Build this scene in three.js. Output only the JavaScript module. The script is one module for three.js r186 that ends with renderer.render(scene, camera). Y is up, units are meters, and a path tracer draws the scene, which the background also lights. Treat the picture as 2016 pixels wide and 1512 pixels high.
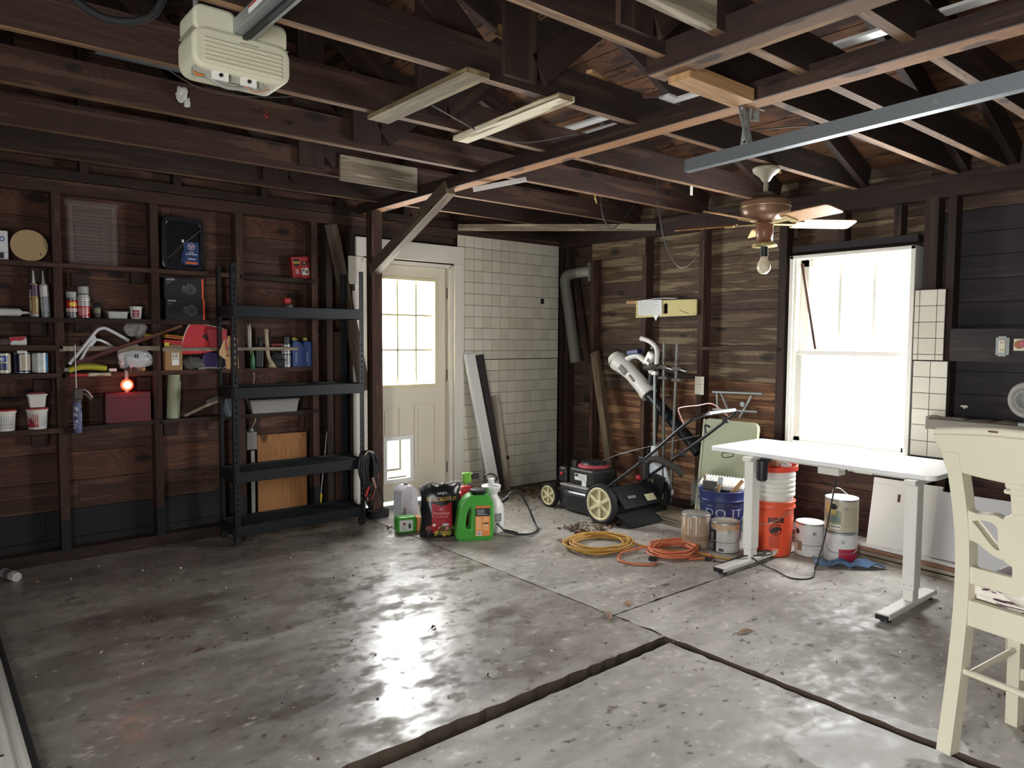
import * as THREE from 'three';
import { RoundedBoxGeometry } from 'three/addons/geometries/RoundedBoxGeometry.js';
import { mergeGeometries } from 'three/addons/utils/BufferGeometryUtils.js';
import { RectAreaLightUniformsLib } from 'three/addons/lights/RectAreaLightUniformsLib.js';

// ---------------------------------------------------------------- camera, sky, daylight, exposure
const scene = new THREE.Scene();
const camera = new THREE.PerspectiveCamera(55.845, 4 / 3, 0.05, 200);
camera.position.set(-4.989, 1.42, 5.27);
camera.up.set(0.03513, 0.99809, -0.0508);
camera.lookAt(-4.989 + 0.63867, 1.42 - 0.06152, 5.27 - 0.76702);
const renderer = new THREE.WebGLRenderer({ antialias: true });
renderer.shadowMap.enabled = true;
renderer.toneMapping = THREE.LinearToneMapping;
renderer.toneMappingExposure = 2.0;
scene.background = new THREE.Color().setRGB(0.97, 0.99, 1.0);   // white overcast sky
scene.backgroundIntensity = 4.5;
RectAreaLightUniformsLib.init();
function daylight(name, w, h, pos, target, intensity) {           // sky light that enters through an opening of that size
  const l = new THREE.RectAreaLight(new THREE.Color().setRGB(0.98, 0.99, 1), intensity, w, h);
  l.name = name; l.position.set(...pos); l.lookAt(...target); scene.add(l); return l;
}
daylight('daylight_door_glass', 0.56, 0.9, [-1.727, 1.47, -0.14], [-1.727, 1.47, 1], 27);
daylight('daylight_window', 0.72, 1.24, [0.13, 1.33, 2.93], [-1, 1.33, 2.93], 18);
daylight('daylight_side_doorway', 0.9, 2.0, [-6.2, 1.02, 4.75], [-5, 1.02, 4.75], 9);

// ---------------------------------------------------------------- helpers
function rng(seed) { let a = seed >>> 0; return () => { a = (a + 0x6d2b79f5) | 0; let t = Math.imul(a ^ (a >>> 15), 1 | a); t = (t + Math.imul(t ^ (t >>> 7), 61 | t)) ^ t; return ((t ^ (t >>> 14)) >>> 0) / 4294967296; }; }
const R = rng(7), rr = (a, b) => a + (b - a) * R();
const V = (x, y, z) => new THREE.Vector3(x, y, z);
const taken = {};
function numbered(n) { taken[n] = (taken[n] ?? -1) + 1; return taken[n] ? `${n}_${String(taken[n]).padStart(3, '0')}` : n; }
function tag(o, label, category, group) { o.userData = { label, category }; if (group) o.userData.group = group; return o; }
function thing(name, label, category, pos = [0, 0, 0], turn = 0, group) { const g = new THREE.Group(); g.name = numbered(name); g.position.set(...pos); g.rotation.y = turn; tag(g, label, category, group); scene.add(g); return g; }
function struct(name, label) { const g = new THREE.Group(); g.name = numbered(name); g.userData = { kind: 'structure' }; if (label) g.userData.label = label; scene.add(g); return g; }
function part(parent, name, geo, mat, p = [0, 0, 0], r) { const m = new THREE.Mesh(geo, mat); m.name = name; m.position.set(...p); if (r) m.rotation.set(...r); parent.add(m); return m; }
function single(name, label, category, geo, mat, p = [0, 0, 0], r, group) { const m = part(scene, numbered(name), geo, mat, p, r); return tag(m, label, category, group); }
const box = (w, h, d, r = 0) => (r ? new RoundedBoxGeometry(w, h, d, 2, Math.min(r, w / 2.01, h / 2.01, d / 2.01)) : new THREE.BoxGeometry(w, h, d));
const cyl = (r1, r2, h, s = 24, open = false) => new THREE.CylinderGeometry(r1, r2, h, s, 1, open);
const lathe = (pts, s = 28) => new THREE.LatheGeometry(pts.map(([x, y]) => new THREE.Vector2(x, y)), s);
const tube = (pts, r, seg, rs = 7, closed = false) => new THREE.TubeGeometry(new THREE.CatmullRomCurve3(pts.map((p) => V(...p)), closed, 'catmullrom', 0.5), seg ?? pts.length * 6, r, rs, closed);
function poly(pts) { const s = new THREE.Shape(); pts.forEach(([x, y], i) => (i ? s.lineTo(x, y) : s.moveTo(x, y))); s.closePath(); return s; }
const ext = (shape, depth, bevel = 0, seg = 10) => new THREE.ExtrudeGeometry(shape, { depth, bevelEnabled: bevel > 0, bevelSize: bevel, bevelThickness: bevel, bevelSegments: 2, curveSegments: seg });
function roundRect(w, h, r, x = -w / 2, y = -h / 2) { const s = new THREE.Shape(); s.moveTo(x + r, y); s.lineTo(x + w - r, y); s.quadraticCurveTo(x + w, y, x + w, y + r); s.lineTo(x + w, y + h - r); s.quadraticCurveTo(x + w, y + h, x + w - r, y + h); s.lineTo(x + r, y + h); s.quadraticCurveTo(x, y + h, x, y + h - r); s.lineTo(x, y + r); s.quadraticCurveTo(x, y, x + r, y); return s; }
function at(g, x = 0, y = 0, z = 0, rx = 0, ry = 0, rz = 0) { g = g.clone(); if (rx) g.rotateX(rx); if (ry) g.rotateY(ry); if (rz) g.rotateZ(rz); return g.translate(x, y, z); }
function merge(list) { list = list.map((g) => { g = g.index ? g.toNonIndexed() : g; for (const k of Object.keys(g.attributes)) if (!['position', 'normal', 'uv'].includes(k)) g.deleteAttribute(k); return g; }); return mergeGeometries(list); }
function bar(a, b, r, s = 8, r2 = r) { const A = V(...a), B = V(...b), d = B.clone().sub(A), g = cyl(r2, r, d.length(), s); g.applyQuaternion(new THREE.Quaternion().setFromUnitVectors(V(0, 1, 0), d.normalize())); const c = A.add(B).multiplyScalar(0.5); return g.translate(c.x, c.y, c.z); }
// a box of timber: texture runs along its longest side, in metres
function timber(lx, ly, lz, jig = 1) {
  const g = new THREE.BoxGeometry(lx, ly, lz), s = [lx, ly, lz], L = s.indexOf(Math.max(...s)), p = g.attributes.position, n = g.attributes.normal, uv = g.attributes.uv, ou = R() * 7 * jig, ov = R() * 5 * jig;
  for (let i = 0; i < p.count; i++) {
    const c = [p.getX(i), p.getY(i), p.getZ(i)], nn = [Math.abs(n.getX(i)), Math.abs(n.getY(i)), Math.abs(n.getZ(i))], N = nn.indexOf(1);
    const rest = [0, 1, 2].filter((k) => k !== N && k !== L);
    if (N === L) uv.setXY(i, (c[rest[0]] * 0.5 + ou) , c[rest[1]] * 2 + ov); else uv.setXY(i, c[L] * 0.5 + ou, c[rest[0]] * 2 + ov + N * 0.37);
  }
  return g;
}
// timber between two points (square-cut), section w (horizontal) x h
function strut(parent, name, a, b, w, h, mat, roll = 0) { const A = V(...a), B = V(...b), d = B.clone().sub(A), L = d.length(), m = part(parent, name, timber(L, h, w), mat, A.clone().add(B).multiplyScalar(0.5).toArray()); const x = d.normalize(), z = V(0, 1, 0).cross(x).lengthSq() < 1e-4 ? V(0, 0, 1) : x.clone().cross(V(0, 1, 0)).normalize(), y = z.clone().cross(x); m.quaternion.setFromRotationMatrix(new THREE.Matrix4().makeBasis(x, y, z)); if (roll) m.rotateX(roll); return m; }

// ---------------------------------------------------------------- computed textures
function hash(x, y, s) { let h = Math.imul(x, 374761393) ^ Math.imul(y, 668265263) ^ Math.imul(s, 1442695041); h = Math.imul(h ^ (h >>> 13), 1274126177); return ((h ^ (h >>> 16)) >>> 0) / 4294967296; }
function vn(x, y, px, py, s) { const x0 = Math.floor(x), y0 = Math.floor(y); let fx = x - x0, fy = y - y0; fx = fx * fx * (3 - 2 * fx); fy = fy * fy * (3 - 2 * fy); const a = ((x0 % px) + px) % px, b = (a + 1) % px, c = ((y0 % py) + py) % py, d = (c + 1) % py; const p = hash(a, c, s), q = hash(b, c, s), t = hash(a, d, s), u = hash(b, d, s); return p + (q - p) * fx + (t - p) * fy + (p - q - t + u) * fx * fy; }
function fbm(u, v, fx, fy, s, o = 4) { let a = 0.5, t = 0, n = 0; for (let i = 0; i < o; i++) { t += a * vn(u * fx, v * fy, fx, fy, s + i); n += a; fx *= 2; fy *= 2; a *= 0.55; } return t / n; }
const clamp = (x, a = 0, b = 1) => Math.min(b, Math.max(a, x)), sm = (a, b, x) => { x = clamp((x - a) / (b - a)); return x * x * (3 - 2 * x); }, mix3 = (a, b, t) => [0, 1, 2].map((i) => a[i] + (b[i] - a[i]) * t);
function dataTex(w, h, f, srgb = true) { const d = new Uint8Array(w * h * 4); for (let y = 0; y < h; y++) for (let x = 0; x < w; x++) { const c = f(x / w, y / h), i = (y * w + x) * 4; d[i] = clamp(c[0], 0, 255); d[i + 1] = clamp(c[1], 0, 255); d[i + 2] = clamp(c[2], 0, 255); d[i + 3] = 255; } const t = new THREE.DataTexture(d, w, h); t.wrapS = t.wrapT = THREE.RepeatWrapping; t.magFilter = THREE.LinearFilter; if (srgb) t.colorSpace = THREE.SRGBColorSpace; t.needsUpdate = true; return t; }
function woodTex(seed, dark, light, o = {}) {
  const knots = [], r = rng(seed * 31 + 5); for (let i = 0; i < (o.knots ?? 5); i++) knots.push([r(), r(), 0.012 + 0.014 * r()]);
  return dataTex(1024, 256, (u, v) => {
    let w = fbm(u, v, 3, 4, seed, 3) * 0.5, k = 0;
    for (const [a, b, s] of knots) { let dx = Math.abs(u - a), dy = Math.abs(v - b); dx = Math.min(dx, 1 - dx); dy = Math.min(dy, 1 - dy); const q = Math.hypot(dx / (s * 1.3), dy / (s * 2.6)); w += 0.35 * Math.exp(-q * q * 0.12); k = Math.max(k, sm(1.25, 0.7, q)); }
    const ring = 0.5 + 0.5 * Math.sin((v * 4 + w * 3.2) * 26 + fbm(u, v, 6, 40, seed + 9, 2) * 6), fine = fbm(u, v, 8, 128, seed + 20, 3), blot = fbm(u, v, 5, 5, seed + 40, 4);
    let t = 0.28 * ring + 0.42 * fine + 0.5 * blot - 0.1, c = mix3(dark, light, clamp(t));
    if (k) c = mix3(c, dark.map((x) => x * 0.55), k * 0.8);
    if (o.worn) { const q = sm(o.wornAt ?? 0.56, (o.wornAt ?? 0.56) + 0.1, fbm(u, v, 4, 14, seed + 60, 5) + 0.12 * fine); c = mix3(c, o.worn, q * (o.wornMix ?? 0.7)); }
    if (o.spots) { const q = sm(0.64, 0.72, fbm(u, v, 18, 14, seed + 70, 4)) + sm(0.55, 0.75, fbm(u, v, 4, 5, seed + 80, 3)) * 0.75; c = mix3(c, o.spots, clamp(q) * 0.85); }
    return c;
  });
}
const mat = (o) => new THREE.MeshStandardMaterial({ roughness: 0.6, ...o });
const phys = (o) => new THREE.MeshPhysicalMaterial({ roughness: 0.5, ...o });
const wood = (tex, color = '#ffffff', rough = 0.8, bump = 0.0012) => mat({ map: tex, bumpMap: tex, bumpScale: bump, color, roughness: rough });
const T = {
  red: woodTex(11, [50, 29, 22], [140, 92, 68], { knots: 6 }),
  red2: woodTex(23, [46, 28, 22], [128, 84, 64], { knots: 4, worn: [150, 118, 96], wornAt: 0.66, wornMix: 0.4 }),
  frame: woodTex(37, [58, 37, 29], [118, 80, 62], { knots: 3, worn: [158, 124, 98], wornAt: 0.64, wornMix: 0.5 }),
  weather: woodTex(41, [64, 50, 40], [124, 102, 80], { knots: 4, worn: [170, 160, 132], wornAt: 0.6, wornMix: 0.65 }),
  weather2: woodTex(53, [58, 44, 37], [112, 90, 72], { knots: 5, worn: [150, 138, 112], wornAt: 0.66, wornMix: 0.5 }),
  roof: woodTex(67, [128, 86, 58], [186, 140, 98], { knots: 3, spots: [58, 36, 30] }),
  pale: woodTex(79, [150, 112, 74], [206, 164, 116], { knots: 4 }),
  gray: woodTex(83, [98, 88, 74], [164, 150, 130], { knots: 4, worn: [196, 188, 166], wornAt: 0.6, wornMix: 0.6 }),
  peel: woodTex(97, [110, 92, 70], [168, 148, 112], { knots: 1, worn: [226, 220, 192], wornAt: 0.46, wornMix: 0.95 }),
  painted: woodTex(101, [52, 46, 48], [84, 74, 72], { knots: 2, worn: [110, 102, 98], wornAt: 0.68, wornMix: 0.5 }),
};
const M = {
  red: wood(T.red, '#dcdcd6'), red2: wood(T.red2, '#d8d8d2'), redDeep: wood(T.red2, '#bebdb8'), frame: wood(T.frame, '#b4b1ad'), frameDark: wood(T.frame, '#7f7d7b'), frameWarm: wood(T.frame, '#c9beb4'), joist: wood(T.frame, '#848180'), edge: wood(T.gray, '#d6b294'), joistRed: wood(T.frame, '#a8a29d'), brace: wood(T.gray, '#8a8178'), tan: wood(T.weather, '#ffd2b2'), weather: wood(T.weather, '#d9d2c8'), weather2: wood(T.weather2, '#cfc6bf'), roof: wood(T.roof, '#978d84', 0.95), pale: wood(T.pale), gray: wood(T.gray), peel: wood(T.peel), navy: wood(T.painted, '#9a98a2'), navy2: wood(T.painted, '#b8b3b3'),  // edge: bare underside wood, brightened by floor bounce put into its colour
  tar: mat({ color: '#131316', roughness: 0.75 }), white: mat({ color: '#dedcd4', roughness: 0.45 }), whiteGloss: mat({ color: '#e9e9e7', roughness: 0.22 }), trim: wood(T.gray, '#ffffff', 0.6), cream: mat({ color: '#ccc7b0', roughness: 0.38 }), doorPaint: mat({ color: '#d6cfba', roughness: 0.5 }), tile: [mat({ color: '#d3cfbf', roughness: 0.3 }), mat({ color: '#cdc9b8', roughness: 0.32 }), mat({ color: '#d8d4c5', roughness: 0.28 })], grout: mat({ color: '#231f1c', roughness: 0.9 }),
  black: mat({ color: '#17181a', roughness: 0.45 }), blackSteel: mat({ color: '#1d2226', roughness: 0.42, metalness: 0.3 }), rubber: mat({ color: '#1a1a1b', roughness: 0.8 }), steel: mat({ color: '#a9acab', roughness: 0.42, metalness: 0.85 }), galv: mat({ color: '#9aa19f', roughness: 0.5, metalness: 0.6 }), rust: mat({ color: '#5b564f', roughness: 0.7, metalness: 0.4 }), chrome: mat({ color: '#d5d5d5', roughness: 0.2, metalness: 1 }), orange: mat({ color: '#da5634', roughness: 0.42 }), blue: mat({ color: '#1f2c60', roughness: 0.45 }), redP: mat({ color: '#b02a30', roughness: 0.45 }), maroon: mat({ color: '#5f222b', roughness: 0.55 }), green: mat({ color: '#3f9a34', roughness: 0.38 }), yellow: mat({ color: '#d8c23a', roughness: 0.5 }), clear: phys({ color: '#e6e8e8', roughness: 0.18, transmission: 0.9 }), haze: phys({ color: '#eceeee', roughness: 0.45, transmission: 0.55 }), glass: phys({ color: '#ffffff', roughness: 0.02, transmission: 1 }), cord: mat({ color: '#151516', roughness: 0.5 }), paper: mat({ color: '#dcdcd8', roughness: 0.8 }), soil: mat({ color: '#43372c', roughness: 0.95 }),
};
function canvasMat(w, h, draw, o = {}) { const c = document.createElement('canvas'); c.width = w; c.height = h; const x = c.getContext('2d'); draw(x, w, h); const t = new THREE.CanvasTexture(c); t.colorSpace = THREE.SRGBColorSpace; return mat({ map: t, roughness: 0.5, ...o }); }
function words(x, text, px, py, size, color, o = {}) { x.fillStyle = color; x.font = `${o.weight ?? 'bold'} ${size}px ${o.family ?? 'sans-serif'}`; x.textAlign = o.align ?? 'center'; x.fillText(text, px, py); }
const fill = (x, c, a, b, w, h) => { x.fillStyle = c; x.fillRect(a, b, w, h); };
function lines(x, c, a, b, w, n, step, hgt = 2) { for (let i = 0; i < n; i++) fill(x, c, a, b + i * step, w * (0.7 + 0.3 * hash(i, n, 3)), hgt); }
// ================================================================ floor
{
  const oil = []; const r = rng(91);
  for (let i = 0; i < 26; i++) oil.push([-5.9 + 3.4 * r(), 0.25 + 3.2 * r(), 0.12 + 0.5 * r(), 0.05 + 0.16 * r(), 0.25 + 0.5 * r()]);
  const W = 7, wx = (u) => -6.4 + u * W, wz = (v) => -0.3 + v * W;
  const col = dataTex(2048, 2048, (u, v) => {
    const x = wx(u), z = wz(v), a = fbm(u, v, 6, 9, 3, 5), b = fbm(u, v, 40, 60, 13, 4), c = fbm(u, v, 190, 260, 29, 3);
    let t = 0.35 + 0.5 * (a - 0.5) + 0.4 * (b - 0.5) + 0.3 * (c - 0.5), k = mix3([122, 117, 109], [196, 191, 182], clamp(t + 0.12));
    const streak = sm(0.55, 0.72, fbm(u, v, 9, 42, 61, 4)); k = mix3(k, [206, 202, 194], streak * 0.35);
    let o = 0; for (const [ox, oz, sx, sz, s] of oil) { const q = ((x - ox) / sx) ** 2 + ((z - oz) / sz) ** 2; if (q < 6) o = Math.max(o, s * sm(1.5, 0.1, q + 2.2 * (b - 0.5) + 1.4 * (a - 0.5))); }
    const bay = x < -2.24 && z < 3.15 ? sm(0.34, 0.6, fbm(u, v, 8, 14, 77, 5)) : 0;     // oil-darkened old bay
    k = mix3(k, [82, 73, 66], clamp(o * 0.48 + bay * 0.26));
    const chip = c > 0.7 ? (c - 0.7) * 3.2 : 0; k = mix3(k, [226, 222, 212], clamp(chip));
    const pit = fbm(u, v, 170, 240, 333, 3) * 0.6 + c * 0.5; if (pit < 0.37) k = mix3(k, [84, 75, 66], clamp((0.37 - pit) * 7));
    const paint = sm(0.53, 0.56, fbm(u, v, 14, 12, 121, 5) + 0.5 * sm(1.25, 0, Math.hypot((x + 2.35) / 0.6, (z - 4.1) / 0.6)) - 0.4); // chalky worn coating
    k = mix3(k, [214, 214, 212], paint * 0.75);
    return k;
  });
  const rough = dataTex(1024, 1024, (u, v) => {
    const x = wx(u), z = wz(v), p = fbm(u, v, 7, 30, 205, 4), q = fbm(u, v, 60, 90, 221, 4), sealed = x < -2.24 && z < 3.15;
    let t = sealed ? 0.31 + 0.26 * sm(0.42, 0.64, p * 0.6 + q * 0.4) : 0.62 + 0.35 * (p - 0.4);
    t += 0.55 * (q - 0.5) + 0.3 * (fbm(u, v, 200, 260, 231, 2) - 0.5);
    const g = clamp(t, 0.16, 0.95) * 255; return [g, g, g];
  }, false);
  const bump = dataTex(1024, 1024, (u, v) => { const h = 130 + 120 * (fbm(u, v, 120, 160, 301, 4) - 0.5) + 40 * (fbm(u, v, 40, 52, 311, 4) - 0.5); return [h, h, h]; }, false);
  M.concrete = mat({ map: col, roughnessMap: rough, roughness: 1, bumpMap: bump, bumpScale: 0.002 });
  const floor = struct('floor', 'stained grey concrete slab floor with open joints');
  part(floor, 'soil', box(6.5, 0.1, 7), M.soil, [-3.02, -0.13, 3.2]);
  const slab = (pts, top, tilt) => {
    const out = []; for (let i = 0; i < pts.length; i++) { const [x0, z0, j] = pts[i], [x1, z1] = pts[(i + 1) % pts.length], L = Math.hypot(x1 - x0, z1 - z0), n = j ? Math.round(L / 0.045) : 1; for (let k = 0; k < n; k++) { const f = k / n, q = k && j ? (R() - 0.5) * j + (R() < 0.08 ? (R() - 0.5) * j * 2 : 0) : 0, nx = -(z1 - z0) / L, nz = (x1 - x0) / L; out.push([x0 + (x1 - x0) * f + nx * q, z0 + (z1 - z0) * f + nz * q]); } }
    const g = ext(poly(out), 0.09); g.rotateX(Math.PI / 2); const p = g.attributes.position, uv = g.attributes.uv; for (let i = 0; i < p.count; i++) uv.setXY(i, (p.getX(i) + 6.4) / W, (p.getZ(i) + 0.3) / W);
    if (tilt) for (let i = 0; i < p.count; i++) p.setY(i, p.getY(i) + 0.022 - 0.0125 * clamp((-2.26 - p.getX(i)), 0, 1.7)); 
    part(floor, 'slab', g, [M.concrete, M.soil], [0, top, 0]);
  };
  slab([[-6.15, -0.13, 0], [-2.245, -0.13, 0.006], [-2.245, 3.13, 0.016], [-6.15, 3.13, 0]], 0);
  slab([[-2.238, -0.13, 0], [0.13, -0.13, 0], [0.13, 2.79, 0.008], [-2.238, 2.79, 0.006]], 0);
  slab([[-2.236, 2.801, 0.006], [0.13, 2.801, 0], [0.13, 6.66, 0], [-2.236, 6.66, 0.014]], 0);
  slab([[-6.15, 3.175, 0.008], [-2.262, 3.175, 0.012], [-2.262, 6.66, 0], [-6.15, 6.66, 0]], -0.034, 1);
  const out = struct('ground_outside', 'pale paving outside the garage'); part(out, 'paving', box(40, 0.06, 40), mat({ color: '#b9b5ab', roughness: 0.9 }), [-3, -0.21, 3]);
}
// ================================================================ walls
const PLATE = 2.45, SLOPE = 0.39, RX = -3.05, roofY = (x) => 2.62 + SLOPE * (x > RX ? -x : x - 2 * RX);   // underside of the roof boards
// back wall, z = 0 is the face of its studs, its boards lie 10 cm behind
const wallBack = struct('wall_back', 'dark stained plank wall with open studs and shelves');
{
  const bh = 0.185, zb = -0.11, D = [-2.14, -1.3, 2.06];
  let n = 0;
  for (let y = -0.06; y < 3.75; y += bh) {
    const top = Math.min(y + bh, 3.8), yc = y + bh / 2, xr = 0.1, lim = roofY(RX) - yc - bh / 2; let x0 = -6.1, x1 = xr;
    if (top > 2.6) { const d = (top - 2.62) / SLOPE; x0 = Math.max(x0, 2 * RX + d); x1 = Math.min(x1, -d); if (x1 - x0 < 0.3) break; }
    const m = y < 0.2 ? M.tar : n % 3 === 1 ? M.red2 : n % 3 ? M.redDeep : M.red; n++;
    const add = (a, b) => part(wallBack, 'plank', timber(b - a - 0.002, bh - 0.004, 0.02), m, [(a + b) / 2, yc, zb + rr(-0.002, 0.002)]);
    const split = rr(-4.4, -3.3);
    if (y < D[2]) { add(x0, split); add(split, D[0]); add(D[1], x1); } else { add(x0, split); add(split, x1); }
  }
  const outer = (a, b, c, d) => part(wallBack, 'siding', box(b - a, d - c, 0.03), M.frameDark, [(a + b) / 2, (c + d) / 2, -0.137]);
  outer(-6.2, D[0], -0.06, 2.62); outer(D[1], 0.2, -0.06, 2.62); outer(D[0], D[1], D[2], 2.62);
  const g = ext(poly([[-6.2, 2.62], [0.1, 2.62], [RX, 3.84]]), 0.03); part(wallBack, 'gable_siding', g, M.frameDark, [0, 0, -0.152]);
  // plates and studs
  part(wallBack, 'bottom_plate', timber(4.0, 0.075, 0.1), M.frameDark, [-4.16, 0.0375, -0.05]);
  part(wallBack, 'top_plate', timber(6.1, 0.075, 0.1), M.frame, [-3.05, 2.345, -0.05]);
  part(wallBack, 'top_plate', timber(6.1, 0.06, 0.09), M.frameDark, [-3.05, 2.42, -0.055]);
  const studs = [-5.85, -5.33, -4.81, -4.262, -3.705, -3.145, -2.575];
  for (const x of studs) { part(wallBack, 'stud', timber(0.048, 2.04, 0.1), M.frame, [x, 1.287, -0.05]); part(wallBack, 'stud_base', timber(0.05, 0.2, 0.102), M.tar, [x, 0.168, -0.05]); }
  for (const x of [-4.1, -3.55, -2.95, -2.35, -1.75, -1.2, -4.75, -5.3, -0.6]) part(wallBack, 'gable_stud', timber(0.048, roofY(x) - 2.47, 0.09), M.frameDark, [x, (roofY(x) + 2.43) / 2, -0.055]);
  for (const x of [-2.455, -2.26]) part(wallBack, 'stud', timber(0.05, 2.23, 0.1), M.frameDark, [x, 1.19, -0.05]);
  part(wallBack, 'stud', timber(0.07, 1.4, 0.1), M.frame, [-2.38, 0.77, -0.05]);
  strut(wallBack, 'wind_brace', [-2.44, 2.3, 0.0], [-2.17, 1.0, 0.02], 0.03, 0.1, M.brace);
  part(wallBack, 'header', timber(1.15, 0.08, 0.06), M.frameDark, [-1.66, 2.29, -0.06]);
  part(wallBack, 'stud', timber(0.05, 2.2, 0.1), M.frameDark, [-1.14, 1.2, -0.06]);
  // shelves let in between the studs
  const shelf = (x0, x1, y0, y1, m = M.frame, h = 0.03, z1 = 0.012) => strut(wallBack, 'shelf', [x0, y0 - h / 2, -0.1 + (z1 + 0.1) / 2], [x1, y1 - h / 2, -0.1 + (z1 + 0.1) / 2], z1 + 0.1, h, m);
  shelf(-5.85, -3.15, 1.875, 1.878); shelf(-3.14, -2.55, 1.872, 1.868, M.frameDark);
  shelf(-5.85, -3.12, 1.532, 1.542, M.frameDark);
  shelf(-5.85, -4.24, 1.19, 1.195); shelf(-4.26, -2.56, 1.192, 1.203, M.frameWarm);
  shelf(-5.85, -4.24, 0.848, 0.852); shelf(-4.26, -3.68, 0.845, 0.872, M.frameDark); shelf(-3.7, -2.56, 0.862, 0.872, M.frameDark);
  part(wallBack, 'rail', timber(1.6, 0.032, 0.018), M.frame, [-5.05, 1.352, 0.012]); part(wallBack, 'rail', timber(0.58, 0.03, 0.018), M.gray, [-3.98, 1.347, 0.012]); part(wallBack, 'rail', timber(0.95, 0.022, 0.018), M.gray, [-3.2, 1.34, 0.012]);
  for (const [x, y] of [[-4.36, 1.81], [-4.14, 1.79], [-4.13, 1.5], [-4.37, 1.48], [-3.8, 1.83], [-4.36, 1.12], [-3.78, 1.12], [-3.62, 0.8], [-4.38, 0.79], [-3.05, 0.8]]) part(wallBack, 'cleat', timber(0.085, 0.085, 0.05), M.frameDark, [x, y - 0.01, -0.07]);
  for (const [x, y] of [[-2.66, 0.78], [-3.23, 1.11]]) part(wallBack, 'cleat', timber(0.035, 0.1, 0.03), M.frame, [x, y, -0.08]);
}
// right wall, x = 0 is the face of its studs
const wallRight = struct('wall_right', 'weathered horizontal board wall with open studs');
{
  const bh = 0.143, W = [2.47, 3.32, 0.69, 2.03]; let n = 0;
  for (let y = -0.05; y < 2.56; y += bh) {
    n++; const yc = y + bh / 2, far = hash(n, 3, 5) < 0.5 ? M.weather : M.weather2;
    const add = (a, b, m) => part(wallRight, 'board', timber(0.02, bh - 0.004, b - a - 0.003), m, [0.112 + rr(-0.003, 0.003), yc, (a + b) / 2]);
    add(-0.12, 0.47, M.weather2); add(0.47, 1.1, y < 0.85 ? M.tan : y < 1.9 ? (hash(n, 1, 9) < 0.7 ? M.weather2 : M.weather) : M.weather); add(1.1, 2.45, y < 0.98 ? M.tan : y > 1.95 ? M.weather : far);
    if (y + bh > W[2] && y < W[3]) { add(3.33, 6.6, y > 0.6 ? M.navy : M.redDeep); } else { add(2.45, 3.36, y > 2.0 ? (n % 2 ? M.weather2 : M.weather) : M.redDeep); add(3.36, 6.6, y > 0.6 ? (y > 2.1 ? M.weather2 : M.navy) : M.redDeep); }
  }
  const outer = (a, b, c, d) => part(wallRight, 'siding', box(0.03, d - c, b - a), M.frameDark, [0.14, (c + d) / 2, (a + b) / 2]);
  outer(-0.15, W[0], -0.06, 2.62); outer(W[1], 6.7, -0.06, 2.62); outer(W[0], W[1], -0.06, W[2]); outer(W[0], W[1], W[3], 2.62);
  part(wallRight, 'top_plate', timber(0.1, 0.09, 6.7), M.frameDark, [0.05, 2.365, 3.3]); part(wallRight, 'top_plate', timber(0.09, 0.05, 6.7), M.frameDark, [0.05, 2.435, 3.3]);
  part(wallRight, 'bottom_plate', timber(0.1, 0.06, 6.7), M.frameDark, [0.05, 0.03, 3.3]);
  for (const [z, w, m] of [[0.455, 0.048, M.frame], [1.083, 0.048, M.frame], [1.682, 0.048, M.frame], [2.395, 0.06, M.frameDark], [3.405, 0.08, M.frameDark], [3.523, 0.046, M.frameDark], [4.3, 0.048, M.frameDark], [4.9, 0.048, M.frameDark], [5.5, 0.048, M.frameDark]]) part(wallRight, 'stud', timber(0.1, 2.26, w), m, [0.05, 1.19, z]);
  for (const z of [0.02, 0.1]) part(wallRight, 'stud', timber(0.09, 2.26, 0.045), M.frameDark, [0.055, 1.19, z]);
  part(wallRight, 'window_header', timber(0.09, 0.045, 0.86), M.navy, [0.045, 2.085, 2.9]); part(wallRight, 'cripple', timber(0.09, 0.2, 0.045), M.frameDark, [0.045, 2.21, 2.83]); part(wallRight, 'cripple', timber(0.09, 0.2, 0.045), M.frameDark, [0.045, 2.21, 3.2]);
  part(wallRight, 'ledger', timber(0.03, 0.2, 3.05), M.painted ?? M.navy2, [0.0, 1.4, 5.07]);
  part(wallRight, 'batten', timber(0.03, 0.025, 0.7), M.frame, [-0.005, 1.355, 2.03]);
  part(wallRight, 'blocking', timber(0.05, 0.04, 0.56), M.frameDark, [0.03, 1.12, 1.38]);
  strut(wallRight, 'corner_brace', [-1.25, 2.395, 0.03], [-0.02, 2.385, 1.22], 0.03, 0.055, M.gray);
  part(wallRight, 'chalk_board', timber(0.012, 0.15, 0.64), M.weather, [-0.004, 2.24, 0.78]);
}
// side and front walls behind the camera
{
  const wl = struct('wall_left', 'plank wall with an open doorway'), add = (a, b, c, d) => part(wl, 'panel', timber(0.1, d - c, b - a), M.red, [-6.15, (c + d) / 2, (a + b) / 2]);
  add(-0.15, 4.28, -0.06, 2.62); add(5.22, 6.7, -0.06, 2.62); add(4.28, 5.22, 2.04, 2.62);
  const wf = struct('wall_front', 'plank wall with the closed vehicle door');
  part(wf, 'gable_wall', ext(poly([[-6.2, -0.06], [0.15, -0.06], [0.15, 2.6], [RX, 3.82], [-6.2, 2.6]]), 0.1), M.red, [0, 0, 6.6]);
  const gd = struct('door_2', 'closed sectional vehicle door'); for (let i = 0; i < 4; i++) part(gd, 'door_section', box(3.0, 0.52, 0.04, 0.01), M.white, [-4.15, 0.29 + i * 0.53, 6.56]);
}
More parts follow.
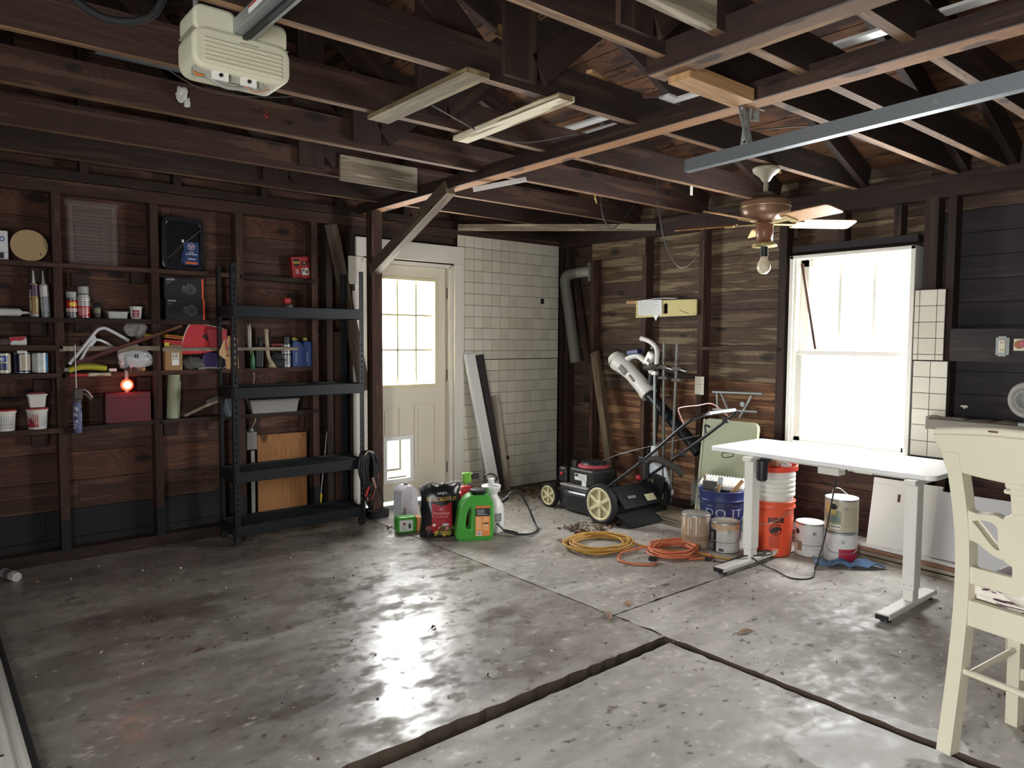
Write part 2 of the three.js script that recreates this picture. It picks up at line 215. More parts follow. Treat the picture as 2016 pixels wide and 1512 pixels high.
// ================================================================ roof and trusses
{
  const roof = struct('roof', 'mould-spotted sheathing boards under the roof'); const cs = Math.cos(Math.atan(SLOPE)), th = Math.atan(SLOPE), L = 3.42;
  for (const s of [1, -1]) {
    for (let k = 0; k < 24; k++) { const d = -0.12 + k * 0.147 + 0.0735, x = RX + s * (3.05 + 0.0 - d * cs), y = 2.62 + d * Math.sin(th) + 0.01; if (s * (x - RX) < 0.03) break; const m = part(roof, 'roof_board', timber(0.141, 0.018, 6.95), M.roof, [x, y + 0.008, 3.27]); m.rotation.z = -s * th; }
    const m = part(roof, 'roofing', box(3.75, 0.03, 7.3), M.tar, [RX + s * 1.72, 3.84 - 1.72 * SLOPE + 0.045, 3.27]); m.rotation.z = -s * th;
  }
  const zs = [0.345, 0.93, 1.632, 2.268, 2.92, 3.53, 3.785, 4.172, 4.85, 5.5, 6.1];
  zs.forEach((z, i) => {
    const t = struct('roof_truss', 'dark timber joist with rafters and braces'), half = i === 6, jm = i === 6 ? M.gray : i > 0 && i < 4 ? M.joistRed : i % 2 ? M.joist : M.frameDark;
    if (half) { part(t, 'joist', timber(3.2, 0.146, 0.044), M.gray, [-4.5, PLATE + 0.073, z]); part(t, 'joist', timber(2.9, 0.146, 0.044), [M.joist, M.joist, M.joist, M.edge, M.joist, M.joist], [-1.45, PLATE + 0.073, z]); } else part(t, 'joist', timber(6.1, 0.146, 0.044), [jm, jm, jm, M.edge, jm, jm], [RX, PLATE + 0.073, z]);  // paler bottom faces: bare wood plus light from the floor, painted in
    const ry = (x) => roofY(x) - 0.075;
    for (const s of [1, -1]) strut(t, 'rafter', [RX + s * 3.1, ry(RX + s * 3.1) + 0.0, z + 0.045], [RX, ry(RX), z + 0.045], 0.042, 0.14, i % 2 ? M.joist : M.frameDark);
    if (!half) {
      part(t, 'king_post', timber(0.17, roofY(RX) - 2.49, 0.024), M.joist, [RX + 0.02, (roofY(RX) + 2.47) / 2, z + 0.036]);
      for (const s of [1, -1]) strut(t, 'web', [RX + s * 0.12, PLATE + 0.09, z + (s > 0 ? 0.036 : -0.036)], [RX + s * 0.98, PLATE + 0.09 + 0.86 * 0.82, z + (s > 0 ? 0.036 : -0.036)], 0.024, 0.13, M.joist);
    }
  });
  const ridge = struct('ridge_beam', 'ridge board'); part(ridge, 'board', timber(0.03, 0.14, 6.9), M.frameDark, [RX, roofY(RX) - 0.1, 3.27]);
  // post, brace and the long flat beam below the joists
  const pf = struct('beam_post', 'rough timber post carrying a long beam with one diagonal brace');
  part(pf, 'post', timber(0.09, 2.4, 0.085), M.frame, [-2.172, 1.2, 0.2]); part(pf, 'post_base', box(0.15, 0.07, 0.13, 0.01), M.tar, [-2.16, 0.035, 0.2]);
  strut(pf, 'beam', [-2.15, 2.428, -0.05], [-2.3, 2.428, 6.5], 0.1, 0.045, wood(T.pale, '#d2bfa6')); strut(pf, 'beam_side', [-2.206, 2.44, 0.0], [-2.356, 2.44, 6.5], 0.012, 0.075, M.joist);
  strut(pf, 'brace', [-2.185, 1.95, 0.21], [-2.225, 2.41, 1.3], 0.07, 0.09, wood(T.gray, '#b9b0a6'));
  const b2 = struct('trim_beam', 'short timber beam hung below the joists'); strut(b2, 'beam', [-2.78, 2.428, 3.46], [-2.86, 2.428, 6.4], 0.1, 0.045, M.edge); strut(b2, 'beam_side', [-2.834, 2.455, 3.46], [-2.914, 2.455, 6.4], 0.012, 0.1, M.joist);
  part(b2, 'block', timber(0.42, 0.05, 0.1), M.pale, [-2.55, 2.405, 3.55]);
  const strips = [[-2.09, 2.25, 3.0, 0.06, 'white strip on the joists just past the peeling painted board'], [-2.03, 2.75, 3.4, 0.045, 'white strip on the joists between the track hanger and the roof boards'], [-2.08, 3.6, 4.7, 0.06, 'longest white strip on the joists, above the steel door track'], [-1.75, 3.62, 4.4, 0.035, 'narrow white strip on the joists below the longest white strip'], [-1.95, 2.15, 2.5, 0.04, 'shortest white strip on the joists near the long beam']];
  for (const [x, z0, z1, w, lb] of strips) single('white_strip', lb, 'strip', box(w, 0.012, z1 - z0), M.whiteGloss, [x, 2.605, (z0 + z1) / 2], undefined, 'white strips lying on the joists');
}
// ================================================================ door with nine panes
{
  const d = struct('door_1', 'cream half-glazed entry door with nine panes and a pet flap');
  const sh = poly([[-2.135, 0.045], [-1.322, 0.045], [-1.322, 2.035], [-2.135, 2.035]]), hole = (a, b, c, e) => { const h = new THREE.Path(); h.moveTo(a, c); h.lineTo(a, e); h.lineTo(b, e); h.lineTo(b, c); h.closePath(); sh.holes.push(h); };
  hole(-2.0, -1.452, 1.03, 1.915); hole(-1.945, -1.705, 0.225, 0.57);
  part(d, 'door_leaf', ext(sh, 0.042), M.doorPaint, [0, 0, -0.085]);
  const fr = mat({ color: '#d8cfa4', roughness: 0.5 });
  const ring = (x0, x1, y0, y1, w, dep, z, m, name, par = d) => { const s = poly([[x0 - w, y0 - w], [x1 + w, y0 - w], [x1 + w, y1 + w], [x0 - w, y1 + w]]), h = new THREE.Path(); h.moveTo(x0, y0); h.lineTo(x0, y1); h.lineTo(x1, y1); h.lineTo(x1, y0); h.closePath(); s.holes.push(h); return part(par, name, ext(s, dep, 0.003), m, [0, 0, z]); };
  ring(-2.0, -1.452, 1.03, 1.915, 0.022, 0.014, -0.045, fr, 'glazing_frame');
  for (let i = 1; i < 3; i++) { part(d, 'muntin', box(0.017, 0.885, 0.03), fr, [-2.0 + i * 0.1827, 1.4725, -0.064]); part(d, 'muntin', box(0.548, 0.017, 0.03), fr, [-1.726, 1.03 + i * 0.295, -0.064]); }
  for (let i = 0; i < 3; i++) for (let j = 0; j < 3; j++) part(d, 'pane', box(0.168, 0.28, 0.004), M.glass, [-2.0 + 0.0913 + i * 0.1827, 1.03 + 0.1475 + j * 0.295, -0.064]);
  ring(-1.645, -1.452, 0.325, 0.84, 0.014, 0.006, -0.044, M.doorPaint, 'panel_moulding'); ring(-1.975, -1.81, 0.32, 0.835, 0.014, 0.006, -0.044, M.doorPaint, 'panel_moulding');
  part(d, 'raised_panel', box(0.15, 0.47, 0.008, 0.003), M.doorPaint, [-1.549, 0.583, -0.042]); part(d, 'raised_panel', box(0.12, 0.2, 0.008, 0.003), M.doorPaint, [-1.893, 0.72, -0.042]);
  const pet = ring(-1.94, -1.71, 0.23, 0.565, 0.03, 0.025, -0.05, M.whiteGloss, 'pet_door_frame'); part(pet, 'flap', box(0.225, 0.32, 0.004), phys({ color: '#f4f4f2', roughness: 0.3, transmission: 0.95 }), [-1.825, 0.405, -0.012]); part(pet, 'flap_magnet', box(0.18, 0.012, 0.008), M.gray, [-1.825, 0.242, -0.004]);
  // frame and casing
  const wt = mat({ color: '#d9d6cb', roughness: 0.55 });
  part(d, 'casing', box(1.06, 0.15, 0.022, 0.003), wt, [-1.705, 2.153, 0.012]); part(d, 'casing', box(0.1, 2.075, 0.02, 0.003), wt, [-1.228, 1.04, 0.011]); part(d, 'casing', box(0.085, 2.075, 0.02, 0.003), wt, [-2.19, 1.04, -0.02]);
  part(d, 'jamb', box(0.045, 2.06, 0.12), wt, [-1.298, 1.03, -0.06]); part(d, 'jamb', box(0.04, 2.06, 0.12), wt, [-2.156, 1.03, -0.08]); part(d, 'jamb', box(0.86, 0.03, 0.12), wt, [-1.73, 2.052, -0.06]);
  for (const y of [0.28, 1.1, 1.82]) part(d, 'hinge', cyl(0.008, 0.008, 0.1, 8), M.rust, [-1.318, y, -0.036]);
  part(d, 'threshold', box(0.82, 0.02, 0.14), M.galv, [-1.73, 0.01, -0.07]);
  // scraps of white board behind the post
  part(d, 'scrap_board', box(0.1, 0.22, 0.012), wt, [-2.25, 1.96, 0.018]); part(d, 'scrap_board', box(0.055, 1.7, 0.012), wt, [-2.235, 0.95, 0.012]);
}
// ================================================================ window
{
  const w = struct('window_1', 'white double-hung window, three narrow lights over one'), wm = mat({ color: '#e2e0d6', roughness: 0.45 });
  const Z0 = 2.464, Z1 = 3.326, Y0 = 0.68, Y1 = 2.037, zc = (Z0 + Z1) / 2, yc = (Y0 + Y1) / 2;
  const B = (name, z0, z1, y0, y1, x0, x1, par = w) => part(par, name, box(x1 - x0, y1 - y0, z1 - z0, 0.004), wm, [(x0 + x1) / 2, (y0 + y1) / 2, (z0 + z1) / 2]);
  B('casing', Z0, Z0 + 0.03, Y0, Y1, -0.02, 0.12); B('casing', Z1 - 0.03, Z1, Y0, Y1, -0.02, 0.12); B('casing', Z0, Z1, Y1 - 0.026, Y1, -0.02, 0.12); B('sill', Z0 - 0.02, Z1 + 0.02, Y0 - 0.03, Y0, -0.05, 0.13);
  B('stop', Z0 + 0.03, Z0 + 0.048, Y0, Y1, 0.0, 0.12); B('stop', Z1 - 0.042, Z1 - 0.03, Y0, Y1, 0.0, 0.12);
  const up = new THREE.Group(); up.name = 'upper_sash'; w.add(up); const lo = new THREE.Group(); lo.name = 'lower_sash'; w.add(lo);
  B('stile', 2.51, 2.575, 1.32, 2.01, 0.06, 0.095, up); B('stile', 3.262, 3.285, 1.32, 2.01, 0.06, 0.095, up); B('top_rail', 2.51, 3.285, 1.955, 2.012, 0.06, 0.095, up); B('muntin', 2.791, 2.815, 1.34, 1.96, 0.066, 0.09, up); B('muntin', 3.027, 3.051, 1.34, 1.96, 0.066, 0.09, up);
  for (const [a, b] of [[2.575, 2.795], [2.812, 3.03], [3.047, 3.262]]) part(up, 'pane', box(0.004, 0.6, b - a), M.glass, [0.078, 1.655, (a + b) / 2]);
  B('stile', 2.5, 2.56, 0.68, 1.35, 0.02, 0.055, lo); B('stile', 3.262, 3.29, 0.68, 1.35, 0.02, 0.055, lo); B('meeting_rail', 2.5, 3.29, 1.318, 1.352, 0.016, 0.058, lo); B('bottom_rail', 2.5, 3.29, 0.68, 0.722, 0.02, 0.055, lo);
  part(lo, 'pane', box(0.004, 0.6, 0.705), M.glass, [0.038, 1.02, 2.91]);
  B('inner_sill', 2.48, 3.31, 0.665, 0.69, -0.01, 0.12);
  strut(w, 'prop_stick', [0.03, 1.98, 2.535], [0.03, 1.36, 2.655], 0.014, 0.018, M.frame);
}
// ================================================================ wall tiles, every tile its own piece
const tileG = box(0.099, 0.099, 0.007, 0.002), tileShapes = {};
function tileSheet(parent, u0, u1, y0, y1, place, cut, start = 0) {       // a sheet of tiles between u0..u1 and y0..y1
  const p = 0.1022;
  const edges = [u0]; if (start) edges.push(u0 + start); while (edges[edges.length - 1] + p < u1 - 0.01) edges.push(edges[edges.length - 1] + p); edges.push(u1);
  const rows = [y1]; while (rows[rows.length - 1] - p > y0 + 0.01) rows.push(rows[rows.length - 1] - p); rows.push(y0);
  for (let i = 0; i < edges.length - 1; i++) for (let j = 0; j < rows.length - 1; j++) {
    const w = edges[i + 1] - edges[i] - 0.0035, h = rows[j] - rows[j + 1] - 0.0035, uc = (edges[i] + edges[i + 1]) / 2, yc = (rows[j] + rows[j + 1]) / 2; if (cut && cut(uc, yc)) continue;
    const key = w.toFixed(3) + '_' + h.toFixed(3), g = (tileShapes[key] ??= box(w, h, 0.007, 0.0015)), m = place(part(parent, 'tile', g, M.tile[Math.floor(hash(i, j, 17) * 3)]), uc, yc); m.rotation.z += rr(-0.002, 0.002);
  }
}
{
  const t = struct('wall_tile_panel', 'off-white square wall tiles in a tall panel beside the door');
  part(t, 'backing', box(1.23, 2.33, 0.008), M.grout, [-0.628, 1.172, 0.0]);
  tileSheet(t, -1.244, -0.018, 1.237, 2.337, (m, u, y) => { m.position.set(u, y, 0.01); return m; }, null, 0.08);
  tileSheet(t, -1.235, -0.018, 0.012, 1.233, (m, u, y) => { m.position.set(u, y, 0.006); return m; }, null, 0.06);
  part(t, 'cut_out', box(0.045, 0.05, 0.004), M.tar, [-0.235, 1.79, 0.0135]); part(t, 'pipe_hole', cyl(0.018, 0.018, 0.004, 12), M.tar, [-0.66, 0.3, 0.0105], [Math.PI / 2, 0, 0]);
  const s = struct('wall_tile_strip', 'off-white square wall tiles beside the window'); const pl = (x) => (m, u, y) => { m.position.set(x, y, u); m.rotation.y = -Math.PI / 2; return m; };
  part(s, 'backing', box(0.012, 0.46, 0.185), M.grout, [-0.016, 1.52, 3.424]); part(s, 'backing', box(0.012, 0.62, 0.2), M.grout, [-0.016, 0.99, 3.444]);
  tileSheet(s, 3.335, 3.515, 1.302, 1.748, pl(-0.026), null, 0.03); tileSheet(s, 3.342, 3.544, 0.69, 1.298, pl(-0.028));
  tileSheet(s, 3.56, 4.6, 0.74, 0.86, (m, u, y) => { m.position.set(-0.06, y, u); m.rotation.y = -Math.PI / 2; return m; }, (u, y) => Math.abs(u - 3.86) < 0.12 && y > 0.8);
  part(s, 'backing', box(0.012, 0.14, 1.06), M.grout, [-0.05, 0.8, 4.08]);
  const q = struct('wall_tile_scrap', 'two small scraps of off-white wall tile'); part(q, 'backing', box(0.006, 0.152, 0.09), M.grout, [-0.008, 1.05, 1.695]); for (let i = 0; i < 2; i++) for (let j = 0; j < 2; j++) part(q, 'tile', box(0.006, i ? 0.063 : 0.083, j ? 0.031 : 0.055, 0.001), M.tile[0], [-0.013, i ? 1.093 : 1.018, j ? 1.724 : 1.68]);
}
// ================================================================ black steel shelf unit
{
  const u = thing('steel_shelf_unit', 'black slotted steel shelf unit with four wire decks standing before the plank wall', 'shelf unit', [-2.83, 0, 0.175]);
  const W = 0.98, D = 0.31, Hh = 1.9;
  const side = (len, w) => { const s = poly([[0, 0], [w, 0], [w, len], [0, len]]); for (let y = 0.05; y < len - 0.03; y += 0.042) { const h = new THREE.Path(); h.absellipse(w / 2, y, 0.0045, 0.012, 0, Math.PI * 2, true); s.holes.push(h); } return ext(s, 0.002, 0, 4); };
  const g1 = side(Hh, 0.036);
  for (const sx of [-1, 1]) for (const sz of [-1, 1]) { const p = new THREE.Group(); p.name = 'post'; p.position.set(sx * W / 2, 0, sz * D / 2); u.add(p); const a = part(p, 'angle_face', g1, M.blackSteel, [sx > 0 ? -0.036 : 0, 0.02, 0]); const b = part(p, 'angle_side', g1, M.blackSteel, [0, 0.02, sz > 0 ? 0 : 0.036], [0, Math.PI / 2, 0]); part(p, 'foot', box(0.042, 0.05, 0.042, 0.006), M.black, [sx > 0 ? -0.018 : 0.018, 0.025, sz > 0 ? -0.016 : 0.018]); }
  [[0.1, 0.07], [0.47, 0.075], [1.045, 0.075], [1.6, 0.075]].forEach(([y, h]) => {
    const d = new THREE.Group(); d.name = 'shelf_deck'; d.position.set(0, y, 0); u.add(d);
    for (const s of [-1, 1]) { part(d, 'beam', box(W - 0.01, h, 0.014, 0.003), M.blackSteel, [0, 0, s * D / 2 + (s > 0 ? 0.006 : -0.004)]); part(d, 'end_beam', box(0.014, h, D - 0.02, 0.003), M.blackSteel, [s * (W / 2 - 0.002), 0, 0]); }
    const w = []; for (let i = 0; i < 9; i++) w.push(at(cyl(0.0025, 0.0025, W - 0.03, 5), 0, h / 2 - 0.012, -D / 2 + 0.03 + i * 0.0315, 0, 0, Math.PI / 2)); for (let i = 0; i < 11; i++) w.push(at(cyl(0.0025, 0.0025, D - 0.02, 5), -W / 2 + 0.05 + i * 0.088, h / 2 - 0.017, 0, Math.PI / 2)); part(d, 'wire_grid', merge(w), M.blackSteel);
  });
}
// ================================================================ things on the wall shelves
const SA = 1.878, SB = 1.54, SD = 1.198, SE = 0.866, ZS = -0.045;
function bottleLabel(parent, name, r, h, m, y, turn = 0) { return part(parent, name, cyl(r, r, h, 28, true), m, [0, y, 0], [0, turn - Math.PI, 0]); }
{ // white carton
  const g = thing('carton', 'white carton with a small blue round mark beside the wooden disc', 'box', [-4.585, SA, ZS]);
  part(g, 'body', box(0.15, 0.17, 0.07, 0.004), M.paper, [0, 0.085, 0]); part(g, 'front_print', box(0.146, 0.166, 0.001), canvasMat(128, 128, (x, w, h) => { fill(x, '#e3e4e6', 0, 0, w, h); fill(x, '#c9ccd0', 0, 92, w, 6); x.strokeStyle = '#2e5f9c'; x.lineWidth = 5; x.beginPath(); x.arc(104, 36, 9, 0, 7); x.stroke(); fill(x, '#222226', 60, 98, 50, 26); }), [0, 0.085, 0.036]);
}
{ const g = thing('wooden_disc', 'round pale wooden disc standing on the top wall shelf', 'disc', [-4.402, SA, -0.035]); part(g, 'plate', cyl(0.096, 0.096, 0.02, 40), mat({ color: '#b59b74', roughness: 0.7 }), [0, 0.094, 0], [Math.PI / 2 - 0.12, 0, 0]); part(g, 'peg_hole', cyl(0.005, 0.005, 0.004, 8), M.black, [0.056, 0.045, 0.015], [Math.PI / 2, 0, 0]); }
{ // clear ribbed tray
  const g = thing('ribbed_tray', 'clear plastic ribbed drip tray leaning on the planks above the shelf', 'tray', [-4.055, SA, -0.05]), cl = mat({ color: '#b0a7a1', roughness: 0.2, transparent: true, opacity: 0.13 }), W = 0.25, Hh = 0.38;
  part(g, 'sheet', box(W, Hh, 0.004), cl, [0, Hh / 2, -0.012]); for (const s of [-1, 1]) part(g, 'side_rim', box(0.028, Hh, 0.03, 0.006), cl, [s * W / 2, Hh / 2, 0]); part(g, 'top_rim', box(0.305, 0.035, 0.035, 0.008), cl, [0, Hh + 0.005, 0]); part(g, 'bottom_rim', box(W, 0.02, 0.03, 0.006), cl, [0, 0.012, 0]);
  for (let i = 0; i < 14; i++) part(g, 'rib', box(0.185, 0.0035, 0.006, 0.001), mat({ color: '#b0a7a1', roughness: 0.2, transparent: true, opacity: 0.3 }), [-0.005, 0.035 + i * 0.022, -0.006]);
}
{ // wrapped roller tray
  const g = thing('roller_tray', 'black plastic paint tray in shrink wrap with a blue label', 'tray', [-3.517, SA, -0.035]), sh = roundRect(0.262, 0.35, 0.05, -0.131, 0);
  part(g, 'tray', ext(sh, 0.03, 0.006), mat({ color: '#15161a', roughness: 0.22 }), [0, 0.006, -0.03]); part(g, 'rim', ext((() => { const s = roundRect(0.262, 0.35, 0.05, -0.131, 0), h = roundRect(0.225, 0.31, 0.04, -0.1125, 0.018); s.holes.push(h); return s; })(), 0.01, 0.003), mat({ color: '#23242a', roughness: 0.2 }), [0, 0.006, 0.008]);
  for (let i = 0; i < 14; i++) part(g, 'ridge', box(0.12 - i * 0.004, 0.004, 0.005), M.black, [-0.03, 0.03 + i * 0.011, 0.009], [0, 0, 0.35]);
  part(g, 'label', ext(poly([[-0.02, 0.05], [0.1, 0.04], [0.1, 0.2], [0.02, 0.2], [-0.01, 0.12]]), 0.002), mat({ color: '#233a66', roughness: 0.3 }), [0, 0, 0.014]);
  part(g, 'label_print', box(0.1, 0.15, 0.001), canvasMat(160, 240, (x, w, h) => { fill(x, '#22396a', 0, 0, w, h); x.fillStyle = '#5b2f63'; x.beginPath(); x.arc(80, 40, 36, 0, 7); x.fill(); x.strokeStyle = '#e8e6ee'; x.lineWidth = 4; x.stroke(); words(x, 'PREMIUM', 80, 34, 13, '#ffffff'); words(x, 'VALUE', 80, 48, 13, '#ffffff'); words(x, '4 SET', 80, 62, 12, '#fff'); words(x, '9 INCH', 80, 108, 17, '#ffffff'); words(x, 'ROLLER SYSTEM', 80, 128, 16, '#ffffff'); words(x, 'redtree', 80, 180, 22, '#ffffff'); fill(x, '#e06a2c', 20, 206, 120, 22); }), [0.05, 0.115, 0.0175]);
  part(g, 'shrink_fold', tube([[-0.1, 0.08, 0.018], [0, 0.18, 0.02], [0.11, 0.28, 0.018]], 0.0025, 14, 5), M.clear); part(g, 'barcode_tag', box(0.014, 0.02, 0.002), M.paper, [-0.005, 0.2, 0.02]);
}
{ // two camera cartons
  const pr = canvasMat(320, 192, (x, w, h) => { fill(x, '#121317', 0, 0, w, h); words(x, 'SONY', 18, 26, 24, '#e8e8e8', { align: 'left', family: 'serif' }); words(x, 'ILCE 7', 18, 50, 13, '#b9b9b9', { align: 'left' }); fill(x, '#e0552c', w - 16, 0, 16, h); x.fillStyle = '#3c3f44'; x.beginPath(); x.roundRect(140, 74, 120, 62, 10); x.fill(); x.beginPath(); x.moveTo(178, 76); x.lineTo(192, 56); x.lineTo(224, 56); x.lineTo(236, 76); x.fill(); x.strokeStyle = '#8b9096'; x.lineWidth = 3; x.stroke(); for (const [q, c] of [[38, '#6d7278'], [33, '#1b1d21'], [25, '#5a5f66'], [18, '#0e0f12'], [9, '#44505c']]) { x.fillStyle = c; x.beginPath(); x.arc(212, 112, q, 0, 7); x.fill(); } x.fillStyle = '#7b8086'; x.beginPath(); x.arc(158, 78, 8, 0, 7); x.fill(); });
  [['upper of two black camera cartons printed with a camera and an orange edge', SB + 0.143, 0.0], ['lower of two black camera cartons, the one resting on the shelf', SB, 0.006]].forEach(([l, y, dx]) => { const g = thing('camera_carton', l, 'box', [-3.524 + dx, y, ZS], 0, 'camera cartons'); part(g, 'body', box(0.255, 0.142, 0.09, 0.002), mat({ color: '#141519', roughness: 0.35 }), [0, 0.071, 0]); part(g, 'front_print', box(0.254, 0.141, 0.001), pr, [0, 0.071, 0.0455]); });
}
function caulk(label, p, rot, c1, c2, text) { // sealant cartridge
  const g = thing('sealant_tube', label, 'tube', p); g.rotation.z = rot; const lm = canvasMat(128, 256, (x, w, h) => { fill(x, c1, 0, 0, w, h); fill(x, c2, 0, 0, w, 90); fill(x, '#9aa0a4', 0, 236, w, 20); x.save(); x.translate(54, 210); x.rotate(-Math.PI / 2); words(x, text, 0, 0, 26, '#f3f1ea', { align: 'left' }); x.restore(); lines(x, 'rgba(240,240,240,.7)', 74, 110, 40, 12, 9, 3); }, { roughness: 0.3 });
  part(g, 'cartridge', cyl(0.024, 0.024, 0.2, 24), mat({ color: c1, roughness: 0.3 }), [0, 0.1, 0]); part(g, 'sleeve', cyl(0.0245, 0.0245, 0.19, 28, true), lm, [0, 0.1, 0], [0, -Math.PI - 0.2, 0]); part(g, 'nozzle', lathe([[0.024, 0], [0.015, 0.006], [0.009, 0.012], [0.004, 0.085], [0, 0.086]], 16), mat({ color: '#c9c9c4', roughness: 0.4 }), [0, 0.2, 0]); return g;
}
caulk('upright gold and purple adhesive cartridge on the middle wall shelf', [-4.386, SB, ZS], 0, '#8d7030', '#4c2c48', 'LIQUID NAILS');
caulk('upright silver and white sealant cartridge next to the gold one', [-4.325, SB, ZS], 0.04, '#8d9195', '#d9d8d6', 'ACRYLIC LATEX');
caulk('white sealant cartridge lying on its side on the middle wall shelf', [-4.66, SB + 0.026, ZS], -Math.PI / 2, '#d9d9d6', '#d2d2cf', '');
function sprayCan(label, p, r, h, draw, cap, group) { const g = thing('spray_can', label, 'spray can', p, 0, group); part(g, 'can', lathe([[0, 0], [r - 0.003, 0], [r, 0.004], [r, h * 0.72], [r * 0.92, h * 0.76], [r * 0.5, h * 0.8], [0, h * 0.8]]), M.steel); bottleLabel(g, 'printed_sleeve', r + 0.0006, h * 0.66, canvasMat(192, 192, draw, { roughness: 0.25 }), h * 0.37, -0.15); part(g, 'cap', lathe([[r * 0.9, h * 0.76], [r * 0.92, h * 0.98], [r * 0.86, h], [0, h]]), cap); return g; }
sprayCan('short spray can with a red and black label and clear cap', [-4.187, SB, ZS], 0.031, 0.165, (x, w, h) => { fill(x, '#1b1a1c', 0, 0, w, h); fill(x, '#b8242b', 60, 12, 90, 82); x.fillStyle = '#e8c53a'; x.beginPath(); x.arc(104, 54, 24, 0, 7); x.fill(); fill(x, '#e5e2dc', 55, 100, 90, 34); words(x, 'ENAMEL', 100, 124, 18, '#b8242b'); lines(x, '#d8d8d8', 60, 142, 80, 4, 11, 3); }, M.haze);
sprayCan('taller spray can with a silver and red label and clear cap', [-4.12, SB, ZS], 0.033, 0.202, (x, w, h) => { fill(x, '#b9b8b6', 0, 0, w, h); fill(x, '#b81f26', 0, 96, w, 96); x.fillStyle = '#f2f1ee'; x.beginPath(); x.roundRect(50, 16, 96, 34, 14); x.fill(); x.strokeStyle = '#222'; x.lineWidth = 4; x.stroke(); words(x, 'RUSTY', 98, 40, 20, '#222222'); lines(x, '#ededed', 60, 112, 80, 6, 12, 4); }, M.haze);
{ const g = thing('glue_bottle', 'small black glue bottle with a slanted nozzle on the wall shelf', 'bottle', [-4.047, SB, ZS]); part(g, 'body', lathe([[0, 0], [0.021, 0], [0.022, 0.006], [0.022, 0.075], [0.015, 0.095], [0.009, 0.1], [0, 0.1]]), M.black); part(g, 'nozzle', lathe([[0.009, 0.1], [0.003, 0.135], [0, 0.136]], 12), M.black, [-0.012, 0, 0], [0, 0, 0.12]); bottleLabel(g, 'label', 0.0226, 0.045, canvasMat(96, 64, (x, w, h) => { fill(x, '#3a3d38', 0, 0, w, h); fill(x, '#7d8a4e', 34, 4, 30, 26); fill(x, '#b5b5b0', 34, 36, 34, 6); }), 0.045); }
{ const g = thing('clear_tub', 'low clear plastic tub on the middle wall shelf', 'tub', [-3.93, SB, ZS]); const s = roundRect(0.105, 0.05, 0.012), h = roundRect(0.1, 0.045, 0.01); part(g, 'base', box(0.105, 0.003, 0.06), M.haze, [0, 0.002, 0]); for (const q of [-1, 1]) { part(g, 'side', box(0.105, 0.042, 0.002), M.haze, [0, 0.022, q * 0.03], [q * 0.12, 0, 0]); part(g, 'end', box(0.002, 0.042, 0.06), M.haze, [q * 0.053, 0.022, 0], [0, 0, -q * 0.12]); } part(g, 'rim', (() => { const a = roundRect(0.125, 0.078, 0.012), b = roundRect(0.112, 0.064, 0.01); a.holes.push(b); return ext(a, 0.004).rotateX(Math.PI / 2); })(), M.haze, [0, 0.046, 0]); }
{ const g = thing('plastic_cup', 'small white filler cup with a maroon label', 'cup', [-3.818, SB, ZS]); part(g, 'cup', lathe([[0, 0], [0.03, 0], [0.036, 0.068], [0.04, 0.07], [0.04, 0.082], [0.036, 0.084], [0, 0.084]]), M.white); part(g, 'label', new THREE.CylinderGeometry(0.0352, 0.0318, 0.046, 24, 1, true, -0.9, 1.3), canvasMat(96, 64, (x, w, h) => { fill(x, '#8a2436', 0, 0, w, h); words(x, 'SPACKLE', 48, 26, 16, '#f0e8e6'); lines(x, '#e6d4d4', 20, 36, 56, 3, 8, 3); }), [0, 0.035, 0]); }
function tin(label, p, r, h, draw, o = {}) { const g = thing(o.name ?? 'tin_can', label, o.cat ?? 'can', p, 0, o.group); part(g, 'can', lathe([[0, 0], [r, 0], [r + 0.001, 0.003], [r, 0.006], [r, h - 0.006], [r + 0.0015, h - 0.003], [r, h], [r - 0.006, h], [r - 0.008, h - 0.004], [0, h - 0.004]], 36), M.steel); bottleLabel(g, 'label', r + 0.0008, h - 0.014, canvasMat(256, 128, draw, { roughness: 0.3 }), h / 2, o.turn ?? -0.1); if (o.extra) o.extra(g, r, h); return g; }
tin('small blue and cream tin at the end of the lower wall shelf', [-4.556, SD, ZS], 0.042, 0.123, (x, w, h) => { fill(x, '#d8cfb4', 0, 0, w, h); fill(x, '#20508e', 96, 10, 60, 44); fill(x, '#2e3f6e', 96, 62, 60, 50); words(x, 'e', 126, 46, 40, '#ffffff'); });
tin('navy and cream tin between the blue tin and the silver tin', [-4.46, SD, ZS], 0.045, 0.126, (x, w, h) => { fill(x, '#17233f', 0, 0, w, h); fill(x, '#d2c4b0', 118, 6, 70, 110); lines(x, '#7a6a5a', 124, 20, 56, 9, 10, 3); });
tin('silver and pale blue tin beside the wall stud', [-4.366, SD, ZS], 0.043, 0.124, (x, w, h) => { fill(x, '#c6cbcd', 0, 0, w, h); fill(x, '#3b86b6', 160, 0, 16, h); fill(x, '#d9e2e0', 110, 30, 44, 80); lines(x, '#8aa0a2', 114, 44, 36, 6, 9, 3); });
{ const g = thing('glue_carton', 'red and white carton lying on the thin shelf rail', 'box', [-4.475, 1.37, -0.03]); g.rotation.z = 0.06; part(g, 'body', box(0.085, 0.05, 0.04, 0.003), M.paper, [0, 0.025, 0]); part(g, 'print', box(0.083, 0.048, 0.001), canvasMat(128, 80, (x, w, h) => { fill(x, '#dcdcda', 0, 0, w, h); x.fillStyle = '#b32335'; x.beginPath(); x.moveTo(0, 60); x.bezierCurveTo(40, 0, 70, 80, 128, 10); x.lineTo(128, 0); x.lineTo(0, 0); x.fill(); }), [0, 0.025, 0.021]); part(g, 'white_flap', box(0.05, 0.05, 0.002), M.paper, [0.012, -0.025, 0.03]); }
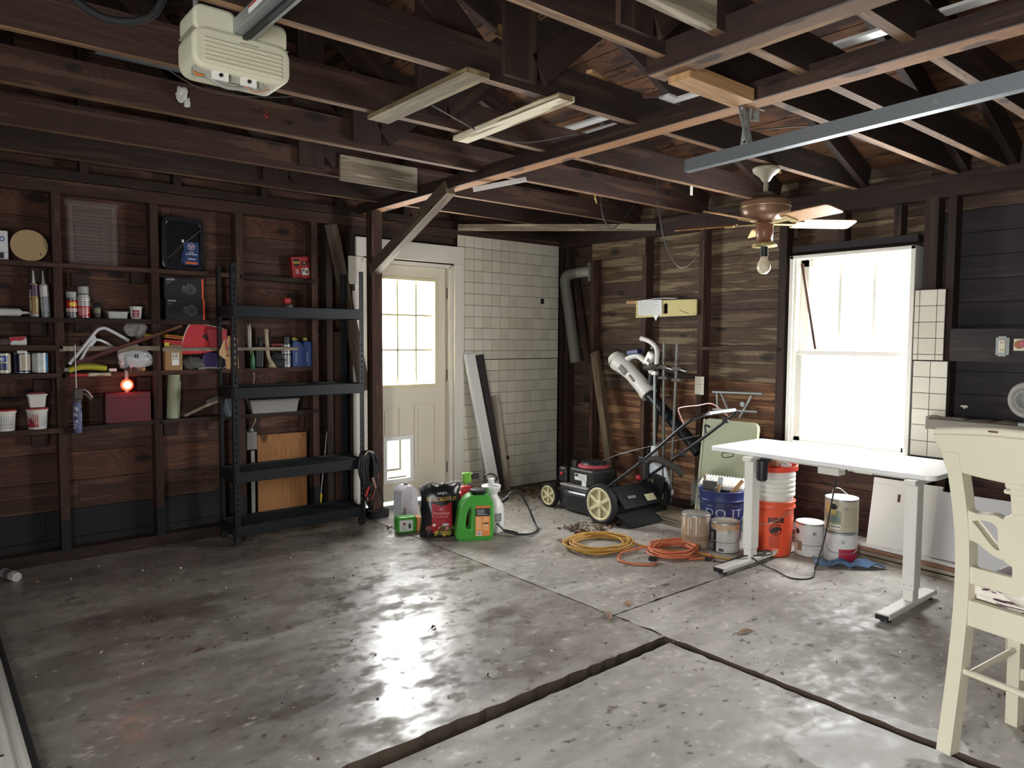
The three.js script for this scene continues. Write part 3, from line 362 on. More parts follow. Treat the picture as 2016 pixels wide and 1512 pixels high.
{ const g = thing('cloth_bundle', 'dull mauve cloth bundle beside the red and white carton', 'cloth', [-4.56, 1.365, -0.03]); const s = new THREE.SphereGeometry(0.05, 20, 14); const p = s.attributes.position; for (let i = 0; i < p.count; i++) { const k = 1 + 0.35 * (vn(p.getX(i) * 60 + 9, p.getY(i) * 60 + 5, 99, 99, 4) - 0.5); p.setXYZ(i, p.getX(i) * k, p.getY(i) * 0.55 * k, p.getZ(i) * 0.7 * k); } s.computeVertexNormals(); part(g, 'cloth', s, mat({ color: '#5a474a', roughness: 0.95 }), [0, 0.02, 0]); }
{ // white bent tube frame
  const g = thing('bent_tube_frame', 'white bent double tube frame hung through the shelf rail', 'frame', [0, 0, 0]), w = mat({ color: '#d6d8d9', roughness: 0.35 });
  part(g, 'outer_tube', tube([[-4.222, 1.25, 0.03], [-4.16, 1.33, 0.03], [-4.07, 1.45, 0.01], [-4.03, 1.476, 0.0], [-3.99, 1.468, -0.01], [-3.87, 1.398, -0.03]], 0.011, 40), w); part(g, 'inner_tube', tube([[-4.17, 1.25, 0.035], [-4.12, 1.35, 0.03], [-4.08, 1.395, 0.01], [-4.05, 1.402, 0], [-4.0, 1.38, -0.02], [-3.94, 1.34, -0.03]], 0.009, 36), w); part(g, 'web_plate', ext(poly([[-4.14, 1.34], [-4.075, 1.435], [-4.06, 1.4], [-4.11, 1.335]]), 0.006), w, [0, 0, 0.01]);
}
{ const g = thing('wood_strip', 'thin reddish wooden strip lying slanted across the wall shelves', 'strip'); strut(g, 'strip', [-4.19, 1.252, 0.04], [-3.555, 1.5, 0.035], 0.014, 0.02, wood(T.frame, '#ffdcd4')); strut(g, 'paint_edge', [-4.19, 1.262, 0.041], [-3.8, 1.414, 0.038], 0.016, 0.006, M.maroon); }
function crumple(r, sx, sy, sz, seed, amp, m, parent, name, p) { const s = new THREE.IcosahedronGeometry(r, 4), q = s.attributes.position; for (let i = 0; i < q.count; i++) { const n = fbm((q.getX(i) / r + 1) / 2.2, (q.getY(i) / r + q.getZ(i) / r + 2) / 4.4, 6, 6, seed, 3), k = 1 + amp * (n - 0.5); q.setXYZ(i, q.getX(i) * k * sx, q.getY(i) * k * sy, q.getZ(i) * k * sz); } s.computeVertexNormals(); return part(parent, name, s, m, p); }
{ const g = thing('plastic_bag', 'crumpled clear plastic bag stuffed under the middle shelf', 'bag', [-3.822, 1.41, -0.03]); crumple(0.06, 1.05, 0.9, 0.6, 5, 1.2, mat({ color: '#c4c2c0', roughness: 0.15, transparent: true, opacity: 0.38, side: THREE.DoubleSide }), g, 'bag', [0, 0.055, 0]); crumple(0.02, 1.3, 0.6, 0.6, 8, 1.2, M.yellow, g, 'yellow_tie', [0.075, 0.02, 0.02]); }
{ const g = thing('face_mask_pack', 'crinkled silver-white mask pouch with a small black mark on the shelf', 'pouch', [-3.838, SD, -0.02]); crumple(0.105, 1.1, 0.74, 0.4, 15, 0.75, mat({ color: '#c3c6c8', roughness: 0.3 }), g, 'pouch', [0, 0.085, 0]); part(g, 'printed_mark', box(0.022, 0.024, 0.001), canvasMat(64, 64, (x, w, h) => { fill(x, '#1c1d1f', 0, 0, w, h); words(x, 'X', 32, 48, 44, '#d5d5d5'); }), [0.0, 0.098, 0.05]); part(g, 'strap', tube([[-0.05, 0.185, 0.03], [0.02, 0.19, 0.04], [0.09, 0.15, 0.03], [0.1, 0.12, 0.03]], 0.003, 20, 5), M.black); part(g, 'crease', tube([[-0.1, 0.12, 0.03], [0, 0.14, 0.05], [0.08, 0.12, 0.04]], 0.003, 16, 5), M.gray); }
{ const g = thing('work_gloves', 'yellow and grey work gloves folded on the lower shelf', 'gloves', [-4.12, SD, -0.02]); part(g, 'glove', tube([[-0.1, 0.012, 0.02], [-0.04, 0.03, 0.02], [0.03, 0.03, 0.02], [0.11, 0.02, 0.015]], 0.018, 30, 8), mat({ color: '#b6b13a', roughness: 0.9 })); part(g, 'glove', tube([[-0.105, 0.015, -0.02], [-0.03, 0.04, -0.01], [0.04, 0.038, -0.01], [0.1, 0.025, -0.02]], 0.016, 30, 8), mat({ color: '#8d8d3c', roughness: 0.9 })); part(g, 'cuff', box(0.05, 0.026, 0.05, 0.01), mat({ color: '#b5b6ae', roughness: 0.9 }), [-0.1, 0.016, 0]); }
{ const g = thing('worn_handle', 'flaking red and cream wooden handle under the gloves', 'handle', [-4.11, 1.168, 0.028]); part(g, 'cream_end', box(0.13, 0.022, 0.016, 0.005), M.peel, [0.055, 0.014, 0]); part(g, 'red_end', box(0.1, 0.02, 0.014, 0.005), M.redP, [-0.06, 0.012, 0]); }
single('eraser_block', 'small white block on the shelf beside the gloves', 'block', box(0.045, 0.02, 0.03, 0.004), M.white, [-3.975, SD + 0.01, 0.0]);
[['left', -3.89], ['mid', -3.852], ['right', -3.8]].forEach(([k, x], i) => single('dowel_end', ['dark short wooden dowel lying end-on under the silver pouch', 'brown short wooden dowel lying end-on under the silver pouch', 'pale short wooden dowel lying end-on under the silver pouch'][i], 'dowel', cyl(0.013, 0.013, 0.08, 12), [M.frame, M.frameWarm, M.pale][i], [x, SD + 0.013, -0.0], [Math.PI / 2, 0, 0], 'wooden dowels'));
{ const g = thing('cardboard_box', 'small brown cardboard box with a white label', 'box', [-3.605, SD, -0.03]); part(g, 'body', box(0.112, 0.15, 0.09, 0.003), mat({ color: '#a5815a', roughness: 0.85 }), [0, 0.075, 0]); part(g, 'flap', box(0.112, 0.03, 0.003), mat({ color: '#94714d', roughness: 0.85 }), [0, 0.158, 0.03], [0.3, 0, 0]); part(g, 'label', box(0.048, 0.085, 0.001), canvasMat(64, 112, (x, w, h) => { fill(x, '#dcd9d4', 0, 0, w, h); fill(x, '#9a938c', 10, 10, 14, 36); fill(x, '#9a938c', 32, 10, 18, 30); fill(x, '#f2f0ec', 6, 66, 52, 40); fill(x, '#77706a', 4, 58, 56, 3); }), [0.01, 0.075, 0.0465]); }
{ const g = thing('paperback', 'yellow-spined paperback on top of the cardboard box', 'book', [-3.6, SD + 0.18, -0.03]); part(g, 'cover', box(0.112, 0.022, 0.08, 0.002), mat({ color: '#d79a24', roughness: 0.5 }), [0, 0.046, 0]); part(g, 'spine_print', box(0.1, 0.014, 0.001), mat({ color: '#8a3216', roughness: 0.6 }), [0, 0.046, 0.041]); g.rotation.z = -0.12; const h = thing('paperback', 'maroon paperback between the yellow one and the cardboard box', 'book', [-3.605, SD + 0.162, -0.03]); part(h, 'cover', box(0.115, 0.03, 0.082, 0.002), M.redP, [0, 0.027, 0]); part(h, 'yellow_corner', box(0.03, 0.024, 0.001), M.yellow, [-0.042, 0.012, 0.042]); h.rotation.z = -0.06; }
{ // big red mat
  const g = thing('red_mat', 'large curled red mat with white edge standing on the shelf', 'mat', [-3.4, 1.33, -0.02]); const s = new THREE.Shape(); s.moveTo(-0.15, -0.02); s.quadraticCurveTo(-0.13, 0.13, -0.08, 0.19); s.quadraticCurveTo(0, 0.18, 0.14, 0.15); s.lineTo(0.15, 0.02); s.quadraticCurveTo(0, -0.03, -0.15, -0.02); part(g, 'mat', ext(s, 0.012, 0.003), mat({ color: '#c32b35', roughness: 0.6 }), [0, 0, 0]); part(g, 'white_edge', tube([[-0.152, -0.02, 0.008], [-0.13, 0.1, 0.012], [-0.08, 0.193, 0.012], [0, 0.183, 0.012], [0.14, 0.153, 0.01]], 0.004, 40, 6), M.white); part(g, 'folded_corner', ext(poly([[0.02, 0.15], [0.15, 0.15], [0.15, 0.0], [0.04, 0.02]]), 0.008, 0.002), mat({ color: '#b03a42', roughness: 0.65 }), [0, 0, 0.02], [0, -0.08, 0]); part(g, 'slot', ext(poly([[-0.01, 0.1], [0.015, 0.12], [0.03, 0.06]]), 0.002), M.black, [0, 0, 0.018]); }
{ const g = thing('purple_folder', 'purple folder lying behind the shelf rail', 'folder', [-3.33, SD, -0.02]); part(g, 'cover', ext(poly([[-0.11, 0.02], [0.13, 0.01], [0.14, 0.1], [-0.06, 0.12]]), 0.01, 0.002), mat({ color: '#3f3063', roughness: 0.5 }), [0, 0, 0]); part(g, 'edge', box(0.2, 0.006, 0.03), M.paper, [0, 0.012, 0.0]); const b = thing('grey_pouch', 'grey zip pouch beside the purple folder', 'pouch', [-3.48, SD, 0.0]); crumple(0.06, 1.1, 0.75, 0.55, 31, 0.7, mat({ color: '#55544f', roughness: 0.7 }), b, 'pouch', [0, 0.045, 0]); const c = thing('scissors', 'silver and black scissors lying before the purple folder', 'scissors', [-3.37, SD, 0.0]); part(c, 'blade', box(0.16, 0.005, 0.012), M.chrome, [0.02, 0.006, 0.01]); for (const q of [-1, 1]) part(c, 'finger_ring', new THREE.TorusGeometry(0.018, 0.004, 6, 18), M.steel, [-0.06 + q * 0.005, 0.018, 0.005 + q * 0.008], [0.3, 0, 0]); }
{ const g = thing('kraft_envelope', 'brown kraft envelope leaning open on the shelf by the steel post', 'envelope', [-3.235, 1.315, 0.0]); part(g, 'back', ext(poly([[-0.05, -0.02], [0.06, -0.02], [0.07, 0.1], [0, 0.12]]), 0.002), mat({ color: '#a9855a', roughness: 0.85 }), [0, 0, 0]); part(g, 'flap', ext(poly([[-0.09, -0.01], [-0.03, -0.05], [0, 0.1], [-0.04, 0.09]]), 0.002), mat({ color: '#c2a377', roughness: 0.85 }), [0, 0, 0.01], [0, 0.3, 0]); part(g, 'pocket', box(0.09, 0.09, 0.004), mat({ color: '#b8935f', roughness: 0.85 }), [0.02, -0.07, 0.012], [0, 0, 0.05]); }
{ // red reflector on a strap, built with an added glow
  const g = thing('red_reflector', 'round red reflector with an added glow on a metal strap below the shelf', 'lamp', [-3.897, 1.108, 0.02]);
  part(g, 'strap', box(0.02, 0.2, 0.003), M.galv, [0, 0.03, -0.008]); part(g, 'lens', lathe([[0, 0.012], [0.02, 0.011], [0.034, 0.006], [0.038, 0], [0, 0]], 28), mat({ color: '#ff2a14', emissive: new THREE.Color('#ff3a20'), emissiveIntensity: 3.2, roughness: 0.3 }), [0, 0, 0], [Math.PI / 2, 0, 0]); part(g, 'lens_centre', lathe([[0, 0.016], [0.014, 0.0145], [0.024, 0.0105], [0.024, 0.008], [0, 0.008]], 24), mat({ color: '#fff0d8', emissive: new THREE.Color('#ffe0b0'), emissiveIntensity: 4, roughness: 0.3 }), [0, 0, 0], [Math.PI / 2, 0, 0]); part(g, 'screw', cyl(0.005, 0.005, 0.004, 8), M.chrome, [0, -0.058, -0.004], [Math.PI / 2, 0, 0]);  // emissive lens and pale centre stand in for returned light; no lamp inside
  const l = new THREE.PointLight('#ff3a22', 0.012); l.name = 'added_reflector_glow'; l.position.set(-3.897, 1.108, 0.06); l.castShadow = true; scene.add(l);  // added red light; the reflector is no source itself
}
{ const g = thing('tool_case', 'closed maroon plastic tool case on the lowest wall shelf', 'case', [-3.89, SE - 0.006, -0.02]); part(g, 'shell', box(0.27, 0.2, 0.08, 0.008), M.maroon, [0, 0.1, 0]); part(g, 'lid_seam', box(0.272, 0.003, 0.082), M.black, [0, 0.165, 0]); part(g, 'end_cap', box(0.02, 0.17, 0.084, 0.004), mat({ color: '#4d1b23', roughness: 0.5 }), [-0.128, 0.09, 0]); }
{ // caulking gun hanging from the rail
  const g = thing('caulking_gun', 'caulking gun with a blue cartridge hanging from the shelf rail', 'caulking gun', [-4.187, 0.82, 0.045]); part(g, 'cartridge', cyl(0.024, 0.024, 0.2, 24), mat({ color: '#4a5480', roughness: 0.4 }), [0, 0.1, 0]); part(g, 'label_patches', cyl(0.0245, 0.0245, 0.15, 24, true), canvasMat(128, 128, (x, w, h) => { fill(x, '#5c6488', 0, 0, w, h); for (let i = 0; i < 60; i++) fill(x, i % 3 ? '#b9bcc4' : '#343b66', hash(i, 2, 4) * 120, hash(i, 3, 4) * 120, 6 + hash(i, 4, 4) * 18, 4 + hash(i, 5, 4) * 14); }), [0, 0.1, 0]); part(g, 'cradle', cyl(0.027, 0.027, 0.02, 20, true), M.rust, [0, 0.2, 0]); part(g, 'head', box(0.05, 0.07, 0.04, 0.008), M.rust, [0.005, 0.245, 0]); part(g, 'trigger', tube([[0.01, 0.25, 0.01], [0.05, 0.235, 0.01], [0.075, 0.2, 0.01]], 0.008, 14), M.rust); part(g, 'grip', tube([[0.01, 0.27, 0], [0.05, 0.265, 0], [0.085, 0.215, 0]], 0.007, 14), M.steel); part(g, 'push_rod', cyl(0.004, 0.004, 0.28, 8), M.steel, [-0.003, 0.41, 0]); part(g, 'rod_hook', tube([[-0.003, 0.545, 0], [-0.003, 0.56, -0.01], [-0.003, 0.552, -0.03]], 0.004, 10, 6), M.steel); }
function tub(label, p, r, h, lid, draw) { const g = thing('plastic_tub', label, 'tub', p, 0); part(g, 'tub', lathe([[0, 0], [r * 0.84, 0], [r * 0.86, 0.004], [r * 0.98, h - 0.024], [r * 1.06, h - 0.022], [r * 1.06, h - 0.01], [r, h - 0.008], [0, h - 0.008]], 32), M.white); part(g, 'lid', lathe([[0, h], [r * 1.0, h], [r * 1.05, h - 0.003], [r * 1.05, h - 0.012], [r, h - 0.012]], 32), lid); if (draw) part(g, 'label', new THREE.CylinderGeometry(r * 0.965, r * 0.875, h - 0.05, 28, 1, true), canvasMat(256, 128, draw), [0, h / 2 - 0.012, 0], [0, Math.PI - 0.1, 0]); return g; }
tub('white joint compound tub with a grey label and red lid', [-4.56, SE - 0.014, -0.03], 0.06, 0.13, M.redP, (x, w, h) => { fill(x, '#b9bcbc', 0, 0, w, h); fill(x, '#8e9394', 80, 80, 90, 8); lines(x, '#8b9293', 90, 30, 70, 4, 9, 3); });
tub('white tub with a red pictured label under the small square tub', [-4.392, SE - 0.014, -0.03], 0.056, 0.132, M.redP, (x, w, h) => { fill(x, '#c2c4c4', 0, 0, w, h); fill(x, '#a2222c', 70, 0, 64, h); for (let i = 0; i < 6; i++) { x.fillStyle = i % 2 ? '#c96a5c' : '#5e1218'; x.beginPath(); x.arc(86 + (i % 3) * 20, 40 + 40 * Math.floor(i / 3), 9, 0, 7); x.fill(); } lines(x, '#8f9696', 142, 24, 60, 8, 11, 3); });
{ const g = thing('square_tub', 'small white square tub with maroon lid stacked on another tub', 'tub', [-4.392, SE + 0.12, -0.03]); part(g, 'tub', (() => { const q = box(0.088, 0.078, 0.075, 0.006), p = q.attributes.position; for (let i = 0; i < p.count; i++) { const k = p.getY(i) > 0 ? 1.08 : 0.9; p.setX(i, p.getX(i) * k); p.setZ(i, p.getZ(i) * k); } return q; })(), M.white, [0, 0.039, 0]); part(g, 'rim', box(0.106, 0.01, 0.09, 0.003), M.white, [0, 0.078, 0]); part(g, 'lid', box(0.095, 0.012, 0.08, 0.004), mat({ color: '#6e2130', roughness: 0.5 }), [0, 0.089, 0]); }
{ const g = thing('cardboard_tube', 'pale green cardboard tube standing on the lowest wall shelf', 'tube', [-3.61, SE, -0.035]); part(g, 'tube', lathe([[0.034, 0], [0.038, 0], [0.038, 0.31], [0.034, 0.31], [0.034, 0]], 28), mat({ color: '#9aa288', roughness: 0.75 })); part(g, 'torn_edge', box(0.01, 0.26, 0.03, 0.004), mat({ color: '#868d75', roughness: 0.8 }), [0.038, 0.13, 0.0]); g.rotation.z = -0.06; }
{ const g = thing('wire_brush', 'long wooden handled wire brush leaning on the lowest wall shelf', 'brush'); strut(g, 'handle', [-3.54, 0.882, 0.0], [-3.39, 0.948, 0.0], 0.02, 0.018, M.gray); strut(g, 'head', [-3.4, 0.945, 0.0], [-3.31, 0.978, 0.0], 0.026, 0.022, M.gray); const b = []; for (let i = 0; i < 16; i++) b.push(at(cyl(0.0015, 0.0015, 0.024, 4), -3.39 + i * 0.005, 0.968 + i * 0.002, (i % 2) * 0.008 - 0.004)); part(g, 'bristles', merge(b), M.steel); }
{ const g = thing('grey_rag', 'crumpled grey rag hanging behind the steel post', 'rag', [-3.24, 0.86, 0.01]); crumple(0.055, 0.8, 1.25, 0.5, 55, 1.1, mat({ color: '#5f666a', roughness: 0.95 }), g, 'cloth', [0, 0.06, 0]); crumple(0.03, 0.5, 1.6, 0.5, 58, 0.9, mat({ color: '#555c60', roughness: 0.95 }), g, 'tail', [0.02, -0.03, 0.02]); }
{ const g = thing('bait_carton', 'red bug bait carton leaning on the top shelf', 'box', [-2.665, SA - 0.006, -0.05]); g.rotation.z = 0.1; part(g, 'body', box(0.14, 0.165, 0.04, 0.002), mat({ color: '#9c1c22', roughness: 0.45 }), [0, 0.083, 0]); part(g, 'front_print', box(0.138, 0.163, 0.001), canvasMat(192, 224, (x, w, h) => { fill(x, '#a31d23', 0, 0, w, h); x.fillStyle = '#141214'; x.beginPath(); x.moveTo(18, 22); x.lineTo(86, 22); x.lineTo(84, 84); x.lineTo(52, 102); x.lineTo(22, 84); x.fill(); words(x, 'Raid', 54, 68, 32, '#f0d63a'); fill(x, '#1c1a1c', 108, 44, 66, 46); x.fillStyle = '#d9772a'; x.beginPath(); x.arc(140, 62, 10, 0, 7); x.fill(); lines(x, '#f2dede', 34, 128, 54, 4, 13, 5); fill(x, '#d8d4cc', 102, 118, 78, 72); fill(x, '#4a4a4c', 110, 126, 26, 24); fill(x, '#4a4a4c', 144, 140, 26, 30); }), [0, 0.083, 0.021]); }
{ const g = thing('spray_cap_can', 'can with a tilted red spray cap on the top deck of the steel unit', 'spray can', [-2.86, 1.633, 0.17]); part(g, 'can', lathe([[0, 0], [0.033, 0], [0.033, 0.012], [0.028, 0.03], [0.014, 0.034], [0, 0.034]]), M.steel); part(g, 'cap', box(0.05, 0.045, 0.036, 0.012), M.redP, [-0.008, 0.056, 0], [0, 0, 0.15]); }
{ const g = thing('black_bottle', 'tall black bottle leaning on the wall shelf behind the steel unit', 'bottle', [-3.005, SD, -0.045]); g.rotation.z = -0.05; part(g, 'body', box(0.062, 0.165, 0.05, 0.012), M.black, [0, 0.083, 0]); part(g, 'neck', cyl(0.016, 0.02, 0.03, 14), M.black, [0.006, 0.18, 0]); part(g, 'cap', cyl(0.018, 0.018, 0.03, 14), M.tar, [0.006, 0.21, 0]); }
{ const g = thing('bristle_brush', 'long cream bristle brush leaning upright beside the black bottle', 'brush', [-2.935, SD, -0.03]); part(g, 'shaft', tube([[0.03, 0.01, 0], [0.0, 0.09, 0], [-0.008, 0.17, 0], [-0.012, 0.25, 0]], 0.014, 24, 8), mat({ color: '#b6aa8c', roughness: 0.8 })); part(g, 'tip', lathe([[0.012, 0], [0.018, 0.04], [0.014, 0.05], [0, 0.05]], 10), mat({ color: '#a89c80', roughness: 0.9 }), [-0.013, 0.24, 0]); part(g, 'base', lathe([[0, 0], [0.035, 0], [0.03, 0.02], [0.012, 0.06]], 14), mat({ color: '#b6aa8c', roughness: 0.8 }), [0.03, 0, 0]); }
{ const g = thing('knit_hat', 'dark rounded hat under a thin red ring on the wall shelf', 'cap', [-2.865, SD, -0.04]); part(g, 'crown', new THREE.SphereGeometry(0.06, 22, 12, 0, 6.29, 0, 1.5), mat({ color: '#28262a', roughness: 0.85 }), [0, 0, 0]); g.children[0].scale.set(1.1, 1.9, 0.7); part(g, 'peak', box(0.09, 0.006, 0.03, 0.003), mat({ color: '#28262a', roughness: 0.85 }), [0.0, 0.06, 0.045], [0.3, 0, 0]); const h = thing('red_ring', 'thin red rubber ring balanced behind the dark hat', 'ring', [-2.86, SD + 0.17, -0.05]); part(h, 'ring', new THREE.TorusGeometry(0.045, 0.005, 8, 28), mat({ color: '#a34a48', roughness: 0.6 }), [0, 0, 0], [1.3, 0, 0]); h.children[0].scale.set(1, 0.5, 1); part(h, 'stand_wire', tube([[-0.03, 0, 0], [-0.02, -0.08, 0], [0.02, -0.165, 0]], 0.003, 10, 5), M.rust); }
sprayCan('slim silver spray can with black cap beside the blue oil bottles', [-2.792, SD, ZS], 0.033, 0.235, (x, w, h) => { fill(x, '#a9abab', 0, 0, w, h); fill(x, '#222326', 62, 8, 82, 4); x.strokeStyle = '#26272a'; x.lineWidth = 6; x.beginPath(); x.ellipse(100, 40, 34, 16, 0, 0, 7); x.stroke(); fill(x, '#2b2c2f', 64, 74, 74, 16); lines(x, '#4a4b4e', 66, 100, 70, 6, 13, 5); }, M.black);
[['blue plastic oil bottle with a yellow cap, next to the silver spray can', -2.7], ['blue plastic oil bottle with a yellow cap, at the shelf end by the stud', -2.613]].forEach(([l, x], i) => { const g = thing('oil_bottle', l, 'bottle', [x, SD, ZS], 0, 'blue oil bottles'); const s = poly([[-0.045, 0], [0.042, 0], [0.042, 0.13], [0.02, 0.175], [-0.02, 0.192], [-0.038, 0.192], [-0.045, 0.17]]); part(g, 'body', ext(s, 0.05, 0.006), mat({ color: '#27417e', roughness: 0.35 }), [0, 0.006, -0.025]); part(g, 'cap', cyl(0.014, 0.014, 0.024, 16), mat({ color: '#c2ac4a', roughness: 0.5 }), [-0.028, 0.214, 0]); part(g, 'cap_ring', new THREE.TorusGeometry(0.017, 0.003, 6, 18), mat({ color: '#c2ac4a', roughness: 0.5 }), [-0.016 + i * -0.012, 0.216, 0.005], [Math.PI / 2 + 0.3, 0, 0]); part(g, 'label', box(0.035, 0.09, 0.001), canvasMat(48, 96, (x, w, h) => { fill(x, '#22386f', 0, 0, w, h); lines(x, '#a9b5cf', 8, 10, 26, 7, 12, 4); }), [-0.02, 0.08, 0.032]); });
{ const g = thing('storage_tray', 'long grey plastic tray on the lowest wall shelf', 'tray', [-2.91, SE, -0.04]); const q = box(0.36, 0.095, 0.11, 0.006), p = q.attributes.position; for (let i = 0; i < p.count; i++) { const k = p.getY(i) > 0 ? 1.04 : 0.94; p.setX(i, p.getX(i) * k); } part(g, 'body', q, mat({ color: '#8d8b88', roughness: 0.6 }), [0, 0.048, 0.01]); part(g, 'rim', box(0.385, 0.012, 0.125, 0.004), mat({ color: '#757371', roughness: 0.6 }), [0, 0.096, 0.01]); }
{ const g = thing('plywood_sheet', 'light plywood offcut standing behind the steel shelf unit', 'board', [-2.845, 0.075, -0.012]); part(g, 'sheet', timber(0.38, 0.625, 0.012), wood(T.pale, '#d9c2a8'), [0, 0.313, 0], [-0.02, 0, -0.01]); }
{ const g = thing('junction_box', 'grey painted junction box with looping cable beside the plywood', 'electrical box', [-3.075, 0.6, -0.03]); part(g, 'box', box(0.075, 0.13, 0.05, 0.004), mat({ color: '#8a8681', roughness: 0.6 }), [0, 0.065, 0]); part(g, 'cap', lathe([[0, 0.03], [0.02, 0.026], [0.026, 0], [0, 0]], 16), M.galv, [0, 0.13, 0]); part(g, 'cable', tube([[0, 0.15, 0], [0.03, 0.23, 0.02], [-0.02, 0.32, 0.03], [-0.03, 0.4, 0.03], [0.02, 0.52, 0.03], [0.0, 0.68, 0.03], [0.0, 0.88, 0.03]], 0.005, 40, 6), mat({ color: '#a58d76', roughness: 0.7 })); part(g, 'conduit', box(0.03, 0.5, 0.02, 0.004), mat({ color: '#a29f99', roughness: 0.6 }), [0.01, -0.26, 0]); }
{ const g = thing('weatherstrip_roll', 'peeling white insulation strip hanging on the wall stud', 'insulation strip', [-3.085, 1.31, 0.0]); crumple(0.03, 0.6, 3.0, 0.5, 71, 0.9, mat({ color: '#c3beb6', roughness: 0.9 }), g, 'strip', [0, 0.12, 0]); part(g, 'green_bottle', lathe([[0, -0.13], [0.02, -0.13], [0.02, -0.05], [0.008, 0.0], [0.008, 0.03], [0, 0.03]], 14), mat({ color: '#2f6b44', roughness: 0.3 }), [0.02, 0.01, 0]); }
{ const g = thing('soldering_rod', 'thin steel rod with a yellow handle leaning behind the steel unit', 'tool', [0, 0, 0]); part(g, 'rod', bar([-2.47, 0.75, -0.02], [-2.535, 0.2, -0.018], 0.004), M.steel); part(g, 'handle', bar([-2.535, 0.2, -0.018], [-2.545, 0.12, -0.018], 0.012, 12), mat({ color: '#d2bd34', roughness: 0.5 })); }
{ // hank of cables on the shelf upright
  const g = thing('cable_hank', 'hank of black jumper cables looped over the corner of the steel unit', 'cable', [-2.32, 0.52, 0.36]); const r2 = rng(17);
  for (let i = 0; i < 12; i++) { const a = r2() * 0.04 - 0.02, b = 0.2 + r2() * 0.2, w = 0.025 + r2() * 0.045; part(g, 'loop', tube([[a - w, 0.0, r2() * 0.03], [a - w * 0.4, 0.045, 0], [a + w, 0.0, r2() * 0.03], [a + w * 1.25, -b * 0.5, 0.02], [a, -b, 0.01], [a - w * 1.1, -b * 0.5, r2() * 0.03]], 0.0085, 44, 6, true), i === 3 ? mat({ color: '#8a3a34', roughness: 0.6 }) : M.cord); }
  part(g, 'clamp', box(0.02, 0.09, 0.015, 0.005), mat({ color: '#9c6f68', roughness: 0.6 }), [0.03, -0.2, 0.03], [0, 0, 0.3]); part(g, 'clamp', box(0.018, 0.08, 0.015, 0.005), M.redP, [-0.03, -0.26, 0.03], [0, 0, -0.4]); part(g, 'lead', tube([[0.05, -0.2, 0.02], [0.11, -0.34, 0.02], [0.06, -0.42, 0.05], [-0.04, -0.4, 0.05]], 0.005, 30, 6), M.cord); part(g, 'grey_loop', tube([[-0.05, 0.02, 0.03], [-0.02, 0.05, 0.04], [0.02, 0.03, 0.04]], 0.006, 12, 6), M.steel);
}
{ const g = thing('rolled_bottle', 'white spray can lying on the concrete by the plank wall', 'spray can', [-4.575, 0.027, 0.2]); g.rotation.set(0, 0.35, 0); part(g, 'body', cyl(0.028, 0.028, 0.11, 20), mat({ color: '#b9b7b3', roughness: 0.4 }), [0, 0, -0.02], [Math.PI / 2, 0, 0]); part(g, 'label', cyl(0.0285, 0.0285, 0.05, 20, true), mat({ color: '#6a6f7c', roughness: 0.4 }), [0, 0, -0.01], [Math.PI / 2, 0, 0]); part(g, 'cap', cyl(0.0265, 0.0265, 0.035, 20), M.haze, [0, 0, 0.052], [Math.PI / 2, 0, 0]); }
{ // ribbed white panel by the camera
  const g = thing('corrugated_sheet', 'white ribbed metal door sheet with black rubber seal lying on the concrete', 'panel', [-4.85, -0.02, 1.9]); const prof = []; for (let i = 0; i <= 24; i++) { const x = -0.12 + i * 0.01; prof.push([x, 0.026 + 0.006 * Math.cos(i * 1.05)]); } const s = poly([[-0.12, 0], ...prof, [0.12, 0]]); part(g, 'panel', ext(s, 2.0), M.white, [0, 0.02, -0.9]); part(g, 'rubber_seal', box(0.022, 0.036, 2.0, 0.006), M.rubber, [0.132, 0.038, 0.1]); for (let i = 0; i < 6; i++) for (const x of [-0.03, 0.05]) part(g, 'screw', cyl(0.008, 0.008, 0.008, 10), M.chrome, [x, 0.05, 0.9 - i * 0.22 + (x > 0 ? 0.05 : 0)]); }
// ================================================================ garden things by the door
{ // white milky jug
  const g = thing('plastic_jug', 'milky white plastic jug with dark cap standing by the door', 'jug', [-2.09, 0, 0.52], 0.1), m = mat({ color: '#c9c8cf', roughness: 0.35 }); g.scale.set(0.8, 0.98, 0.85);
  const s = new THREE.Shape(); s.moveTo(-0.085, 0); s.lineTo(0.085, 0); s.lineTo(0.085, 0.22); s.quadraticCurveTo(0.085, 0.25, 0.05, 0.262); s.lineTo(0.02, 0.285); s.lineTo(-0.02, 0.285); s.quadraticCurveTo(-0.085, 0.26, -0.085, 0.24); s.closePath(); const h = new THREE.Path(); h.moveTo(-0.005, 0.17); h.quadraticCurveTo(0.03, 0.14, 0.03, 0.2); h.lineTo(0.02, 0.25); h.lineTo(0.0, 0.25); h.closePath(); s.holes.push(h);
  part(g, 'body', ext(s, 0.11, 0.012), m, [0, 0.012, -0.055]); part(g, 'cap', cyl(0.021, 0.021, 0.022, 18), mat({ color: '#5b5d63', roughness: 0.5 }), [0, 0.312, 0]); part(g, 'side_label', box(0.03, 0.11, 0.002), mat({ color: '#8a7d78', roughness: 0.6 }), [-0.07, 0.09, 0.069]);
}
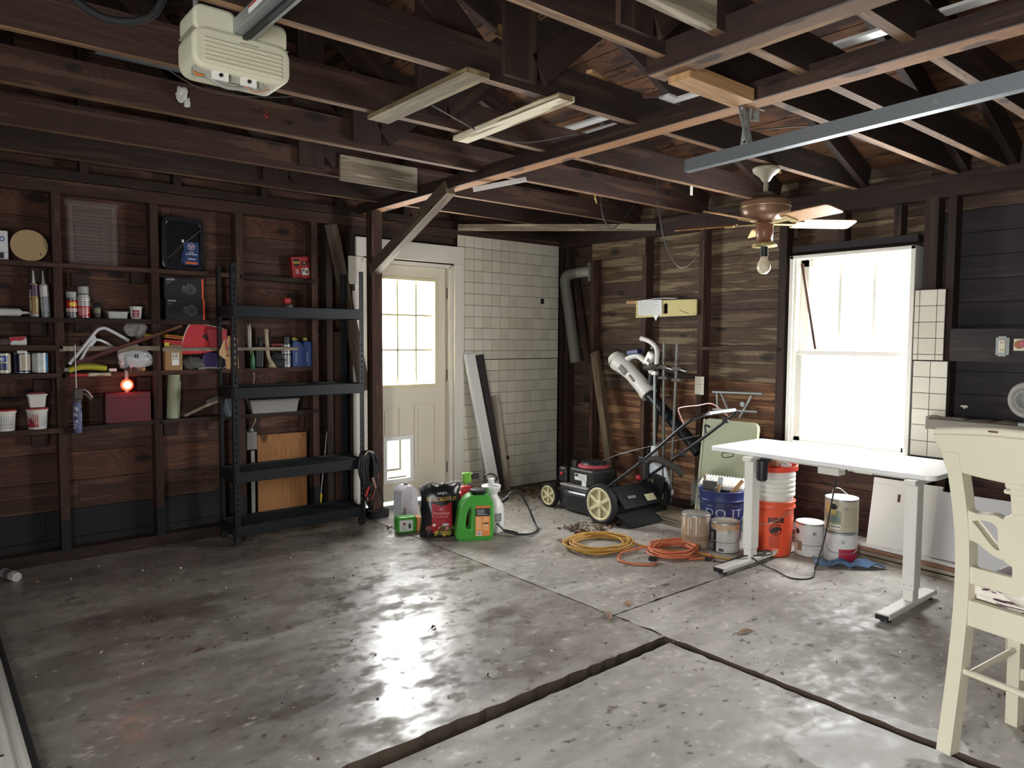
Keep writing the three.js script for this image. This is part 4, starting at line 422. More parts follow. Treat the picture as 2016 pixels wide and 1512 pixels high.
{ // green bottle lying
  const g = thing('weedkiller_bottle', 'green plastic bottle with a white label lying on its side by the jug', 'bottle', [-2.17, 0, 0.74], -0.25); part(g, 'body', box(0.15, 0.12, 0.11, 0.025), M.green, [-0.05, 0.06, 0]); part(g, 'front_label', box(0.1, 0.082, 0.002), canvasMat(128, 96, (x, w, h) => { fill(x, '#cfd3c8', 0, 0, w, h); x.fillStyle = '#7e2a2a'; x.beginPath(); x.arc(44, 32, 12, 0, 7); x.fill(); lines(x, '#7a8478', 14, 52, 60, 4, 9, 3); fill(x, '#3c463e', 84, 34, 24, 40); }), [-0.062, 0.06, 0.0555]); part(g, 'orange_band', box(0.035, 0.112, 0.1, 0.018), mat({ color: '#d88a4e', roughness: 0.5 }), [0.04, 0.056, 0.0]); part(g, 'grey_end', box(0.07, 0.1, 0.09, 0.02), mat({ color: '#a99f9c', roughness: 0.6 }), [0.085, 0.05, 0.0]);
}
{ // potting mix bag
  const g = thing('potting_soil_bag', 'black and red potting mix bag with gold lettering standing by the green jug', 'bag', [-2.07, 0, 0.955], -0.42);
  const W = 0.29, Hh = 0.37, q = new THREE.BoxGeometry(W, Hh, 0.16, 12, 16, 8), p = q.attributes.position; for (let i = 0; i < p.count; i++) { const x = p.getX(i), y = p.getY(i) + Hh / 2, z = p.getZ(i), t = y / Hh, puff = (1 - (2 * Math.abs(x) / W) ** 4) * (0.55 + 0.45 * Math.sin(Math.PI * clamp(t * 0.9 + 0.12))) * (t > 0.86 ? 1 - (t - 0.86) * 4.6 : 1), w = 1 - 0.06 * Math.sin(Math.PI * t) + 0.03 * Math.sin(y * 40); p.setXYZ(i, x * w, y + (t > 0.95 ? 0.012 * Math.sin(x * 60) : 0), z * (0.25 + 0.85 * puff) + 0.006 * Math.sin(x * 50 + y * 30)); } q.computeVertexNormals();
  part(g, 'sack', q, mat({ color: '#17171a', roughness: 0.3 }));
  const f = new THREE.PlaneGeometry(W * 0.94, Hh * 0.95, 12, 16), fp = f.attributes.position; for (let i = 0; i < fp.count; i++) { const x = fp.getX(i), y = fp.getY(i) + Hh / 2, t = y / Hh, puff = (1 - (2 * Math.abs(x) / W) ** 4) * (0.55 + 0.45 * Math.sin(Math.PI * clamp(t * 0.9 + 0.12))) * (t > 0.86 ? 1 - (t - 0.86) * 4.6 : 1); fp.setXYZ(i, x * (1 - 0.06 * Math.sin(Math.PI * t)), y, 0.08 * (0.25 + 0.85 * puff) + 0.0035 + 0.006 * Math.sin(x * 50 + y * 30)); } f.computeVertexNormals();
  part(g, 'front_print', f, canvasMat(384, 480, (x, w, h) => { fill(x, '#151517', 0, 0, w, h); words(x, 'sungro', 200, 66, 34, '#d6d6d6', { weight: '' }); words(x, 'BLACK', 118, 128, 50, '#c9a659', { family: 'serif' }); words(x, 'GOLD', 276, 128, 50, '#c9a659', { family: 'serif' }); fill(x, '#a82331', 84, 144, 216, 300); x.fillStyle = '#151517'; x.beginPath(); x.moveTo(60, 140); x.lineTo(192, 178); x.lineTo(320, 140); x.lineTo(320, 130); x.lineTo(60, 130); x.fill(); words(x, 'All', 186, 222, 40, '#e7b9b5', { weight: '' }); words(x, 'Purpose', 190, 262, 44, '#e9c2bd', { weight: '' }); words(x, 'POTTING MIX', 190, 292, 22, '#e7b9b5', { weight: '' }); lines(x, '#c97078', 130, 318, 120, 3, 14, 3); for (let i = 0; i < 26; i++) { x.fillStyle = ['#4a2024', '#7a3a34', '#c98f7c', '#5a6b34'][i % 4]; x.beginPath(); x.arc(30 + hash(i, 1, 2) * 330, 392 + hash(i, 2, 2) * 40, 14 + hash(i, 3, 2) * 12, 0, 7); x.fill(); } for (let i = 0; i < 30; i++) { x.fillStyle = i % 2 ? '#c9b24c' : '#8f8a3c'; x.beginPath(); x.arc(120 + hash(i, 4, 2) * 170, 430 + hash(i, 5, 2) * 40, 12, 0, 7); x.fill(); } fill(x, '#111', 150, 440, 40, 36); words(x, '1.5', 170, 464, 20, '#eee'); x.fillStyle = '#e6e1dc'; x.beginPath(); x.arc(110, 360, 16, 0, 7); x.fill(); fill(x, '#cfcfd4', 196, 352, 70, 22); }, { roughness: 0.3 }));
  part(g, 'torn_top', tube([[-0.13, 0.36, 0.0], [-0.06, 0.392, 0.02], [0.02, 0.37, 0.0], [0.1, 0.385, 0.02], [0.16, 0.39, 0.05]], 0.008, 30, 6), mat({ color: '#8b8a86', roughness: 0.4 }));
}
{ // green jug with handle
  const g = thing('green_jug', 'bright green plastic jug with black lid, handle and orange label', 'jug', [-1.935, 0, 1.185], -0.5); const s = new THREE.Shape(); s.moveTo(-0.12, 0.02); s.quadraticCurveTo(-0.12, 0, -0.1, 0); s.lineTo(0.1, 0); s.quadraticCurveTo(0.115, 0, 0.115, 0.02); s.lineTo(0.115, 0.24); s.quadraticCurveTo(0.11, 0.275, 0.07, 0.285); s.lineTo(-0.03, 0.29); s.quadraticCurveTo(-0.075, 0.27, -0.095, 0.22); s.closePath(); const h = new THREE.Path(); h.moveTo(-0.082, 0.06); h.lineTo(-0.03, 0.05); h.quadraticCurveTo(-0.015, 0.05, -0.015, 0.08); h.lineTo(-0.01, 0.19); h.quadraticCurveTo(-0.01, 0.235, -0.045, 0.225); h.quadraticCurveTo(-0.07, 0.2, -0.078, 0.12); h.closePath(); s.holes.push(h);
  part(g, 'body', ext(s, 0.09, 0.018), M.green, [0, 0.018, -0.045]); part(g, 'neck', cyl(0.05, 0.055, 0.03, 28), M.green, [0.03, 0.318, 0]); part(g, 'lid', lathe([[0, 0.032], [0.05, 0.032], [0.055, 0.028], [0.056, 0], [0, 0]], 36), M.black, [0.03, 0.325, 0]); part(g, 'label', box(0.105, 0.215, 0.002), canvasMat(160, 320, (x, w, h) => { fill(x, '#e08a45', 0, 0, w, h); fill(x, '#23262a', 0, 26, w, 84); lines(x, '#c9ccc9', 16, 44, 110, 4, 15, 5); fill(x, '#c96f2f', 0, 0, w, 20); lines(x, '#f3cf9e', 10, 126, 60, 10, 14, 6); lines(x, '#f3cf9e', 84, 126, 64, 10, 14, 6); fill(x, '#3c3a36', 84, 180, 60, 16); fill(x, '#f4f1ec', 12, 274, 60, 40); for (let i = 0; i < 14; i++) fill(x, '#222', 16 + i * 3.8, 280, 1 + 2 * hash(i, 1, 1), 28); }), [0.055, 0.142, 0.0645]); part(g, 'base_rim', box(0.23, 0.012, 0.12, 0.006), M.green, [0, 0.006, 0]);
}
{ const g = thing('red_jug', 'red plastic jug half hidden between the potting mix bag and green jug', 'jug', [-1.865, 0, 0.985], -0.5); part(g, 'body', box(0.12, 0.3, 0.09, 0.03), mat({ color: '#c2323a', roughness: 0.4 }), [0, 0.15, 0]); part(g, 'shoulder', box(0.09, 0.05, 0.07, 0.02), mat({ color: '#c2323a', roughness: 0.4 }), [0.01, 0.315, 0]); }
{ // trigger pump head behind
  const g = thing('battery_sprayer_head', 'lime green and black trigger sprayer standing behind the green jug', 'sprayer', [-1.79, 0, 0.93], -0.3); part(g, 'bottle', lathe([[0, 0], [0.05, 0], [0.052, 0.01], [0.052, 0.26], [0.03, 0.31], [0.018, 0.33], [0, 0.33]]), M.black); part(g, 'head', box(0.065, 0.075, 0.05, 0.01), mat({ color: '#6fae3a', roughness: 0.4 }), [-0.02, 0.385, 0.0]); part(g, 'grip', box(0.06, 0.045, 0.05, 0.012), M.black, [0.045, 0.395, 0]); part(g, 'trigger', tube([[-0.03, 0.35, 0.02], [-0.04, 0.32, 0.02]], 0.007, 6, 6), mat({ color: '#6fae3a' })); }
{ // pump sprayer
  const g = thing('pump_sprayer', 'translucent white garden pump sprayer with black hose', 'sprayer', [-1.735, 0, 1.13]), m = mat({ color: '#d6d6d2', roughness: 0.4 });
  part(g, 'tank', lathe([[0, 0], [0.075, 0], [0.09, 0.02], [0.094, 0.06], [0.094, 0.17], [0.085, 0.22], [0.055, 0.265], [0.045, 0.28], [0.045, 0.3], [0, 0.3]], 36), m); part(g, 'collar', lathe([[0.045, 0.29], [0.07, 0.335], [0.072, 0.35], [0.04, 0.352], [0, 0.352]], 30), m); part(g, 'pump_shaft', cyl(0.022, 0.026, 0.06, 16), m, [0, 0.37, 0]); part(g, 'pump_handle', new THREE.TorusGeometry(0.045, 0.008, 8, 28), M.black, [-0.005, 0.405, 0], [0.35, -0.6, 0]); g.children[3].scale.set(1, 0.72, 1); part(g, 'label', new THREE.CylinderGeometry(0.0946, 0.0946, 0.09, 24, 1, true, -0.45, 0.75), canvasMat(96, 96, (x, w, h) => { fill(x, '#d2d2ce', 0, 0, w, h); fill(x, '#55585a', 10, 8, 76, 62); lines(x, '#c9c9c6', 16, 16, 60, 5, 10, 3); for (let i = 0; i < 12; i++) fill(x, '#333', 20 + i * 4, 74, 2, 18); }), [0, 0.12, 0]); part(g, 'outlet', bar([0.06, 0.225, 0.05], [0.11, 0.255, 0.06], 0.014, 12), M.black); part(g, 'hose', tube([[0.1, 0.25, 0.06], [0.16, 0.29, 0.05], [0.26, 0.26, 0.02], [0.34, 0.15, 0.02], [0.34, 0.04, 0.1], [0.28, 0.012, 0.2], [0.16, 0.012, 0.25], [0.06, 0.016, 0.2]], 0.008, 60, 8), M.cord); part(g, 'wand_grip', bar([0.08, 0.02, 0.21], [0.02, 0.035, 0.13], 0.013, 10), M.black); part(g, 'wand', bar([0.02, 0.035, 0.13], [-0.02, 0.09, 0.09], 0.006, 8), M.black);
}
{ // leaning white trim board and dark boards
  const g = thing('leaning_trim', 'long white grooved trim board leaning on the wall tiles', 'board'); strut(g, 'board', [-0.95, 0.03, 0.19], [-1.135, 1.285, 0.035], 0.022, 0.105, mat({ color: '#d5d5d2', roughness: 0.4 }), 0.35); strut(g, 'edge_strip', [-0.99, 0.03, 0.175], [-1.175, 1.285, 0.03], 0.034, 0.016, M.whiteGloss, 0.35); const h = thing('leaning_plank', 'dark weathered plank leaning behind the white trim board', 'board'); strut(h, 'plank', [-0.84, 0.03, 0.12], [-1.02, 1.275, 0.022], 0.02, 0.1, M.navy2, 0.2); const k = thing('leaning_plank', 'short pale painted plank leaning beside the white trim board', 'board'); strut(k, 'plank', [-0.76, 0.02, 0.12], [-0.83, 0.9, 0.03], 0.016, 0.07, M.trim, 0.2);
}
// ================================================================ lawn mower
{
  const g = thing('lawn_mower', 'black push lawn mower with cream wheel hubs and a folding tube handle', 'lawn mower', [-0.6, 0, 1.12]);
  const blk = mat({ color: '#1b1c1f', roughness: 0.3 }), hub = mat({ color: '#cfc89f', roughness: 0.5 });
  const s = new THREE.Shape(); s.moveTo(-0.26, 0.36); s.lineTo(-0.27, -0.05); s.bezierCurveTo(-0.29, -0.42, 0.29, -0.42, 0.27, -0.05); s.lineTo(0.26, 0.36); s.closePath(); const dk = new THREE.ExtrudeGeometry(s, { depth: 0.07, bevelEnabled: true, bevelSize: 0.045, bevelThickness: 0.05, bevelSegments: 5, curveSegments: 20 }); dk.rotateX(-Math.PI / 2); dk.scale(0.86, 1, -1); { const ix = dk.index; const p = dk.attributes.position; for (let i = 0; i < p.count; i += 3) for (const a of ['position', 'normal', 'uv']) { const at_ = dk.attributes[a], n = at_.itemSize, t1 = [], t2 = []; for (let c = 0; c < n; c++) { t1.push(at_.array[(i + 1) * n + c]); t2.push(at_.array[(i + 2) * n + c]); } for (let c = 0; c < n; c++) { at_.array[(i + 1) * n + c] = t2[c]; at_.array[(i + 2) * n + c] = t1[c]; } } dk.computeVertexNormals(); }
  part(g, 'deck', dk, blk, [0, 0.07, 0.03]); part(g, 'deck_plate', box(0.34, 0.02, 0.34, 0.008), mat({ color: '#8d8a83', roughness: 0.5, metalness: 0.3 }), [-0.01, 0.198, -0.1]);
  // engine
  const e = new THREE.Group(); e.name = 'engine'; e.position.set(0, 0.21, -0.08); g.add(e); part(e, 'block', box(0.27, 0.14, 0.29, 0.025), mat({ color: '#20231f', roughness: 0.5 }), [0, 0.07, 0.02]); part(e, 'air_filter', box(0.08, 0.14, 0.1, 0.025), M.black, [-0.1, 0.06, -0.2]); part(e, 'shroud_ring', lathe([[0.09, 0], [0.135, 0.0], [0.132, 0.02], [0.1, 0.03], [0.09, 0.03]], 32), mat({ color: '#a2434c', roughness: 0.5 }), [0.01, 0.14, 0.03]); part(e, 'starter_cover', lathe([[0.105, 0], [0.1, 0.03], [0.06, 0.045], [0, 0.047]], 32), M.black, [0.01, 0.155, 0.03]); for (let i = 0; i < 14; i++) part(e, 'cooling_fin', box(0.05, 0.006, 0.008), M.rubber, [0.01 + 0.075 * Math.cos(i * 0.449), 0.196, 0.03 + 0.075 * Math.sin(i * 0.449)], [0, -i * 0.449 + 0.5, 0]); part(e, 'fuel_cap', cyl(0.03, 0.034, 0.05, 20), M.black, [-0.06, 0.165, -0.12]); part(e, 'primer_bulb', new THREE.SphereGeometry(0.016, 14, 10), M.redP, [-0.143, 0.07, -0.2]); part(e, 'label', box(0.002, 0.055, 0.14), canvasMat(160, 64, (x, w, h) => { fill(x, '#d4d6d2', 0, 0, w, h); fill(x, '#2b2c2e', 6, 6, 44, 24); lines(x, '#6f7372', 58, 12, 90, 5, 9, 3); }), [-0.137, 0.07, 0.02]); part(e, 'tag', box(0.002, 0.04, 0.05), M.paper, [-0.137, 0.02, 0.06]); part(e, 'starter_rope', tube([[0.06, 0.19, 0.06], [0.02, 0.3, 0.35], [0.1, 0.42, 0.72], [0.16, 0.5, 0.98]], 0.0025, 30, 5), M.steel);
  // wheels
  function wheel(r, w, x, y, z) {
    const h = new THREE.Group(); h.name = 'wheel'; h.position.set(x, y, z); h.rotation.z = Math.PI / 2; g.add(h); const s = x < 0 ? 1 : -1;
    part(h, 'tyre', lathe([[r * 0.8, -w / 2], [r * 0.95, -w / 2], [r * 0.985, -w * 0.35], [r * 0.985, w * 0.35], [r * 0.95, w / 2], [r * 0.8, w / 2], [r * 0.8, -w / 2]], 40), M.rubber); const tr = []; const n = Math.round(r * 260); for (let i = 0; i < n; i++) { const a = (i / n) * Math.PI * 2; for (const q of [-1, 1]) tr.push(at(box(0.008, w * 0.42, 0.009), 0, 0, 0).rotateX(q * 0.5).translate(r * 0.985, q * w * 0.24, 0).rotateY(a + q * 0.05)); } part(h, 'tread', merge(tr), M.rubber);
    part(h, 'rim', lathe([[r * 0.7, w * 0.3], [r * 0.83, w * 0.34], [r * 0.83, w * 0.5], [r * 0.78, w * 0.55], [r * 0.7, w * 0.46], [r * 0.7, w * 0.3]].map(([a, b]) => [a, b * s]), 40), hub); part(h, 'hub', lathe([[0, 0], [r * 0.2, 0], [r * 0.2, w * 0.45], [r * 0.12, w * 0.52], [0, w * 0.52]].map(([a, b]) => [a, b * s]), 20), hub); part(h, 'hub_disc', cyl(r * 0.78, r * 0.78, w * 0.1, 36), mat({ color: '#a39c78', roughness: 0.6 }), [0, s * w * 0.12, 0]);
    for (let i = 0; i < 6; i++) part(h, 'spoke', at(box(r * 0.6, w * 0.2, r * 0.17, 0.004), r * 0.44, s * w * 0.34, 0), hub, [0, 0, 0], [0, (i / 6) * Math.PI * 2, 0]);
  }
  wheel(0.1, 0.045, -0.235, 0.1, -0.33); wheel(0.1, 0.045, 0.25, 0.1, -0.33); wheel(0.155, 0.05, -0.315, 0.155, 0.34); wheel(0.155, 0.05, 0.315, 0.155, 0.34);
  part(g, 'axle', bar([-0.3, 0.155, 0.34], [0.3, 0.155, 0.34], 0.012), M.rust); part(g, 'front_axle', bar([-0.24, 0.1, -0.33], [0.24, 0.1, -0.33], 0.01), M.rust);
  part(g, 'rear_door', box(0.46, 0.2, 0.015, 0.004), blk, [0, 0.2, 0.44], [-0.75, 0, 0]); part(g, 'warning_label', box(0.11, 0.06, 0.003), mat({ color: '#b9b392', roughness: 0.6 }), [0.1, 0.178, 0.484], [-0.75, 0, 0]); part(g, 'warning_label', box(0.09, 0.025, 0.003), mat({ color: '#6d6467', roughness: 0.6 }), [-0.1, 0.2, 0.463], [-0.75, 0, 0]); part(g, 'trail_flap', box(0.54, 0.006, 0.22), M.rubber, [0, 0.055, 0.52], [0.33, 0, 0]); part(g, 'side_bracket', ext(poly([[0, 0], [0.13, 0.02], [0.05, 0.24], [-0.04, 0.22]]), 0.01), blk, [0.23, 0.1, 0.48], [0, Math.PI / 2, 0]);
  // handle (world metres turned to local)
  const P = (x, y, z) => [x + 0.6, y, z - 1.12];
  part(g, 'handle_tube', tube([P(-0.86, 0.24, 1.42), P(-0.86, 0.44, 1.7), P(-0.86, 0.62, 1.93), P(-0.85, 0.83, 2.18), P(-0.83, 0.885, 2.26), P(-0.76, 0.91, 2.3), P(-0.6, 0.915, 2.3), P(-0.42, 0.918, 2.29), P(-0.375, 0.9, 2.275), P(-0.38, 0.86, 2.235), P(-0.38, 0.6, 1.892), P(-0.38, 0.25, 1.4)], 0.0125, 120, 8), mat({ color: '#1d1e20', roughness: 0.35 })); part(g, 'handle_grip', bar(P(-0.75, 0.914, 2.302), P(-0.42, 0.92, 2.292), 0.0145, 10), M.steel);
  part(g, 'control_bar', tube([P(-0.85, 0.84, 2.17), P(-0.84, 0.92, 2.12), P(-0.8, 0.945, 2.105), P(-0.6, 0.95, 2.11), P(-0.45, 0.955, 2.11), P(-0.4, 0.92, 2.15), P(-0.385, 0.86, 2.225)], 0.004, 50, 6), mat({ color: '#b98a86', roughness: 0.4 })); for (const x of [-0.86, -0.38]) part(g, 'fold_knob', box(0.035, 0.05, 0.06, 0.012), M.black, P(x, 0.54, 1.82)); part(g, 'rope_guide', tube([P(-0.38, 0.72, 2.03), P(-0.38, 0.78, 2.02), P(-0.38, 0.77, 2.06)], 0.008, 12, 6), M.black); part(g, 'lever_clamp', box(0.03, 0.05, 0.05, 0.01), M.black, P(-0.385, 0.84, 2.2));
  part(g, 'grass_chute', tube([P(-0.38, 0.3, 1.46), P(-0.42, 0.43, 1.5), P(-0.42, 0.47, 1.6), P(-0.38, 0.42, 1.74), P(-0.34, 0.36, 1.8)], 0.028, 36, 8), mat({ color: '#3c3934', roughness: 0.8 })); part(g, 'red_button', new THREE.SphereGeometry(0.024, 14, 10), M.redP, P(-0.45, 0.3, 1.44));
}
// ================================================================ coils of cord on the concrete
function coil(name, label, c, n, rx, rz, r, m, seed, tail) {
  const g = thing(name, label, 'cord'), q = rng(seed), pts = []; for (let i = 0; i < n * 14; i++) { const a = (i / 14) * Math.PI * 2, k = 0.86 + 0.14 * Math.sin(a * 0.37 + seed) + 0.1 * (q() - 0.5), lay = (i / (n * 14)) * 0.035; pts.push([c[0] + Math.cos(a) * rx * k + 0.02 * (q() - 0.5), r + lay + 0.008 * q(), c[1] + Math.sin(a) * rz * k + 0.02 * (q() - 0.5)]); } part(g, 'coil', tube([...pts, ...(tail ?? [])], r, n * 60, 7), m); return g;
}
coil('extension_cord', 'yellow extension cord coiled loosely on the concrete', [-1.385, 1.88], 9, 0.26, 0.22, 0.0065, mat({ color: '#b58a3c', roughness: 0.55 }), 3, [[-1.15, 0.01, 2.15], [-1.02, 0.008, 2.36], [-0.98, 0.008, 2.55], [-0.93, 0.008, 2.7], [-0.88, 0.008, 2.74]]);
{ const g = coil('extension_cord', 'orange extension cord coiled next to the yellow one with a black plug', [-1.1, 2.3], 8, 0.2, 0.15, 0.0075, mat({ color: '#cc7350', roughness: 0.5 }), 8, [[-1.35, 0.02, 2.12], [-1.46, 0.01, 2.14], [-1.53, 0.009, 2.2], [-1.52, 0.009, 2.3], [-1.45, 0.009, 2.38], [-1.38, 0.01, 2.385]]); part(g, 'plug', box(0.035, 0.028, 0.055, 0.01), M.rubber, [-1.372, 0.022, 2.345], [0, 0.5, 0]); part(g, 'loop', tube([[-1.0, 0.01, 2.42], [-0.98, 0.01, 2.5], [-1.04, 0.01, 2.53], [-1.16, 0.01, 2.47]], 0.0075, 30, 7), mat({ color: '#cc7350', roughness: 0.5 })); }
// ================================================================ buckets and paint cans under the desk
const face = (x, z) => Math.atan2(-4.99 - x, 5.27 - z);   // which way a label is turned
function paintCan(label, p, r, h, draw, o = {}) {
  const g = thing('paint_can', label, 'paint can', p, 0, 'paint cans by the desk'); part(g, 'can', lathe([[0, 0], [r, 0], [r + 0.0015, 0.004], [r, 0.008], [r, h - 0.012], [r + 0.002, h - 0.006], [r + 0.001, h], [r - 0.008, h], [r - 0.012, h - 0.006], [0, h - 0.006]], 40), o.body ?? M.steel); part(g, 'lid', lathe([[0, h - 0.004], [r * 0.78, h - 0.004], [r * 0.82, h - 0.001], [r * 0.88, h - 0.001], [r * 0.9, h - 0.005]], 36), o.lid ?? M.steel);
  part(g, 'label', cyl(r + 0.001, r + 0.001, h - 0.022, 40, true), canvasMat(512, 192, draw, { roughness: 0.4 }), [0, h / 2 - 0.003, 0], [0, face(p[0], p[2]) - Math.PI + (o.turn ?? 0), 0]); if (o.handle) part(g, 'bail', o.handle(r, h), M.steel); const t = face(p[0], p[2]) + (o.ear ?? 0.3); part(g, 'ear', cyl(0.012, 0.012, 0.006, 14), M.steel, [Math.sin(t) * (r + 0.002), h * 0.72, Math.cos(t) * (r + 0.002)], [Math.PI / 2, 0, -t]); return g;
}
const flat = (r, h) => tube([[-r, h * 0.7, 0], [-r * 0.8, h * 0.4, r * 0.7], [0, h * 0.35, r * 1.06], [r * 0.8, h * 0.4, r * 0.7], [r, h * 0.7, 0]], 0.0025, 30, 5).rotateY(-1.0);
paintCan('tan paint can with white drips, lid dusty, beside the blue bucket', [-0.84, 0, 2.285], 0.097, 0.232, (x, w, h) => { fill(x, '#a08a72', 0, 0, w, h); for (let i = 0; i < 14; i++) { const a = 170 + hash(i, 1, 5) * 230; fill(x, '#d8d2c8', a, 0, 4 + 5 * hash(i, 2, 5), 30 + 90 * hash(i, 3, 5)); } fill(x, '#8b7663', 0, 120, w, 30); }, { lid: mat({ color: '#8f8d82', roughness: 0.5 }) });
paintCan('white and black labelled paint can with dried tan drips at its rim', [-0.775, 0, 2.478], 0.093, 0.205, (x, w, h) => { fill(x, '#bcbab5', 0, 0, w, h); fill(x, '#202226', 128, 40, 74, 152); x.save(); x.translate(176, 186); x.rotate(-Math.PI / 2); words(x, 'ULTRA', 0, 0, 40, '#cfcfcc', { align: 'left' }); x.restore(); fill(x, '#b49c78', 150, 0, 200, 34); for (let i = 0; i < 6; i++) fill(x, '#b49c78', 210 + i * 22, 30, 14, 6 + 14 * hash(i, 2, 7)); lines(x, '#8f8f8c', 220, 66, 90, 9, 10, 3); fill(x, '#444', 220, 166, 30, 22); }, { lid: mat({ color: '#9c9384', roughness: 0.5 }), handle: flat });
paintCan('white paint can with a brown label corner beside the stacked cans', [-0.41, 0, 2.885], 0.092, 0.222, (x, w, h) => { fill(x, '#c9c8c4', 0, 0, w, h); fill(x, '#8a6f53', 150, 104, 62, 60); fill(x, '#d9d5cc', 158, 118, 22, 40); x.fillStyle = '#2b2d30'; x.beginPath(); x.arc(176, 44, 18, 0, 7); x.fill(); lines(x, '#9a9a98', 230, 60, 110, 9, 11, 3); }, { lid: M.white, handle: flat });
paintCan('white and red paint can under a second can, blue rag at its foot', [-0.385, 0, 3.08], 0.098, 0.2, (x, w, h) => { fill(x, '#cfcfcc', 0, 0, w, h); fill(x, '#a81d38', 236, 96, 160, 96); lines(x, '#a4a5a4', 150, 40, 66, 11, 12, 3); }, { turn: 0.15, ear: 0.15, handle: flat });
paintCan('green and beige labelled paint can stacked on the white and red can', [-0.385, 0.201, 3.08], 0.1, 0.215, (x, w, h) => { fill(x, '#b3ab93', 0, 0, w, h); fill(x, '#8d8f6c', 160, 60, 96, 120); fill(x, '#c3a765', 170, 20, 60, 60); fill(x, '#6d7f78', 166, 96, 86, 40); x.fillStyle = '#24262c'; x.beginPath(); x.arc(216, 36, 19, 0, 7); x.fill(); fill(x, '#e6e3da', 200, 148, 54, 30); words(x, 'BEHR', 227, 170, 20, '#222222'); lines(x, '#8f8a7a', 270, 40, 100, 10, 13, 3); }, { lid: M.whiteGloss, handle: (r, h) => tube([[-r * 0.6, h * 0.95, 0.03], [-r * 0.55, h * 1.2, 0.0], [-r * 0.2, h * 1.26, 0], [r * 0.3, h * 1.1, 0.02], [r * 0.6, h * 1.0, 0.03]], 0.003, 30, 5).rotateY(-1.0) });
function bucketGeo(r, h, rings) { const p = [[0, 0], [r * 0.86, 0], [r * 0.88, 0.008]]; p.push([r * 0.96, h * 0.7]); for (const y of rings) p.push([r * 0.97, y - 0.012], [r * 1.05, y - 0.01], [r * 1.05, y], [r * 0.98, y + 0.004]); p.push([r * 1.03, h - 0.012], [r * 1.05, h - 0.006], [r * 1.03, h], [r * 0.98, h], [r * 0.96, h - 0.02], [r * 0.85, 0.02], [0, 0.02]); return lathe(p, 44); }
{ // blue bucket
  const x0 = -0.545, z0 = 2.29, g = thing('blue_bucket', 'navy blue plastic bucket with white DO IT lettering full of painting tools', 'bucket', [x0, 0, z0]); part(g, 'pail', bucketGeo(0.155, 0.365, [0.3]), M.blue); part(g, 'paint_splash', cyl(0.1545, 0.1525, 0.05, 40, true), canvasMat(512, 96, (x, w, h) => { fill(x, '#20284e', 0, 0, w, h); for (let i = 0; i < 50; i++) fill(x, i % 3 ? '#3b4364' : '#8f95a8', hash(i, 1, 6) * w, hash(i, 2, 6) * h, 4 + 40 * hash(i, 3, 6), 2 + 5 * hash(i, 4, 6)); }), [0, 0.275, 0]);
  part(g, 'lettering', cyl(0.152, 0.1475, 0.08, 44, true), canvasMat(768, 96, (x, w, h) => { fill(x, '#1f2c60', 0, 0, w, h); words(x, 'DO IT', w / 2, 80, 92, '#a9acb8', { weight: '' }); }), [0, 0.213, 0], [0, face(x0, z0) - Math.PI + 0.12, 0]);
  part(g, 'handle_ear', cyl(0.016, 0.016, 0.02, 14), M.blue, [0.1, 0.28, 0.12], [Math.PI / 2, 0, 0.7]); part(g, 'bail', tube([[0.1, 0.28, 0.12], [0.0, 0.18, 0.17], [-0.12, 0.1, 0.13]], 0.003, 20, 5), M.steel);
  const b1 = thing('paint_brush', 'broad paint brush with grey bristles standing in the blue bucket', 'paint brush', [-0.62, 0.34, 2.24]); part(b1, 'bristles', box(0.02, 0.06, 0.1, 0.004), M.rust, [0, 0.05, 0], [0.05, 0.5, 0]); part(b1, 'ferrule', box(0.022, 0.03, 0.1, 0.003), mat({ color: '#6a5648', roughness: 0.6 }), [0, 0.005, 0], [0.05, 0.5, 0]); part(b1, 'hanging_tip', box(0.012, 0.05, 0.02, 0.004), M.gray, [-0.02, 0.1, -0.03]);
  const b2 = thing('stir_stick', 'tan wooden stir stick leaning out of the blue bucket', 'stick', [0, 0, 0]); strut(b2, 'stick', [-0.6, 0.3, 2.36], [-0.52, 0.44, 2.44], 0.006, 0.026, M.pale);
  const b3 = thing('putty_knife', 'metal scraper with wooden handle standing in the blue bucket', 'scraper', [-0.6, 0.33, 2.3]); part(b3, 'handle', box(0.018, 0.07, 0.02, 0.006), M.pale, [0, 0.035, 0], [0.2, 0, 0]); part(b3, 'blade', box(0.004, 0.06, 0.035), M.steel, [0, 0.095, 0.01], [0.2, 0.5, 0]);
  const tr = thing('roller_grid', 'white plastic roller grid resting across the blue bucket', 'roller grid', [-0.47, 0.395, 2.25]); tr.rotation.set(0.0, 0.25, 0.35); part(tr, 'plate', box(0.13, 0.005, 0.33), M.white, [0, 0, 0]); for (let i = 0; i < 15; i++) part(tr, 'rib', box(0.12, 0.012, 0.007), M.whiteGloss, [0, 0.008, -0.15 + i * 0.0214]); part(tr, 'rim', box(0.01, 0.03, 0.33), M.white, [-0.065, -0.01, 0]);
  const rl = thing('roller_cage', 'blue paint roller end poking from the bucket', 'roller', [-0.6, 0.345, 2.29]); part(rl, 'end_cap', new THREE.TorusGeometry(0.016, 0.005, 8, 18), M.steel, [0, 0.02, 0], [0, -0.9, 0]); part(rl, 'sleeve', cyl(0.021, 0.021, 0.09, 16), mat({ color: '#2a3566', roughness: 0.9 }), [0.045, 0.02, -0.03], [0, 0.6, Math.PI / 2]);
}
